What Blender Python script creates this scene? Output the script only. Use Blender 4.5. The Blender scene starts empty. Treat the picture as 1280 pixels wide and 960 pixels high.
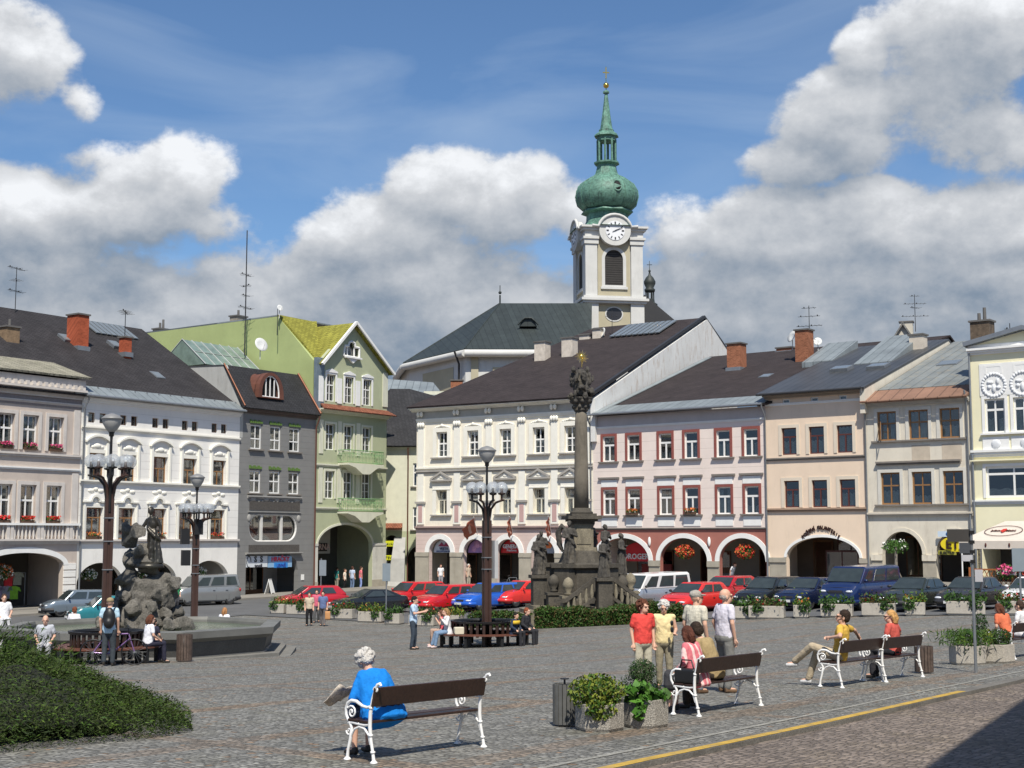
import bpy, bmesh, math, random
import numpy as np
from mathutils import Vector, Matrix
from mathutils.geometry import tessellate_polygon
R = math.radians; PI = math.pi
random.seed(7); rng = np.random.default_rng(7)
scene = bpy.context.scene; COL = scene.collection
CZ = 4.5; FPX = 1750.0; PITCH = math.atan(190/1750)

# ---------------------------------------------------------------- camera maths
def ray(u, v):
    a = (u-640)/FPX; b = (480-v)/FPX
    return Vector((a, math.cos(PITCH)-b*math.sin(PITCH), math.sin(PITCH)+b*math.cos(PITCH)))
def at(u, v, Y):
    d = ray(u, v); t = Y/d.y
    return Vector((d.x*t, Y, CZ+d.z*t))
def XU(u, Y): return at(u, 670, Y).x

# ---------------------------------------------------------------- terrain height
LP = [(-60,2.3),(0,2.4),(16,2.5),(25,2.75),(35,3.25),(45,3.74),(60,4.2),(71,4.42),(84,4.15),(95,4.0),(105,3.85),(130,3.7),(4000,3.6)]
RP = [(-60,2.3),(0,2.4),(16,2.5),(25,2.6),(35,2.78),(50,3.0),(61,3.2),(66,3.15),(80,2.6),(110,2.6),(4000,3.0)]
def _ip(T, y):
    if y <= T[0][0]: return T[0][1]
    for (a, b), (c, d) in zip(T, T[1:]):
        if y <= c: return b+(d-b)*(y-a)/(c-a)
    return T[-1][1]
def hh(x, y):
    def sm(T):
        return (_ip(T, y-2)+_ip(T, y)*2+_ip(T, y+2))/4
    w = min(1, max(0, (x+5)/25)); w = w*w*(3-2*w)*.5+w*.5
    return sm(LP)*(1-w)+sm(RP)*w
def G(x, y): return CZ-hh(x, y)
def on(u, Y, dz=0.0):
    x = XU(u, Y); return Vector((x, Y, G(x, Y)+dz))

# ---------------------------------------------------------------- materials
MATS = {}
def newmat(name):
    m = bpy.data.materials.new(name); m.use_nodes = True
    nt = m.node_tree; b = nt.nodes['Principled BSDF']; MATS[name] = m
    return m, nt, b
def N(nt, t, **kw):
    n = nt.nodes.new(t)
    for k, v in kw.items():
        if k.startswith('i_'): n.inputs[k[2:].replace('_', ' ')].default_value = v
        else: setattr(n, k, v)
    return n
def L(nt, a, b): nt.links.new(a, b)
def M(name, rgb, rough=.8, var=.12, sc=1.5, bump=.0, bsc=30, metal=0, stain=0, staincol=(.12,.10,.08), spec=.5, fine=.0, fsc=60):
    if name in MATS: return MATS[name]
    m, nt, b = newmat(name)
    b.inputs['Roughness'].default_value = rough; b.inputs['Metallic'].default_value = metal
    b.inputs['Specular IOR Level'].default_value = spec
    tc = N(nt, 'ShaderNodeTexCoord')
    n1 = N(nt, 'ShaderNodeTexNoise', i_Scale=sc, i_Detail=6.0, i_Roughness=.6)
    L(nt, tc.outputs['Object'], n1.inputs['Vector'])
    mp = N(nt, 'ShaderNodeMapRange', i_From_Min=.3, i_From_Max=.7, i_To_Min=1-var, i_To_Max=1+var)
    L(nt, n1.outputs['Fac'], mp.inputs['Value'])
    last = mp.outputs['Result']
    if fine:
        n2 = N(nt, 'ShaderNodeTexNoise', i_Scale=float(fsc), i_Detail=3.0)
        L(nt, tc.outputs['Object'], n2.inputs['Vector'])
        m2 = N(nt, 'ShaderNodeMapRange', i_From_Min=.3, i_From_Max=.7, i_To_Min=1-fine, i_To_Max=1+fine)
        L(nt, n2.outputs['Fac'], m2.inputs['Value'])
        mm = N(nt, 'ShaderNodeMath', operation='MULTIPLY'); L(nt, last, mm.inputs[0]); L(nt, m2.outputs['Result'], mm.inputs[1]); last = mm.outputs[0]
    vm = N(nt, 'ShaderNodeVectorMath', operation='SCALE'); vm.inputs[0].default_value = rgb[:3]
    L(nt, last, vm.inputs['Scale']); col = vm.outputs[0]
    if stain:
        n3 = N(nt, 'ShaderNodeTexNoise', i_Scale=1.1, i_Detail=9.0, i_Roughness=.72)
        mpn = N(nt, 'ShaderNodeMapping'); mpn.inputs['Scale'].default_value = (2.2, 2.2, .55)
        L(nt, tc.outputs['Object'], mpn.inputs['Vector']); L(nt, mpn.outputs[0], n3.inputs['Vector'])
        m3 = N(nt, 'ShaderNodeMapRange', i_From_Min=.52, i_From_Max=.72, i_To_Min=0.0, i_To_Max=stain)
        L(nt, n3.outputs['Fac'], m3.inputs['Value'])
        mx = N(nt, 'ShaderNodeMix', data_type='RGBA'); L(nt, m3.outputs['Result'], mx.inputs[0]); L(nt, col, mx.inputs[6]); mx.inputs[7].default_value = (*staincol, 1); col = mx.outputs[2]
    L(nt, col, b.inputs['Base Color'])
    if bump:
        n4 = N(nt, 'ShaderNodeTexNoise', i_Scale=float(bsc), i_Detail=4.0)
        L(nt, tc.outputs['Object'], n4.inputs['Vector'])
        bp = N(nt, 'ShaderNodeBump', i_Strength=bump, i_Distance=.02); L(nt, n4.outputs['Fac'], bp.inputs['Height']); L(nt, bp.outputs[0], b.inputs['Normal'])
    return m
def add_lines(m, axis, period, width=.08, depth=.7, dark=.75):
    """horizontal or vertical grooves cut in a surface (object coordinates)"""
    nt = m.node_tree; b = nt.nodes['Principled BSDF']
    tc = N(nt, 'ShaderNodeTexCoord'); sp = N(nt, 'ShaderNodeSeparateXYZ'); L(nt, tc.outputs['Object'], sp.inputs[0])
    dv = N(nt, 'ShaderNodeMath', operation='DIVIDE'); L(nt, sp.outputs[axis], dv.inputs[0]); dv.inputs[1].default_value = period
    fr = N(nt, 'ShaderNodeMath', operation='FRACT'); L(nt, dv.outputs[0], fr.inputs[0])
    ls = N(nt, 'ShaderNodeMath', operation='LESS_THAN'); L(nt, fr.outputs[0], ls.inputs[0]); ls.inputs[1].default_value = width
    src = b.inputs['Base Color'].links[0].from_socket
    mx = N(nt, 'ShaderNodeMix', data_type='RGBA', blend_type='MULTIPLY'); L(nt, ls.outputs[0], mx.inputs[0]); L(nt, src, mx.inputs[6]); mx.inputs[7].default_value = (dark, dark, dark, 1)
    L(nt, mx.outputs[2], b.inputs['Base Color'])
    bp = N(nt, 'ShaderNodeBump', i_Strength=depth, i_Distance=.03); bp.invert = True; L(nt, ls.outputs[0], bp.inputs['Height'])
    if b.inputs['Normal'].links: L(nt, b.inputs['Normal'].links[0].from_socket, bp.inputs['Normal'])
    L(nt, bp.outputs[0], b.inputs['Normal'])
    return m
def tiles(name, rgb, bw, bh, rough=.6, var=.3, mortar=.5, ang=0, metal=0, stain=0, spec=.4, msz=.03, staincol=(.12,.10,.08)):
    """slates, tiles or metal trays laid over a roof slope (object x along the eave, y+z up the slope)"""
    m = M(name, rgb, rough, .18, .8, metal=metal, stain=stain, spec=spec, staincol=staincol, fine=.08, fsc=9)
    nt = m.node_tree; b = nt.nodes['Principled BSDF']
    tc = N(nt, 'ShaderNodeTexCoord'); sp = N(nt, 'ShaderNodeSeparateXYZ'); L(nt, tc.outputs['Object'], sp.inputs[0])
    ad = N(nt, 'ShaderNodeMath', operation='ADD'); L(nt, sp.outputs[1], ad.inputs[0]); L(nt, sp.outputs[2], ad.inputs[1])
    cb = N(nt, 'ShaderNodeCombineXYZ'); L(nt, sp.outputs[0], cb.inputs[0]); L(nt, ad.outputs[0], cb.inputs[1])
    mp = N(nt, 'ShaderNodeMapping'); mp.inputs['Rotation'].default_value[2] = R(ang); L(nt, cb.outputs[0], mp.inputs['Vector'])
    br = N(nt, 'ShaderNodeTexBrick'); br.inputs['Scale'].default_value = 1
    br.inputs['Brick Width'].default_value = bw; br.inputs['Row Height'].default_value = bh; br.inputs['Mortar Size'].default_value = msz
    br.inputs['Color1'].default_value = (1+var,)*3+(1,); br.inputs['Color2'].default_value = (1-var,)*3+(1,); br.inputs['Mortar'].default_value = (mortar,)*3+(1,)
    L(nt, mp.outputs[0], br.inputs['Vector'])
    src = b.inputs['Base Color'].links[0].from_socket
    mx = N(nt, 'ShaderNodeMix', data_type='RGBA', blend_type='MULTIPLY'); mx.inputs[0].default_value = 1; L(nt, src, mx.inputs[6]); L(nt, br.outputs['Color'], mx.inputs[7])
    L(nt, mx.outputs[2], b.inputs['Base Color'])
    bp = N(nt, 'ShaderNodeBump', i_Strength=.5, i_Distance=.02); bp.invert = True; L(nt, br.outputs['Fac'], bp.inputs['Height']); L(nt, bp.outputs[0], b.inputs['Normal'])
    return m
def paint(name, rgb, metal=.0, rough=.25, coat=.6):
    if name in MATS: return MATS[name]
    m = M(name, rgb, rough, .05, 3, metal=metal); m.node_tree.nodes['Principled BSDF'].inputs['Coat Weight'].default_value = coat
    m.node_tree.nodes['Principled BSDF'].inputs['Coat Roughness'].default_value = .05
    return m
def glassy(name, tint=(.8,.85,.85), trans=.75, rough=.03):
    if name in MATS: return MATS[name]
    m, nt, b = newmat(name)
    out = nt.nodes['Material Output']
    tr = N(nt, 'ShaderNodeBsdfTransparent'); tr.inputs[0].default_value = (*tint, 1)
    gl = N(nt, 'ShaderNodeBsdfGlossy'); gl.inputs['Roughness'].default_value = rough
    fr = N(nt, 'ShaderNodeLayerWeight', i_Blend=.35)
    mr = N(nt, 'ShaderNodeMapRange', i_To_Min=1-trans, i_To_Max=.9 if trans < .85 else .42); L(nt, fr.outputs['Fresnel'], mr.inputs['Value'])
    mx = N(nt, 'ShaderNodeMixShader'); L(nt, mr.outputs[0], mx.inputs[0]); L(nt, tr.outputs[0], mx.inputs[1]); L(nt, gl.outputs[0], mx.inputs[2])
    o_ = mx.outputs[0]
    if name == 'clear_globe':
        df = N(nt, 'ShaderNodeBsdfDiffuse'); df.inputs[0].default_value = (.8,.82,.84,1); m2 = N(nt, 'ShaderNodeMixShader'); m2.inputs[0].default_value = .22; L(nt, o_, m2.inputs[1]); L(nt, df.outputs[0], m2.inputs[2]); o_ = m2.outputs[0]
    L(nt, o_, out.inputs[0]); nt.nodes.remove(b)
    return m
def leafmat(name, c1, c2, rough=.6, sc=1.4):
    if name in MATS: return MATS[name]
    m, nt, b = newmat(name); b.inputs['Roughness'].default_value = rough
    b.inputs['Specular IOR Level'].default_value = .25
    tc = N(nt, 'ShaderNodeTexCoord'); n1 = N(nt, 'ShaderNodeTexNoise', i_Scale=sc*6, i_Detail=5.0); L(nt, tc.outputs['Object'], n1.inputs['Vector'])
    mp = N(nt, 'ShaderNodeMapRange', i_From_Min=.33, i_From_Max=.67); L(nt, n1.outputs['Fac'], mp.inputs['Value'])
    mx = N(nt, 'ShaderNodeMix', data_type='RGBA'); L(nt, mp.outputs[0], mx.inputs[0]); mx.inputs[6].default_value = (*c1, 1); mx.inputs[7].default_value = (*c2, 1)
    L(nt, mx.outputs[2], b.inputs['Base Color'])
    b.inputs['Transmission Weight'].default_value = 0
    return m

# ---------------------------------------------------------------- mesh builder
class MB:
    def __init__(s): s.v = []; s.f = []; s.mi = []; s.sm = []; s.cur = 0; s.T = None
    def add(s, vs, fs, smooth=False):
        o = len(s.v)
        if s.T is not None: vs = [tuple(s.T @ Vector(v)) for v in vs]
        s.v += [tuple(v) for v in vs]; s.f += [tuple(i+o for i in f) for f in fs]
        s.mi += [s.cur]*len(fs); s.sm += [smooth]*len(fs); return s
    def box(s, x0, x1, y0, y1, z0, z1):
        return s.add([(x0,y0,z0),(x1,y0,z0),(x1,y1,z0),(x0,y1,z0),(x0,y0,z1),(x1,y0,z1),(x1,y1,z1),(x0,y1,z1)],
                     [(0,3,2,1),(4,5,6,7),(0,1,5,4),(1,2,6,5),(2,3,7,6),(3,0,4,7)])
    def tube(s, pts, r, n=8, caps=True, smooth=True, closed=False):
        pts = [Vector(p) for p in pts]; m = len(pts)
        rr = r if isinstance(r, (list, tuple)) else [r]*m
        vs = []; fs = []; prev = None
        for i, p in enumerate(pts):
            a = pts[i-1] if i > 0 else (pts[-1] if closed else p); b = pts[(i+1) % m] if (i < m-1 or closed) else p
            t = (b-a); t = t.normalized() if t.length > 1e-9 else Vector((0,0,1))
            if prev is None:
                up = Vector((0,0,1)) if abs(t.z) < .9 else Vector((1,0,0)); x = t.cross(up).normalized()
            else:
                x = prev-t*prev.dot(t); x = x.normalized() if x.length > 1e-6 else t.orthogonal().normalized()
            prev = x; y = t.cross(x)
            for k in range(n):
                an = 2*PI*k/n+PI/n; vs.append(p+x*(rr[i]*math.cos(an))+y*(rr[i]*math.sin(an)))
        for i in range(m-1+(1 if closed else 0)):
            for k in range(n):
                a = i*n+k; b = i*n+(k+1) % n; c = ((i+1) % m)*n+(k+1) % n; d = ((i+1) % m)*n+k
                fs.append((a, b, c, d))
        s.add(vs, fs, smooth)
        if caps and not closed: s.add(vs[:n], [tuple(range(n))]); s.add(vs[-n:], [tuple(range(n))[::-1]])
        return s
    def cyl(s, p0, p1, r0, r1=None, n=10, smooth=True): return s.tube([p0, p1], [r0, r0 if r1 is None else r1], n, True, smooth)
    def lathe(s, prof, c=(0,0,0), n=16, smooth=True, sx=1, sy=1, a0=0):
        vs = []; fs = []; m = len(prof)
        for r, z in prof:
            for k in range(n):
                a = 2*PI*k/n+a0; vs.append((c[0]+r*math.cos(a)*sx, c[1]+r*math.sin(a)*sy, c[2]+z))
        for i in range(m-1):
            for k in range(n): fs.append((i*n+k, i*n+(k+1) % n, (i+1)*n+(k+1) % n, (i+1)*n+k))
        if prof[0][0] > 1e-4: fs.append(tuple(range(n))[::-1])
        if prof[-1][0] > 1e-4: fs.append(tuple(range((m-1)*n, m*n)))
        return s.add(vs, fs, smooth)
    def ell(s, c, r, n=12, m=8, smooth=True):
        if not isinstance(r, (list, tuple)): r = (r, r, r)
        prof = [(max(1e-5, math.sin(PI*i/m)), -math.cos(PI*i/m)) for i in range(m+1)]
        vs = []; fs = []
        for a, z in prof:
            for k in range(n): vs.append((c[0]+r[0]*a*math.cos(2*PI*k/n), c[1]+r[1]*a*math.sin(2*PI*k/n), c[2]+r[2]*z))
        for i in range(m):
            for k in range(n): fs.append((i*n+k, i*n+(k+1) % n, (i+1)*n+(k+1) % n, (i+1)*n+k))
        return s.add(vs, fs, smooth)
    def prism(s, poly, y0, y1, holes=()):
        """polygon in x,z swept from y0 to y1"""
        rings = [list(poly)]+[list(h) for h in holes]
        flat = [p for r in rings for p in r]
        tris = tessellate_polygon([[Vector((p[0], p[1], 0)) for p in r] for r in rings])
        vs = [(p[0], y0, p[1]) for p in flat]; n = len(flat); vs += [(p[0], y1, p[1]) for p in flat]
        fs = [tuple(t) for t in tris]+[tuple(i+n for i in t[::-1]) for t in tris]
        o = 0
        for r in rings:
            k = len(r)
            for i in range(k): a = o+i; b = o+(i+1) % k; fs.append((a, b, b+n, a+n))
            o += k
        return s.add(vs, fs)
    def slab(s, pts, th):
        """planar polygon in 3D given a thickness downwards"""
        P = [Vector(p) for p in pts]; n = len(P)
        nr = (P[1]-P[0]).cross(P[2]-P[0]).normalized()
        if nr.z < 0: nr = -nr
        vs = P+[p-nr*th for p in P]
        fs = [tuple(range(n)), tuple(range(n, 2*n))[::-1]]+[(i, (i+1) % n, (i+1) % n+n, i+n) for i in range(n)]
        return s.add(vs, fs)
    def build(s, name, mats=None, parent=None, loc=None, bevel=0):
        me = bpy.data.meshes.new(name); me.from_pydata(s.v, [], s.f)
        if mats is not None:
            for m in (mats if isinstance(mats, (list, tuple)) else [mats]): me.materials.append(m)
        me.polygons.foreach_set('material_index', s.mi); me.polygons.foreach_set('use_smooth', s.sm)
        bm = bmesh.new(); bm.from_mesh(me); bmesh.ops.recalc_face_normals(bm, faces=bm.faces); bm.to_mesh(me); bm.free()
        me.update()
        o = bpy.data.objects.new(name, me); COL.objects.link(o)
        if parent is not None: o.parent = parent
        if loc is not None: o.location = loc
        if bevel:
            b = o.modifiers.new('bevel', 'BEVEL'); b.width = bevel; b.segments = 2; b.limit_method = 'ANGLE'
        return o
def tag(o, label=None, cat=None, group=None, kind=None):
    if label: o['label'] = label
    if cat: o['category'] = cat
    if group: o['group'] = group
    if kind: o['kind'] = kind
    return o
def thing(name, label, cat, loc=(0,0,0), rz=0, group=None):
    o = bpy.data.objects.new(name, None); COL.objects.link(o); o.location = loc; o.rotation_euler = (0,0,rz); o.empty_display_size = .3
    return tag(o, label, cat, group)
def kids(o): return [c for c in COL.objects if c.parent == o]
def copy_tree(o, parent=None):
    c = o.copy(); COL.objects.link(c); c.parent = parent
    for ch in KIDS.get(o.name, []) or kids(o): copy_tree(ch, c)
    return c
KIDS = {}
def struct(o): o['kind'] = 'structure'; return o
ORD = ['first','second','third','fourth','fifth','sixth','seventh','eighth','ninth','tenth']
def text_mb(txt, size, depth=.02, bold=.0, spacing=1.0):
    cu = bpy.data.curves.new('t', 'FONT'); cu.body = txt; cu.size = size; cu.extrude = depth; cu.offset = bold; cu.align_x = 'CENTER'; cu.space_character = spacing; cu.resolution_u = 2
    ob = bpy.data.objects.new('t', cu); me = bpy.data.meshes.new_from_object(ob)
    vs = [tuple(v.co) for v in me.vertices]; fs = [tuple(p.vertices) for p in me.polygons]
    bpy.data.objects.remove(ob); bpy.data.curves.remove(cu); bpy.data.meshes.remove(me)
    return vs, fs
def leaf_cloud(name, mat, centers, size, aspect=.4, parent=None, up=.3, label=None, outward=None, sizevar=.5, loc=None, dirs=None):
    """many small leaf faces at the given points; one mesh. dirs: unit vectors the leaves point along"""
    c = np.asarray(centers, float); n = len(c)
    d = rng.normal(size=(n, 3)) if dirs is None else np.asarray(dirs)+rng.normal(size=(n, 3))*.35
    if dirs is None: d[:, 2] += up*2
    d /= np.linalg.norm(d, axis=1)[:, None]
    e = np.cross(d, rng.normal(size=(n, 3))); e /= np.linalg.norm(e, axis=1)[:, None]
    sz = size*(1+sizevar*(rng.random(n)-.5)*2); l = d*sz[:, None]; w = e*(sz*aspect)[:, None]*.5
    v = np.empty((n, 4, 3)); v[:, 0] = c-l*.5; v[:, 1] = c+w-l*.05; v[:, 2] = c+l*.5; v[:, 3] = c-w-l*.05
    v = v.reshape(-1, 3)
    me = bpy.data.meshes.new(name); me.vertices.add(n*4); me.vertices.foreach_set('co', v.ravel())
    me.loops.add(n*4); me.loops.foreach_set('vertex_index', np.arange(n*4)); me.polygons.add(n)
    me.polygons.foreach_set('loop_start', np.arange(0, n*4, 4)); me.polygons.foreach_set('loop_total', np.full(n, 4))
    me.materials.append(mat) if not isinstance(mat, list) else [me.materials.append(q) for q in mat]
    if isinstance(mat, list) and len(mat) > 1: me.polygons.foreach_set('material_index', rng.integers(0, len(mat), n))
    me.update(); me.validate()
    o = bpy.data.objects.new(name, me); COL.objects.link(o)
    if parent is not None: o.parent = parent
    if loc is not None: o.location = loc
    return o
def ball_pts(n, c, r, inner=.5):
    d = rng.normal(size=(n, 3)); d /= np.linalg.norm(d, axis=1)[:, None]
    q = inner+(1-inner)*rng.random(n)**.6
    return np.asarray(c)+d*q[:, None]*np.asarray(r)
def smoothed(o, voxel, it=2, disp=0, dsc=.3):
    r = o.modifiers.new('remesh', 'REMESH'); r.mode = 'VOXEL'; r.voxel_size = voxel; r.use_smooth_shade = True
    if it:
        s = o.modifiers.new('smooth', 'SMOOTH'); s.iterations = it; s.factor = .5
    if disp:
        tn = 'clouds%g' % dsc; t = bpy.data.textures.get(tn) or bpy.data.textures.new(tn, 'CLOUDS'); t.noise_scale = dsc; t.noise_depth = 3
        d = o.modifiers.new('displace', 'DISPLACE'); d.texture = t; d.strength = disp; d.mid_level = .5
    return o

# ---------------------------------------------------------------- world, sun, camera
def build_world():
    w = bpy.data.worlds.new('World'); scene.world = w; w.use_nodes = True; nt = w.node_tree
    for n in list(nt.nodes): nt.nodes.remove(n)
    out = N(nt, 'ShaderNodeOutputWorld'); bg = N(nt, 'ShaderNodeBackground'); bg.inputs['Strength'].default_value = SKY
    L(nt, bg.outputs[0], out.inputs[0])
    sky = N(nt, 'ShaderNodeTexSky'); sky.sky_type = 'NISHITA'; sky.sun_disc = False
    sky.sun_elevation = SUN_EL; sky.sun_rotation = math.atan2(SUND[0], SUND[1]); sky.altitude = 400; sky.air_density = 1.0; sky.dust_density = .6; sky.ozone_density = 1.5
    # cloud density: blobs in azimuth/elevation plus fractal noise
    g = bpy.data.node_groups.new('cloud_density', 'ShaderNodeTree')
    g.interface.new_socket('Vector', in_out='INPUT', socket_type='NodeSocketVector'); g.interface.new_socket('Density', in_out='OUTPUT', socket_type='NodeSocketFloat')
    gi = g.nodes.new('NodeGroupInput'); go = g.nodes.new('NodeGroupOutput')
    def mth(op, a, b=None, c=None, t=g, clamp=False):
        n = t.nodes.new('ShaderNodeMath'); n.operation = op; n.use_clamp = clamp
        for i, x in enumerate((a, b, c)):
            if x is None: continue
            if isinstance(x, (int, float)): n.inputs[i].default_value = x
            else: t.links.new(x, n.inputs[i])
        return n.outputs[0]
    sp = g.nodes.new('ShaderNodeSeparateXYZ'); g.links.new(gi.outputs[0], sp.inputs[0])
    # warp
    wn = g.nodes.new('ShaderNodeTexNoise'); wn.inputs['Scale'].default_value = 6; wn.inputs['Detail'].default_value = 5; g.links.new(gi.outputs[0], wn.inputs['Vector'])
    az0 = mth('ARCTAN2', sp.outputs[0], sp.outputs[1]); el0 = mth('ARCSINE', sp.outputs[2])
    wsp = g.nodes.new('ShaderNodeSeparateColor'); g.links.new(wn.outputs['Color'], wsp.inputs[0])
    az = mth('ADD', az0, mth('MULTIPLY', mth('SUBTRACT', wsp.outputs[0], .5), .06)); el = mth('ADD', el0, mth('MULTIPLY', mth('SUBTRACT', wsp.outputs[1], .5), .04))
    acc = None
    for (u, v, ru, rv, wgt) in CLOUDS:
        d = ray(u, v).normalized(); a0 = math.atan2(d.x, d.y); e0 = math.asin(d.z)
        dx = mth('MULTIPLY', mth('SUBTRACT', az, a0), FPX/ru); dy = mth('MULTIPLY', mth('SUBTRACT', el, e0), FPX/rv)
        q = mth('MULTIPLY', mth('SUBTRACT', 1.0, mth('ADD', mth('MULTIPLY', dx, dx), mth('MULTIPLY', dy, dy))), wgt)
        acc = q if acc is None else mth('SMOOTH_MAX', acc, q, .35)
    eb = math.asin(ray(640, 300).normalized().z)
    band = mth('MINIMUM', mth('MULTIPLY', mth('SUBTRACT', eb, el), FPX/60), 2.6)
    acc = mth('SMOOTH_MAX', acc, band, .3); acc = mth('MAXIMUM', acc, -1.2)
    nz = g.nodes.new('ShaderNodeTexNoise'); nz.inputs['Scale'].default_value = 7.0; nz.inputs['Detail'].default_value = 9; nz.inputs['Roughness'].default_value = .56; nz.inputs['Lacunarity'].default_value = 2.1
    mpv = g.nodes.new('ShaderNodeMapping'); mpv.inputs['Scale'].default_value = (1, 1, 1.35); g.links.new(gi.outputs[0], mpv.inputs[0]); g.links.new(mpv.outputs[0], nz.inputs['Vector'])
    n2 = g.nodes.new('ShaderNodeTexNoise'); n2.inputs['Scale'].default_value = 24; n2.inputs['Detail'].default_value = 9; n2.inputs['Roughness'].default_value = .62; g.links.new(mpv.outputs[0], n2.inputs['Vector'])
    dens = mth('ADD', mth('ADD', acc, mth('MULTIPLY', mth('SUBTRACT', nz.outputs['Fac'], .5), 4.0)), mth('MULTIPLY', mth('SUBTRACT', n2.outputs['Fac'], .5), 1.5))
    g.links.new(dens, go.inputs[0])
    tc = N(nt, 'ShaderNodeTexCoord')
    def dn(off):
        va = N(nt, 'ShaderNodeVectorMath', operation='ADD'); L(nt, tc.outputs['Generated'], va.inputs[0]); va.inputs[1].default_value = off
        nm = N(nt, 'ShaderNodeVectorMath', operation='NORMALIZE'); L(nt, va.outputs[0], nm.inputs[0])
        q = nt.nodes.new('ShaderNodeGroup'); q.node_tree = g; L(nt, nm.outputs[0], q.inputs[0]); return q.outputs[0]
    d0 = dn((0,0,0)); d1 = dn((.006,0,.014)); d2 = dn((.012,0,.045))
    W = lambda *a, **k: mth(*a, t=nt, **k)
    al = N(nt, 'ShaderNodeMapRange', interpolation_type='SMOOTHSTEP', i_From_Min=-.2, i_From_Max=.4); L(nt, d0, al.inputs['Value'])
    s1 = N(nt, 'ShaderNodeMapRange', i_From_Min=-.6, i_From_Max=.9, i_To_Min=-.14, i_To_Max=.20, clamp=True); L(nt, W('SUBTRACT', d0, d1), s1.inputs['Value'])
    s2 = N(nt, 'ShaderNodeMapRange', i_From_Min=-2.0, i_From_Max=2.6, i_To_Min=-.26, i_To_Max=.40, clamp=True); L(nt, W('SUBTRACT', d0, d2), s2.inputs['Value'])
    spz = N(nt, 'ShaderNodeSeparateXYZ'); L(nt, tc.outputs['Generated'], spz.inputs[0])
    ev = N(nt, 'ShaderNodeMapRange', i_From_Min=.105, i_From_Max=.215, i_To_Min=-.44, i_To_Max=.10); L(nt, spz.outputs[2], ev.inputs['Value'])
    B = W('ADD', W('ADD', s1.outputs[0], s2.outputs[0]), W('ADD', ev.outputs[0], .42), clamp=True)  # sunlit tops and shaded bases are coloured into the clouds
    cr = N(nt, 'ShaderNodeValToRGB'); L(nt, B, cr.inputs[0]); e = cr.color_ramp.elements
    e[0].position = 0; e[0].color = (.13,.19,.28,1); e[1].position = 1; e[1].color = (.80,.82,.85,1)
    for p, c in ((.25,(.22,.275,.35,1)),(.5,(.37,.405,.455,1)),(.78,(.56,.58,.61,1))): x = e.new(p); x.color = c
    sc = N(nt, 'ShaderNodeVectorMath', operation='SCALE'); L(nt, cr.outputs[0], sc.inputs[0]); sc.inputs['Scale'].default_value = 1/SKY
    skc = N(nt, 'ShaderNodeMix', data_type='RGBA', blend_type='MULTIPLY'); skc.inputs[0].default_value = 1; L(nt, sky.outputs[0], skc.inputs[6]); skc.inputs[7].default_value = SKYTINT
    # thin high haze streaks
    hn = N(nt, 'ShaderNodeTexNoise', i_Scale=4.0, i_Detail=6.0, i_Distortion=.6); hm = N(nt, 'ShaderNodeMapping'); hm.inputs['Scale'].default_value = (1, 1, 4); hm.inputs['Rotation'].default_value = (0, .3, 0)
    L(nt, tc.outputs['Generated'], hm.inputs[0]); L(nt, hm.outputs[0], hn.inputs['Vector'])
    hr = N(nt, 'ShaderNodeMapRange', i_From_Min=.42, i_From_Max=.8, i_To_Min=.0, i_To_Max=.4); L(nt, hn.outputs['Fac'], hr.inputs['Value'])
    mh = N(nt, 'ShaderNodeMix', data_type='RGBA'); L(nt, hr.outputs[0], mh.inputs[0]); L(nt, skc.outputs[2], mh.inputs[6]); mh.inputs[7].default_value = (.5/SKY, .6/SKY, .72/SKY, 1)
    mx = N(nt, 'ShaderNodeMix', data_type='RGBA'); L(nt, al.outputs[0], mx.inputs[0]); L(nt, mh.outputs[2], mx.inputs[6]); L(nt, sc.outputs[0], mx.inputs[7])
    L(nt, mx.outputs[2], bg.inputs[0])
SKY = .1; SUN_EL = R(55); SUND = Vector((.10, -.98, 0)).normalized(); SKYTINT = (.70, .88, 1.05, 1)
CLOUDS = [(1150,135,110,62,1),(1245,165,100,52,1),(200,225,120,55,.9),(1190,80,130,85,1),(1250,40,110,70,1),(1060,145,95,62,1),(985,200,60,32,.8),(1075,70,45,38,1),
          (240,215,85,62,1),(170,265,150,60,1),(40,270,100,60,1),(25,75,70,55,.8),(110,120,32,28,.6),
          (545,235,85,55,1),(470,290,110,60,1),(640,255,90,55,1),(715,262,50,45,1),
          (850,285,80,45,.9),(960,285,110,55,1),(1090,290,120,60,1),(1230,280,130,60,1)]
build_world()
sun = bpy.data.lights.new('sun', 'SUN'); sun.energy = 5.0; sun.angle = R(.5); sun.color = (1, .935, .82)
so = bpy.data.objects.new('sun', sun); COL.objects.link(so)
sd = Vector((SUND.x*math.cos(SUN_EL), SUND.y*math.cos(SUN_EL), math.sin(SUN_EL)))
so.rotation_euler = sd.to_track_quat('Z', 'Y').to_euler(); so.location = (0, 0, 60)
cam = bpy.data.cameras.new('camera'); co = bpy.data.objects.new('camera', cam); COL.objects.link(co); scene.camera = co
cam.sensor_width = 36; cam.lens = FPX/1280*36; cam.clip_end = 6000; cam.clip_start = .2
co.location = (0, 0, CZ); co.rotation_euler = (PI/2+PITCH, 0, 0)
vs = scene.view_settings; vs.view_transform = 'Standard'; vs.look = 'None'; vs.exposure = .18; vs.gamma = 1

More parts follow.
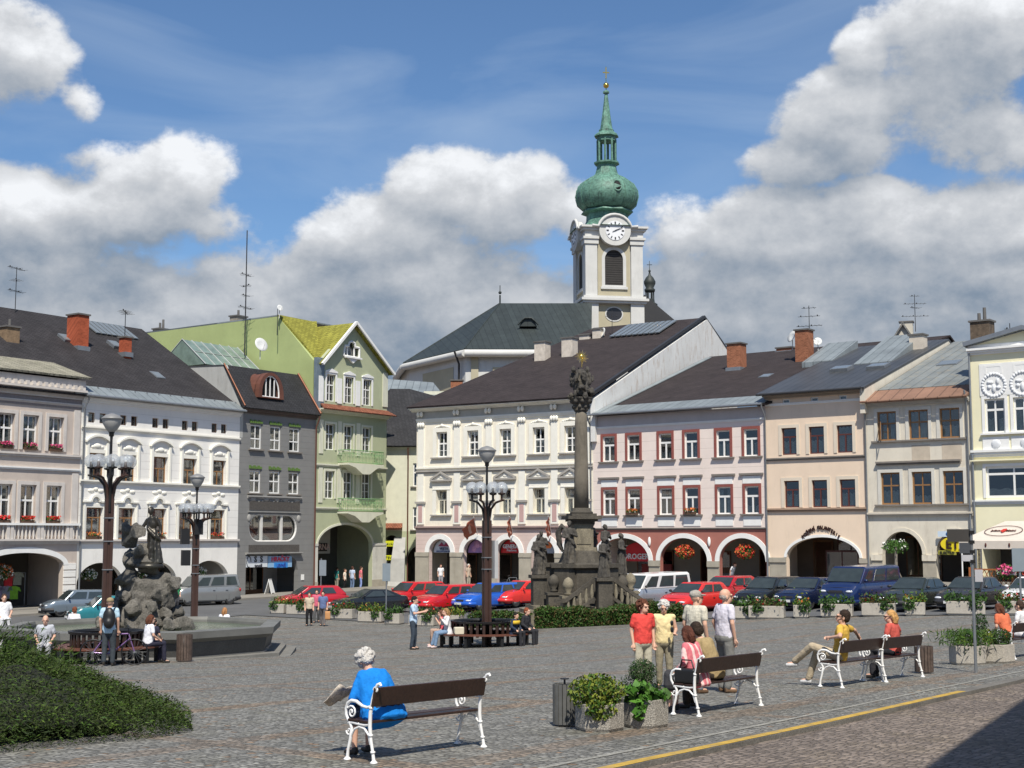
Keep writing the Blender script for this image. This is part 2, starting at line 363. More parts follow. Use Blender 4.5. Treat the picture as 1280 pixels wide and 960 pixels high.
# ---------------------------------------------------------------- ground
def cobble(name, base, joint, redcol=None, scale=8.0, size=1.0):
    m, nt, b = newmat(name); b.inputs['Roughness'].default_value = .72; b.inputs['Specular IOR Level'].default_value = .35
    geo = N(nt, 'ShaderNodeNewGeometry'); mp = N(nt, 'ShaderNodeMapping'); mp.inputs['Rotation'].default_value[2] = R(-53); L(nt, geo.outputs['Position'], mp.inputs['Vector'])
    fl = N(nt, 'ShaderNodeVectorMath', operation='MULTIPLY'); L(nt, mp.outputs[0], fl.inputs[0]); fl.inputs[1].default_value = (1, 1, 0)
    vo = N(nt, 'ShaderNodeTexVoronoi', feature='DISTANCE_TO_EDGE', i_Scale=scale, i_Randomness=.55); L(nt, fl.outputs[0], vo.inputs['Vector'])
    vc = N(nt, 'ShaderNodeTexVoronoi', feature='F1', i_Scale=scale, i_Randomness=.55); L(nt, fl.outputs[0], vc.inputs['Vector'])
    sc = N(nt, 'ShaderNodeSeparateColor'); L(nt, vc.outputs['Color'], sc.inputs[0])
    n1 = N(nt, 'ShaderNodeTexNoise', i_Scale=.35, i_Detail=6.0, i_Roughness=.65); L(nt, fl.outputs[0], n1.inputs['Vector'])
    n2 = N(nt, 'ShaderNodeTexNoise', i_Scale=3.0, i_Detail=6.0, i_Roughness=.7); L(nt, fl.outputs[0], n2.inputs['Vector'])
    sm = N(nt, 'ShaderNodeMath', operation='MULTIPLY_ADD'); L(nt, sc.outputs[0], sm.inputs[0]); sm.inputs[1].default_value = .65; sm.inputs[2].default_value = .68
    m1 = N(nt, 'ShaderNodeMapRange', i_From_Min=.3, i_From_Max=.7, i_To_Min=.86, i_To_Max=1.14); L(nt, n1.outputs['Fac'], m1.inputs['Value'])
    m2 = N(nt, 'ShaderNodeMapRange', i_From_Min=.3, i_From_Max=.7, i_To_Min=.8, i_To_Max=1.2); L(nt, n2.outputs['Fac'], m2.inputs['Value'])
    a = N(nt, 'ShaderNodeMath', operation='MULTIPLY'); L(nt, sm.outputs[0], a.inputs[0]); L(nt, m1.outputs[0], a.inputs[1])
    a2 = N(nt, 'ShaderNodeMath', operation='MULTIPLY'); L(nt, a.outputs[0], a2.inputs[0]); L(nt, m2.outputs[0], a2.inputs[1])
    colin = None
    rgb = N(nt, 'ShaderNodeRGB'); rgb.outputs[0].default_value = (*base, 1); colin = rgb.outputs[0]
    # weathered brownish and mossy drifts
    mo = N(nt, 'ShaderNodeTexNoise', i_Scale=.55, i_Detail=8.0, i_Roughness=.7); of = N(nt, 'ShaderNodeVectorMath', operation='ADD'); of.inputs[1].default_value = (31, 7, 0); L(nt, fl.outputs[0], of.inputs[0]); L(nt, of.outputs[0], mo.inputs['Vector'])
    mr = N(nt, 'ShaderNodeMapRange', i_From_Min=.5, i_From_Max=.72, i_To_Max=.55); L(nt, mo.outputs['Fac'], mr.inputs['Value'])
    mx0 = N(nt, 'ShaderNodeMix', data_type='RGBA'); L(nt, mr.outputs[0], mx0.inputs[0]); L(nt, colin, mx0.inputs[6]); mx0.inputs[7].default_value = (base[0]*.95, base[1]*.92, base[2]*.68, 1); colin = mx0.outputs[2]
    if redcol:
        sp = N(nt, 'ShaderNodeSeparateXYZ'); L(nt, fl.outputs[0], sp.inputs[0])
        def bands(o, per, wid, sh):
            ad = N(nt, 'ShaderNodeMath', operation='MULTIPLY_ADD'); L(nt, n2.outputs['Fac'], ad.inputs[0]); ad.inputs[1].default_value = .35; L(nt, o, ad.inputs[2])
            dv = N(nt, 'ShaderNodeMath', operation='MULTIPLY_ADD'); L(nt, ad.outputs[0], dv.inputs[0]); dv.inputs[1].default_value = 1/per; dv.inputs[2].default_value = sh
            fr = N(nt, 'ShaderNodeMath', operation='FRACT'); L(nt, dv.outputs[0], fr.inputs[0])
            lt = N(nt, 'ShaderNodeMath', operation='LESS_THAN'); L(nt, fr.outputs[0], lt.inputs[0]); lt.inputs[1].default_value = wid; return lt.outputs[0]
        bx = bands(sp.outputs[1], 3.5, .13, .15); by = bands(sp.outputs[0], 7.0, .05, .3)
        mxb = N(nt, 'ShaderNodeMath', operation='MAXIMUM'); L(nt, bx, mxb.inputs[0]); L(nt, by, mxb.inputs[1])
        rr = N(nt, 'ShaderNodeMath', operation='MULTIPLY'); L(nt, mxb.outputs[0], rr.inputs[0])
        r2 = N(nt, 'ShaderNodeMapRange', i_From_Min=.35, i_From_Max=.65, i_To_Min=.2, i_To_Max=.85); L(nt, mo.outputs['Fac'], r2.inputs['Value']); L(nt, r2.outputs[0], rr.inputs[1])
        r3 = N(nt, 'ShaderNodeMath', operation='GREATER_THAN'); L(nt, sc.outputs[1], r3.inputs[0]); r3.inputs[1].default_value = .975
        r4 = N(nt, 'ShaderNodeMath', operation='MAXIMUM'); L(nt, rr.outputs[0], r4.inputs[0]); L(nt, r3.outputs[0], r4.inputs[1])
        mx1 = N(nt, 'ShaderNodeMix', data_type='RGBA'); L(nt, r4.outputs[0], mx1.inputs[0]); L(nt, colin, mx1.inputs[6]); mx1.inputs[7].default_value = (*redcol, 1); colin = mx1.outputs[2]
    vm = N(nt, 'ShaderNodeVectorMath', operation='SCALE'); L(nt, colin, vm.inputs[0]); L(nt, a2.outputs[0], vm.inputs['Scale'])
    jr = N(nt, 'ShaderNodeMapRange', i_From_Min=.0, i_From_Max=.085, interpolation_type='SMOOTHSTEP'); L(nt, vo.outputs['Distance'], jr.inputs['Value'])
    mj = N(nt, 'ShaderNodeMix', data_type='RGBA'); L(nt, jr.outputs[0], mj.inputs[0]); mj.inputs[6].default_value = (*joint, 1); L(nt, vm.outputs[0], mj.inputs[7])
    L(nt, mj.outputs[2], b.inputs['Base Color'])
    bh = N(nt, 'ShaderNodeMapRange', i_From_Max=.2, interpolation_type='SMOOTHSTEP'); L(nt, vo.outputs['Distance'], bh.inputs['Value'])
    bh2 = N(nt, 'ShaderNodeMath', operation='MULTIPLY_ADD'); L(nt, sc.outputs[2], bh2.inputs[0]); bh2.inputs[1].default_value = .5; L(nt, bh.outputs[0], bh2.inputs[2])
    bp = N(nt, 'ShaderNodeBump', i_Strength=.8, i_Distance=.03); L(nt, bh2.outputs[0], bp.inputs['Height']); L(nt, bp.outputs[0], b.inputs['Normal'])
    return m
m_sq = cobble('square_setts', (.20,.197,.182), (.075,.072,.064), (.225,.16,.11), 10.5)
m_road = cobble('road_setts', (.20,.165,.14), (.075,.063,.053), None, 9.5)
m_asph = M('asphalt', (.095,.097,.10), .85, .15, .5, .3, 60, fine=.12)
m_slab = M('pavement_slabs', (.22,.205,.18), .85, .15, .8, .2, 30, fine=.08)
m_kerb = M('kerb_stone', (.15,.142,.128), .85, .3, 1.3, .4, 30, stain=.5, staincol=(.1,.09,.08), fine=.2, fsc=30)
m_yell = M('yellow_paint', (.46,.30,.05), .7, .25, 6, .4, 40, stain=1.0, staincol=(.2,.18,.15))
m_soil = M('soil', (.07,.05,.035), .95, .3, 8, .5, 40)

# kerb line between square and near road, from photograph-measured ground points
KL = [(-4.4,8),(-1.35,12.2),(.61,14.84),(2.25,16.96),(3.65,18.8),(5.1,20.8),(8.4,25.3),(10.1,27.7),(14,33),(22,43),(40,64),(70,98)]
def kx(y): return sum(kx0(y+o)*w for o, w in ((-1.5,.15),(-.75,.2),(0,.3),(.75,.2),(1.5,.15)))
def kx0(y):
    if y <= KL[0][1]: return KL[0][0]+(y-KL[0][1])*.8
    for (a, b), (c, d) in zip(KL, KL[1:]):
        if y <= d: return a+(c-a)*(y-b)/(d-b)
    return KL[-1][0]
def build_ground():
    xs = np.concatenate([np.linspace(-2500,-80,12), np.arange(-70,70.1,2), np.linspace(80,2500,12)])
    ys = np.concatenate([np.linspace(-400,-20,8), np.arange(-16,130.1,2), np.linspace(140,3500,14)])
    v = [(x, y, G(x, y)-.05) for y in ys for x in xs]; nx = len(xs)
    f = [(j*nx+i, j*nx+i+1, (j+1)*nx+i+1, (j+1)*nx+i) for j in range(len(ys)-1) for i in range(nx-1)]
    mb = MB(); mb.add(v, f, True); g = mb.build('ground', m_road); struct(g)
    # paved square, a raised sheet ending at the kerb line
    mb = MB(); ysq = np.arange(-4, 121, 1.0); cols = 60; v = []; f = []
    for y in ysq:
        xr = kx(y)-.1; xl = -60
        for i in range(cols):
            t = i/(cols-1); x = xr+(xl-xr)*(t**1.5)
            v.append((x, y, G(x, y)))
    for j in range(len(ysq)-1):
        for i in range(cols-1): f.append((j*cols+i, j*cols+i+1, (j+1)*cols+i+1, (j+1)*cols+i))
    o = len(v)
    for j, y in enumerate(ysq): v.append((kx(y)-.1, y, G(kx(y), y)-.1))
    for j in range(len(ysq)-1): f.append((j*cols, (j+1)*cols, o+j+1, o+j))
    mb.add(v, f, False); struct(mb.build('square_paving', m_sq))
    def ribbon(name, off0, off1, y0, y1, dz, mat, step=.5, drop=.0):
        mb = MB(); v = []; f = []; n = 0; y = y0
        while y <= y1+1e-6:
            t = Vector((kx(y+.5)-kx(y-.5), 1)).normalized(); nn = Vector((-t.y, t.x)); p = Vector((kx(y), y))
            for o_ in (off0, off1):
                q = p+nn*o_; v.append((q.x, q.y, G(q.x, q.y)+dz))
            if drop:
                q = p+nn*off0; v.append((q.x, q.y, G(q.x, q.y)+dz-drop)); 
            n += 1; y += step
        k = 3 if drop else 2
        for j in range(n-1):
            f.append((j*k, j*k+1, (j+1)*k+1, (j+1)*k))
            if drop: f.append((j*k+2, j*k, (j+1)*k, (j+1)*k+2))
        mb.add(v, f); return struct(mb.build(name, mat))
    ribbon('kerb', -.02, .24, 5, 60, .01, m_kerb, drop=.09)
    ribbon('road_marking', -.0, .15, 5, 24.5, .016, m_yell)
    ribbon('paving_strip', .62, .70, 5, 45, .006, M('pale_setts', (.25,.245,.22), .8, .3, 5, .3, 20, fine=.25, fsc=25))
def drape(name, q, dz, mat, n=24, m=10, drop=0):
    A, B, C, D = [Vector(p) for p in q]; v = []; f = []
    for j in range(m+1):
        for i in range(n+1):
            p = A.lerp(B, i/n).lerp(D.lerp(C, i/n), j/m); v.append((p.x, p.y, G(p.x, p.y)+dz))
    for j in range(m):
        for i in range(n): a = j*(n+1)+i; f.append((a, a+1, a+n+2, a+n+1))
    if drop:
        o = len(v)
        for i in range(n+1): x, y, z = v[i]; v.append((x, y, z-drop))
        for i in range(n): f.append((i, i+1, o+i+1, o+i))
    mb = MB(); mb.add(v, f); return struct(mb.build(name, mat))
build_ground()
drape('road', [(-14.5,77),(3,66.5),(3.2,89.8),(-8.8,97.7)], .03, m_asph)
drape('road', [(3,66.5),(34,46.5),(44,58),(3.2,89.8)], .03, m_asph, 30)
drape('road', [(-41,55),(-32.5,49.5),(-14.5,77),(-23.1,80.4)], .03, m_asph)
drape('road', [(-23.1,80.4),(-14.5,77),(-8.8,97.7),(-9.7,100.3)], .034, m_asph)
drape('pavement', [(-8.8,97.7),(3.2,89.8),(5.4,92.6),(-6.9,100.8)], .15, m_slab, drop=.15)
drape('pavement', [(3.2,89.8),(44,58),(46,61),(5.4,92.6)], .15, m_slab, 30, drop=.15)
drape('pavement', [(-41,55),(-23.1,80.4),(-25.4,82.2),(-43.5,56.8)], .15, m_slab, drop=.15)
drape('pavement', [(-23.1,80.4),(-9.9,100),(-9.6,106),(-25.4,82.2)], .154, m_slab, drop=.15)
drape('pavement', [(-9.9,100),(-8.6,97.6),(-6.6,100.8),(-9.6,106)], .158, m_slab, drop=.15)
# ================================================================ BUILDINGS
m_white = M('white_plaster', (.78,.765,.725), .85, .06, .7, .15, 40, stain=.3, staincol=(.42,.40,.36))
m_pinkgrey = M('pinkish_plaster', (.51,.44,.385), .85, .07, .8, .15, 40, stain=.35, staincol=(.3,.25,.22))
m_palestone = M('pale_moulding', (.58,.54,.50), .8, .08, 2, .1, 30, stain=.2)
m_grey = add_lines(M('grey_plaster', (.20,.20,.195), .85, .07, 1, .2, 40), 2, .42, .05, .4, .8)
m_greytrim = M('grey_trim', (.30,.295,.28), .8, .1, 2, .15, 30)
m_green = M('pale_green_plaster', (.40,.43,.28), .85, .06, .8, .15, 40, stain=.12)
m_greenw = M('lime_green_plaster', (.36,.42,.18), .85, .09, .5, .2, 30, stain=.25, staincol=(.3,.34,.16))
m_cream = M('cream_trim', (.62,.62,.50), .8, .06, 2, .1, 30, stain=.15)
m_ivory = M('ivory_plaster', (.80,.75,.63), .85, .06, .8, .12, 40, stain=.28, staincol=(.5,.44,.34))
m_offwhite = M('offwhite_moulding', (.80,.78,.70), .8, .05, 2, .1, 30)
m_rose = add_lines(M('rose_plaster', (.60,.48,.44), .85, .06, .8, .15, 40), 2, .3, .08, .5, .85)
m_pink = add_lines(M('pale_pink_plaster', (.76,.66,.60), .85, .05, .8, .12, 40), 2, .62, .035, .4, .72)
m_red = M('brick_red_plaster', (.36,.14,.11), .85, .1, .8, .15, 40, stain=.15)
m_beige = M('beige_plaster', (.76,.61,.47), .85, .05, .7, .12, 40, stain=.3, staincol=(.5,.4,.3))
m_old = M('old_plaster', (.66,.61,.51), .85, .1, .7, .2, 30, stain=.5, staincol=(.36,.30,.23))
m_yellow = M('pale_yellow_plaster', (.80,.755,.53), .85, .05, .7, .12, 40)
m_trimw = M('white_trim', (.78,.78,.76), .75, .05, 2, .08, 30)
m_pier = M('stone_pier', (.36,.33,.27), .85, .14, 1.5, .25, 30, stain=.4, staincol=(.2,.17,.13))
m_weather = M('weathered_white_wall', (.66,.66,.64), .85, .07, .7, .2, 30, stain=.8, staincol=(.36,.24,.16))
m_rust_w = add_lines(M('white_rusticated', (.79,.775,.735), .85, .04, .7, .1, 40, stain=.08), 2, .48, .045, .45, .8)
m_slate = tiles('grey_slate', (.040,.037,.039), .42, .22, .8, .22, .55, 38, spec=.2)
m_slateb = tiles('brown_slate', (.045,.036,.036), .42, .2, .8, .18, .6, 0, spec=.2)
m_slated = tiles('dark_slate', (.032,.032,.035), .4, .2, .7, .22, .5, 38, spec=.3)
m_eter = tiles('pale_cement_tiles', (.27,.255,.20), .45, .3, .9, .2, .6, 45, stain=.5, staincol=(.16,.17,.09), spec=.2)
m_yroof = tiles('mossy_yellow_roof', (.25,.24,.045), .4, .3, .85, .18, .6, 0, stain=.5, staincol=(.14,.14,.03), spec=.2)
m_clay = tiles('clay_tiles', (.26,.10,.06), .2, .3, .85, .3, .45, 0, spec=.2)
m_zinc = tiles('zinc_sheet', (.24,.27,.28), .6, 30, .5, .1, .55, 0, metal=.25, spec=.5)
m_metal = tiles('grey_metal_sheet', (.075,.078,.082), .55, 30, .45, .1, .45, 0, metal=.3, spec=.5)
m_bmetal = tiles('bluegrey_metal_sheet', (.20,.215,.21), .65, 30, .55, .1, .55, 0, metal=.15, stain=.6, staincol=(.38,.30,.17))
m_rusty = tiles('rusty_sheet', (.22,.125,.085), .7, 30, .7, .1, .5, 0, stain=.6, staincol=(.2,.12,.08))
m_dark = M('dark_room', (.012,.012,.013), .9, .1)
m_shade = M('arcade_wall', (.11,.10,.085), .85, .1, 1, .1, 30, stain=.2)  # deep arcade shade is put into this dark wall colour
m_gut = M('zinc_gutter', (.28,.30,.32), .45, .1, 3, metal=.6)
m_wood = M('brown_window_wood', (.17,.075,.03), .5, .15, 4)
m_ochre = M('ochre_window_wood', (.27,.14,.055), .5, .15, 4)
m_fr_red = M('red_window_paint', (.25,.075,.06), .5, .08, 4)
m_fr_dk = M('dark_red_window_wood', (.10,.028,.022), .45, .1, 4)
m_fr_w = M('white_window_paint', (.78,.78,.76), .4, .04, 4)
m_sill = M('grey_sill', (.20,.18,.16), .8, .15, 3)
m_glass = glassy('window_glass', (.7,.74,.74), .845)
m_curt = M('lace_curtain', (.78,.77,.74), .9, .15, 6, .6, 25, fine=.2, fsc=25)
m_brick = None
def mk_brick():
    m = tiles('chimney_brick', (.25,.105,.06), .24, .085, .9, .3, 1.6, 0, spec=.2, msz=.012); return m
m_brick = mk_brick()
m_brickr = tiles('red_chimney_brick', (.36,.09,.045), .24, .085, .9, .2, 1.2, 0, spec=.2, msz=.01)
m_brickp = M('painted_chimney', (.58,.52,.45), .9, .14, 3, .5, 14, stain=.4)
m_cap = M('chimney_cap', (.12,.115,.11), .8, .2)
m_iron = M('dark_iron', (.03,.03,.032), .5, .1)
m_fgreen = leafmat('flower_leaves', (.03,.09,.015), (.08,.17,.03))
m_fred = leafmat('red_flowers', (.55,.015,.02), (.75,.06,.05))
m_fpink = leafmat('pink_flowers', (.55,.03,.16), (.75,.16,.30))
m_fwhite = leafmat('white_flowers', (.75,.75,.7), (.85,.85,.8))
m_fora = leafmat('orange_flowers', (.5,.12,.03), (.65,.2,.06))
m_fyel = leafmat('yellow_flowers', (.55,.45,.03), (.7,.55,.06))
INSC = []
class Bld:
    def __init__(s, name, label, P0, ang, u1, hbase, dH, cat='house', group='houses round the square'):
        s.P0 = Vector((P0[0], P0[1], 0)); s.ang = ang; s.zb = CZ-hbase; s.cache = {}
        s.root = thing(name, label, cat, (P0[0], P0[1], s.zb), ang, group)
        s.W = s.px(u1, 670)[0]; s.holes = []; s.arches = []; s.H = dH
    def px(s, u, v, d=0):
        dr = ray(u, v); c, n = math.cos(-s.ang), math.sin(-s.ang)
        ox, oy = -s.P0.x, -s.P0.y
        lo = (ox*c-oy*n, ox*n+oy*c); ld = (dr.x*c-dr.y*n, dr.x*n+dr.y*c)
        t = (d-lo[1])/ld[1]
        return lo[0]+t*ld[0], CZ+t*dr.z-s.zb
    def wld(s, x, y, z=0): c, n = math.cos(s.ang), math.sin(s.ang); return Vector((s.P0.x+x*c-y*n, s.P0.y+x*n+y*c, s.zb+z))
    def Z(s, u, v, d=0): return s.px(u, v, d)[1]
    def S(s, u, d=0): return s.px(u, 670, d)[0]
    def box(s, name, x0, x1, y0, y1, z0, z1, mat, parent=None, bevel=0):
        return MB().box(x0, x1, y0, y1, z0, z1).build(name, mat, parent or s.root, bevel=bevel)
    def bar(s, name, z, h, proud, mat, x0=None, x1=None, steps=2):
        """moulded string course or cornice: stepped profile, top step proudest"""
        x0 = 0 if x0 is None else x0; x1 = s.W if x1 is None else x1; mb = MB()
        for i in range(steps):
            a = z+h*i/steps; mb.box(x0+.002*i, x1-.002*i, -proud*(i+1)/steps, .0, a, a+h/steps)
        return mb.build(name, mat, s.root)
    def window(s, sx, z0, z1, w, st):
        st = dict(st) if False else st; vr = random.choice((0, 0, 1, 2)) if st.get('curtain', .5) > 0 else 0; key = (round(w, 2), round(z1-z0, 2), id(st), vr); h = z1-z0; cf = st.get('curtain', .5); cf = (cf, cf*.55, .97)[vr] if cf > 0 else 0
        if not st.get('blind'): s.holes.append([(sx-w/2, z0), (sx+w/2, z0), (sx+w/2, z1), (sx-w/2, z1)])
        if key in s.cache:
            c = copy_tree(s.cache[key], s.root); c.location = (sx, 0, z0); return c
        y = st.get('d', .14); f = st.get('fw', .075); mb = MB(); tr = st.get('transom', .62); mw = st.get('mw', .06)
        mb.box(-w/2+.002, -w/2+f, y, y+.07, .002, h-.002); mb.box(w/2-f, w/2-.002, y, y+.07, .002, h-.002)
        mb.box(-w/2+f, w/2-f, y, y+.07, .002, f); mb.box(-w/2+f, w/2-f, y, y+.07, h-f, h-.002)
        zt = f+(h-2*f)*tr
        if tr < 1:
            mb.box(-w/2+f, w/2-f, y-.01, y+.07, zt-mw*.6, zt+mw*.6)
            mb.box(-mw/2, mw/2, y-.005, y+.07, f, zt-mw*.6)
            if st.get('topmull', False): mb.box(-mw*.4, mw*.4, y, y+.07, zt+mw*.6, h-f)
            if st.get('bars'):
                for q in (-1, 1): mb.box(min(q*w*.04,q*(w/2-f)), max(q*w*.04,q*(w/2-f)), y+.01, y+.06, zt*.5-.015, zt*.5+.015)
        o = mb.build('window', st['frame'], s.root); o.location = (sx, 0, z0)
        kk = []
        kk.append(MB().box(-w/2+f, w/2-f, y+.03, y+.04, f, h-f).build('pane', m_glass, o))
        mb = MB(); 
        if cf > 0:
            zc = f+(h-2*f)*cf; n = 26; v = []; fs = []
            for i in range(n+1):
                x = -w/2+f+(w-2*f)*i/n; yy = y+.065+.012*math.sin(i*2.4)
                v += [(x, yy, f), (x, yy+.01, zc+.04*math.sin(i*.9))]
            fs = [(2*i, 2*i+2, 2*i+3, 2*i+1) for i in range(n) if not (st.get('split') and abs(i-n/2) < n*.17)]
            mb.add(v, fs); kk.append(mb.build('curtain', m_curt, o))
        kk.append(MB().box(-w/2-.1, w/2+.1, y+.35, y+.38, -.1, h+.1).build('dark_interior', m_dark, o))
        sw = st.get('sw', .14); sp = st.get('proud', .05)
        if st.get('sur'):
            mb = MB(); mb.box(-w/2-sw, -w/2, -sp, 0, -.0, h); mb.box(w/2, w/2+sw, -sp, 0, -.0, h); mb.box(-w/2-sw, w/2+sw, -sp, 0, h, h+sw)
            if st.get('sur_b'): mb.box(-w/2-sw, w/2+sw, -sp, 0, -sw, 0)
            kk.append(mb.build('surround', st['sur'], o))
        if st.get('sill'):
            e = st.get('sillw', sw+.08); zz = -.002 if not st.get('sur_b') else -sw-.002
            kk.append(MB().box(-w/2-e, w/2+e, -sp-.12, .02, zz-.09, zz).build('sill', st['sill'], o))
        if st.get('extra'): kk += st['extra'](o, w, h, sw, sp)
        s.cache[key] = o; KIDS[o.name] = kk
        return o
    def row(s, us, v0, v1, uref, w, st):
        z1 = s.Z(uref, v0); z0 = s.Z(uref, v1)
        return [s.window(s.S(u), z0, z1, w, st) for u in us]
    def arch(s, sc, hw, zs, zt, seg=18, fl=0.0):
        """opening from the pavement up: centre, half width, springing and crown height"""
        pts = [(sc-hw, fl), (sc-hw, zs)]
        for i in range(1, seg): a = PI-PI*i/seg; pts.append((sc+hw*math.cos(a), zs+(zt-zs)*math.sin(a)))
        pts += [(sc+hw, zs), (sc+hw, fl)]; s.arches.append((sc-hw, pts)); s.arches.sort(key=lambda a: a[0])
    def archring(s, name, sc, hw, zs, zt, bw, mat, proud=.05, seg=24):
        mb = MB(); v = []; f = []
        for i in range(seg+1):
            a = PI-PI*i/seg; c, n = math.cos(a), math.sin(a)
            for (r, y) in ((0, -proud), (bw, -proud), (bw, .0), (0, .0)): v.append((sc+(hw+r)*c, y, zs+(zt-zs+r)*n))
        for i in range(seg):
            for k in range(4): f.append((i*4+k, i*4+(k+1) % 4, (i+1)*4+(k+1) % 4, (i+1)*4+k))
        mb.add(v, f); mb.add(v[:4], [(0,1,2,3)]); mb.add(v[-4:], [(0,1,2,3)])
        return mb.build(name, mat, s.root)
    def wall(s, mat, th=.35, depth=9, top=None, name='wall', ztop=None, zmat=None, split=None):
        """front wall with real openings; the rest of the body behind it"""
        H = ztop if ztop else s.H
        def mk(name, z0, z1, mt, arch, holes, gable=None):
            pts = [(0, z0)]
            if arch:
                for _, a in s.arches:
                    b = [(x, z0 if i in (0, len(a)-1) else z) for i, (x, z) in enumerate(a)]; pts += b
            pts += [(s.W, z0), (s.W, z1)]+(gable or [])+[(0, z1)]
            hs = [h for h in holes if h[0][1] >= z0-1e-3 and h[2][1] <= z1+1e-3]
            mb = MB(); mb.prism(pts, 0, th, hs); return mb.build(name, mt, s.root)
        if split:
            mk('ground_floor_wall', -1.2, split, zmat or mat, True, []); w = mk(name, split, H, mat, False, s.holes, top)
        else: w = mk(name, -1.2, H, mat, True, s.holes, top)
        return w
    def body(s, mat, depth, z0, z1, y0=.36, name='side_walls', x0=.0, x1=None):
        x1 = s.W if x1 is None else x1; mb = MB()
        mb.box(x0, x0+.3, y0, depth, z0, z1); mb.box(x1-.3, x1, y0, depth, z0, z1); mb.box(x0+.3, x1-.3, depth-.3, depth, z0, z1)
        return mb.build(name, mat, s.root)
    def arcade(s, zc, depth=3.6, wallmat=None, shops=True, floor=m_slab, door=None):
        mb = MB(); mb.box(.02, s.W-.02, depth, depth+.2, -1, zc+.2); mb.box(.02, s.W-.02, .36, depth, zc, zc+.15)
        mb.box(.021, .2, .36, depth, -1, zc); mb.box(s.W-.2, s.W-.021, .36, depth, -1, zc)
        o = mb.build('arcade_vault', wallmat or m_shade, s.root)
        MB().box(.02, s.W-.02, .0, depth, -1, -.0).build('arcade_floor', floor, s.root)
        return o
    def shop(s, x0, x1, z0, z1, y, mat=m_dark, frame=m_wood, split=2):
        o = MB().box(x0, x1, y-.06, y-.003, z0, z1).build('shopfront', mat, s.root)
        mb = MB(); f = .07
        for i in range(split+1): x = x0+(x1-x0-f)*i/split; mb.box(x, x+f, y-.09, y-.061, z0, z1)
        mb.box(x0, x1, y-.092, y-.062, z0+.0, z0+.35); mb.box(x0, x1, y-.092, y-.062, z1-.1, z1)
        mb.build('shop_frame', frame, o)
        MB().box(x0+f, x1-f, y-.075, y-.07, z0+.35, z1-.1).build('shop_glass', m_glass, o)
        return o
    def eave(s, z, over, mat=m_gut, x0=None, x1=None, r=.075, pipe=None):
        x0 = -.05 if x0 is None else x0; x1 = s.W+.05 if x1 is None else x1
        MB().tube([(x0, -over-r, z), (x1, -over-r, z)], r, 8).build('gutter', mat, s.root)
    def pipe(s, x, z0, z1, over, mat=m_gut, r=.055):
        MB().tube([(x, -over-.08, z1), (x, -over-.02, z1-.25), (x, -.12, z1-.75), (x, -.12, z0)], r, 8).build('downpipe', mat, s.root)
    def roof(s, polys, mat, th=.12, name='roof'):
        mb = MB()
        for p in polys: mb.slab(p, th)
        return mb.build(name, mat, s.root)
    def chimney(s, u, vt, vb, w, d, dep, mat, pots=0, parent=None, below=1.2, cap=m_cap):
        """shaft at picture column u standing at depth d behind the facade"""
        x, zt = s.px(u, vt, d); _, zb = s.px(u, vb, d)
        mb = MB(); mb.box(x-w/2, x+w/2, d-dep/2, d+dep/2, zb-below, zt-.1); o = mb.build('chimney', mat, parent or s.root)
        mb = MB(); mb.box(x-w/2-.08, x+w/2+.08, d-dep/2-.08, d+dep/2+.08, zt-.1, zt)
        for k in range(pots): mb.cyl((x+(k-(pots-1)/2)*.32, d, zt), (x+(k-(pots-1)/2)*.32, d, zt+.45+.3*k), .1, .09, 8)
        mb.build('chimney_cap', cap, o)
        mb = MB(); mb.box(x-w/2-.06, x+w/2+.06, d-dep/2-.12, d+dep/2+.06, zb-.25, zb+.06); mb.build('flashing', m_gut, o)
        return o
    def skylight(s, u, v, d, ang, w=.75, l=.9, parent=None):
        x, z = s.px(u, v, d); T = Matrix.Translation((x, d, z)) @ Matrix.Rotation(ang, 4, 'X')
        mb = MB(); mb.T = T; mb.box(-w/2, w/2, -l/2, l/2, -.05, .16); o = mb.build('skylight', m_gut, parent or s.root)
        mb = MB(); mb.T = T; mb.box(-w/2+.08, w/2-.08, -l/2+.08, l/2-.08, .161, .175); mb.build('pane', M('skylight_glass', (.17,.19,.20), .15, .1, 3, spec=.8), o); return o
    def antenna(s, u, vt, vb, d, arms, parent=None, r=.03):
        x, zt = s.px(u, vt, d); _, zb = s.px(u, vb, d); mb = MB(); mb.cyl((x, d, zb-.3), (x, d, zt), r, r*.8, 6)
        for (f, half, yaw, n) in arms:
            z = zb+(zt-zb)*f; c, q = math.cos(yaw), math.sin(yaw)
            mb.cyl((x-half*c, d-half*q, z), (x+half*c, d+half*q, z), .016, n=5)
            for i in range(n):
                t = -half+2*half*(i+.5)/n; l = .22+.12*(i % 3); px_, py_ = x+t*c, d+t*q
                mb.cyl((px_+l*q, py_-l*c, z), (px_-l*q, py_+l*c, z), .01, n=4)
                if i % 3 == 0: mb.ell((px_, py_, z+.05), .05, 6, 4)
        return mb.build('antenna', m_iron, parent or s.root)
    def dish(s, u, v, d, r, yaw=-.5, parent=None):
        x, z = s.px(u, v, d); mb = MB(); mb.T = Matrix.Translation((x, d, z)) @ Matrix.Rotation(yaw, 4, 'Z') @ Matrix.Rotation(R(70), 4, 'X')
        mb.lathe([(.001,-.10*r),(r*.5,-.06*r),(r,.12*r),(r*.99,.15*r),(r*.5,-.02*r),(.001,-.05*r)], n=20)
        mb.tube([(0,-r*.9,.1),(0,-r*.3,r*.9)], .015, 5); mb.T = None
        mb.cyl((x, d+.05, z), (x, d+.05, z-r-.5), .03, n=6)
        return mb.build('satellite_dish', M('dish_white', (.6,.61,.6), .5, .05), parent or s.root)
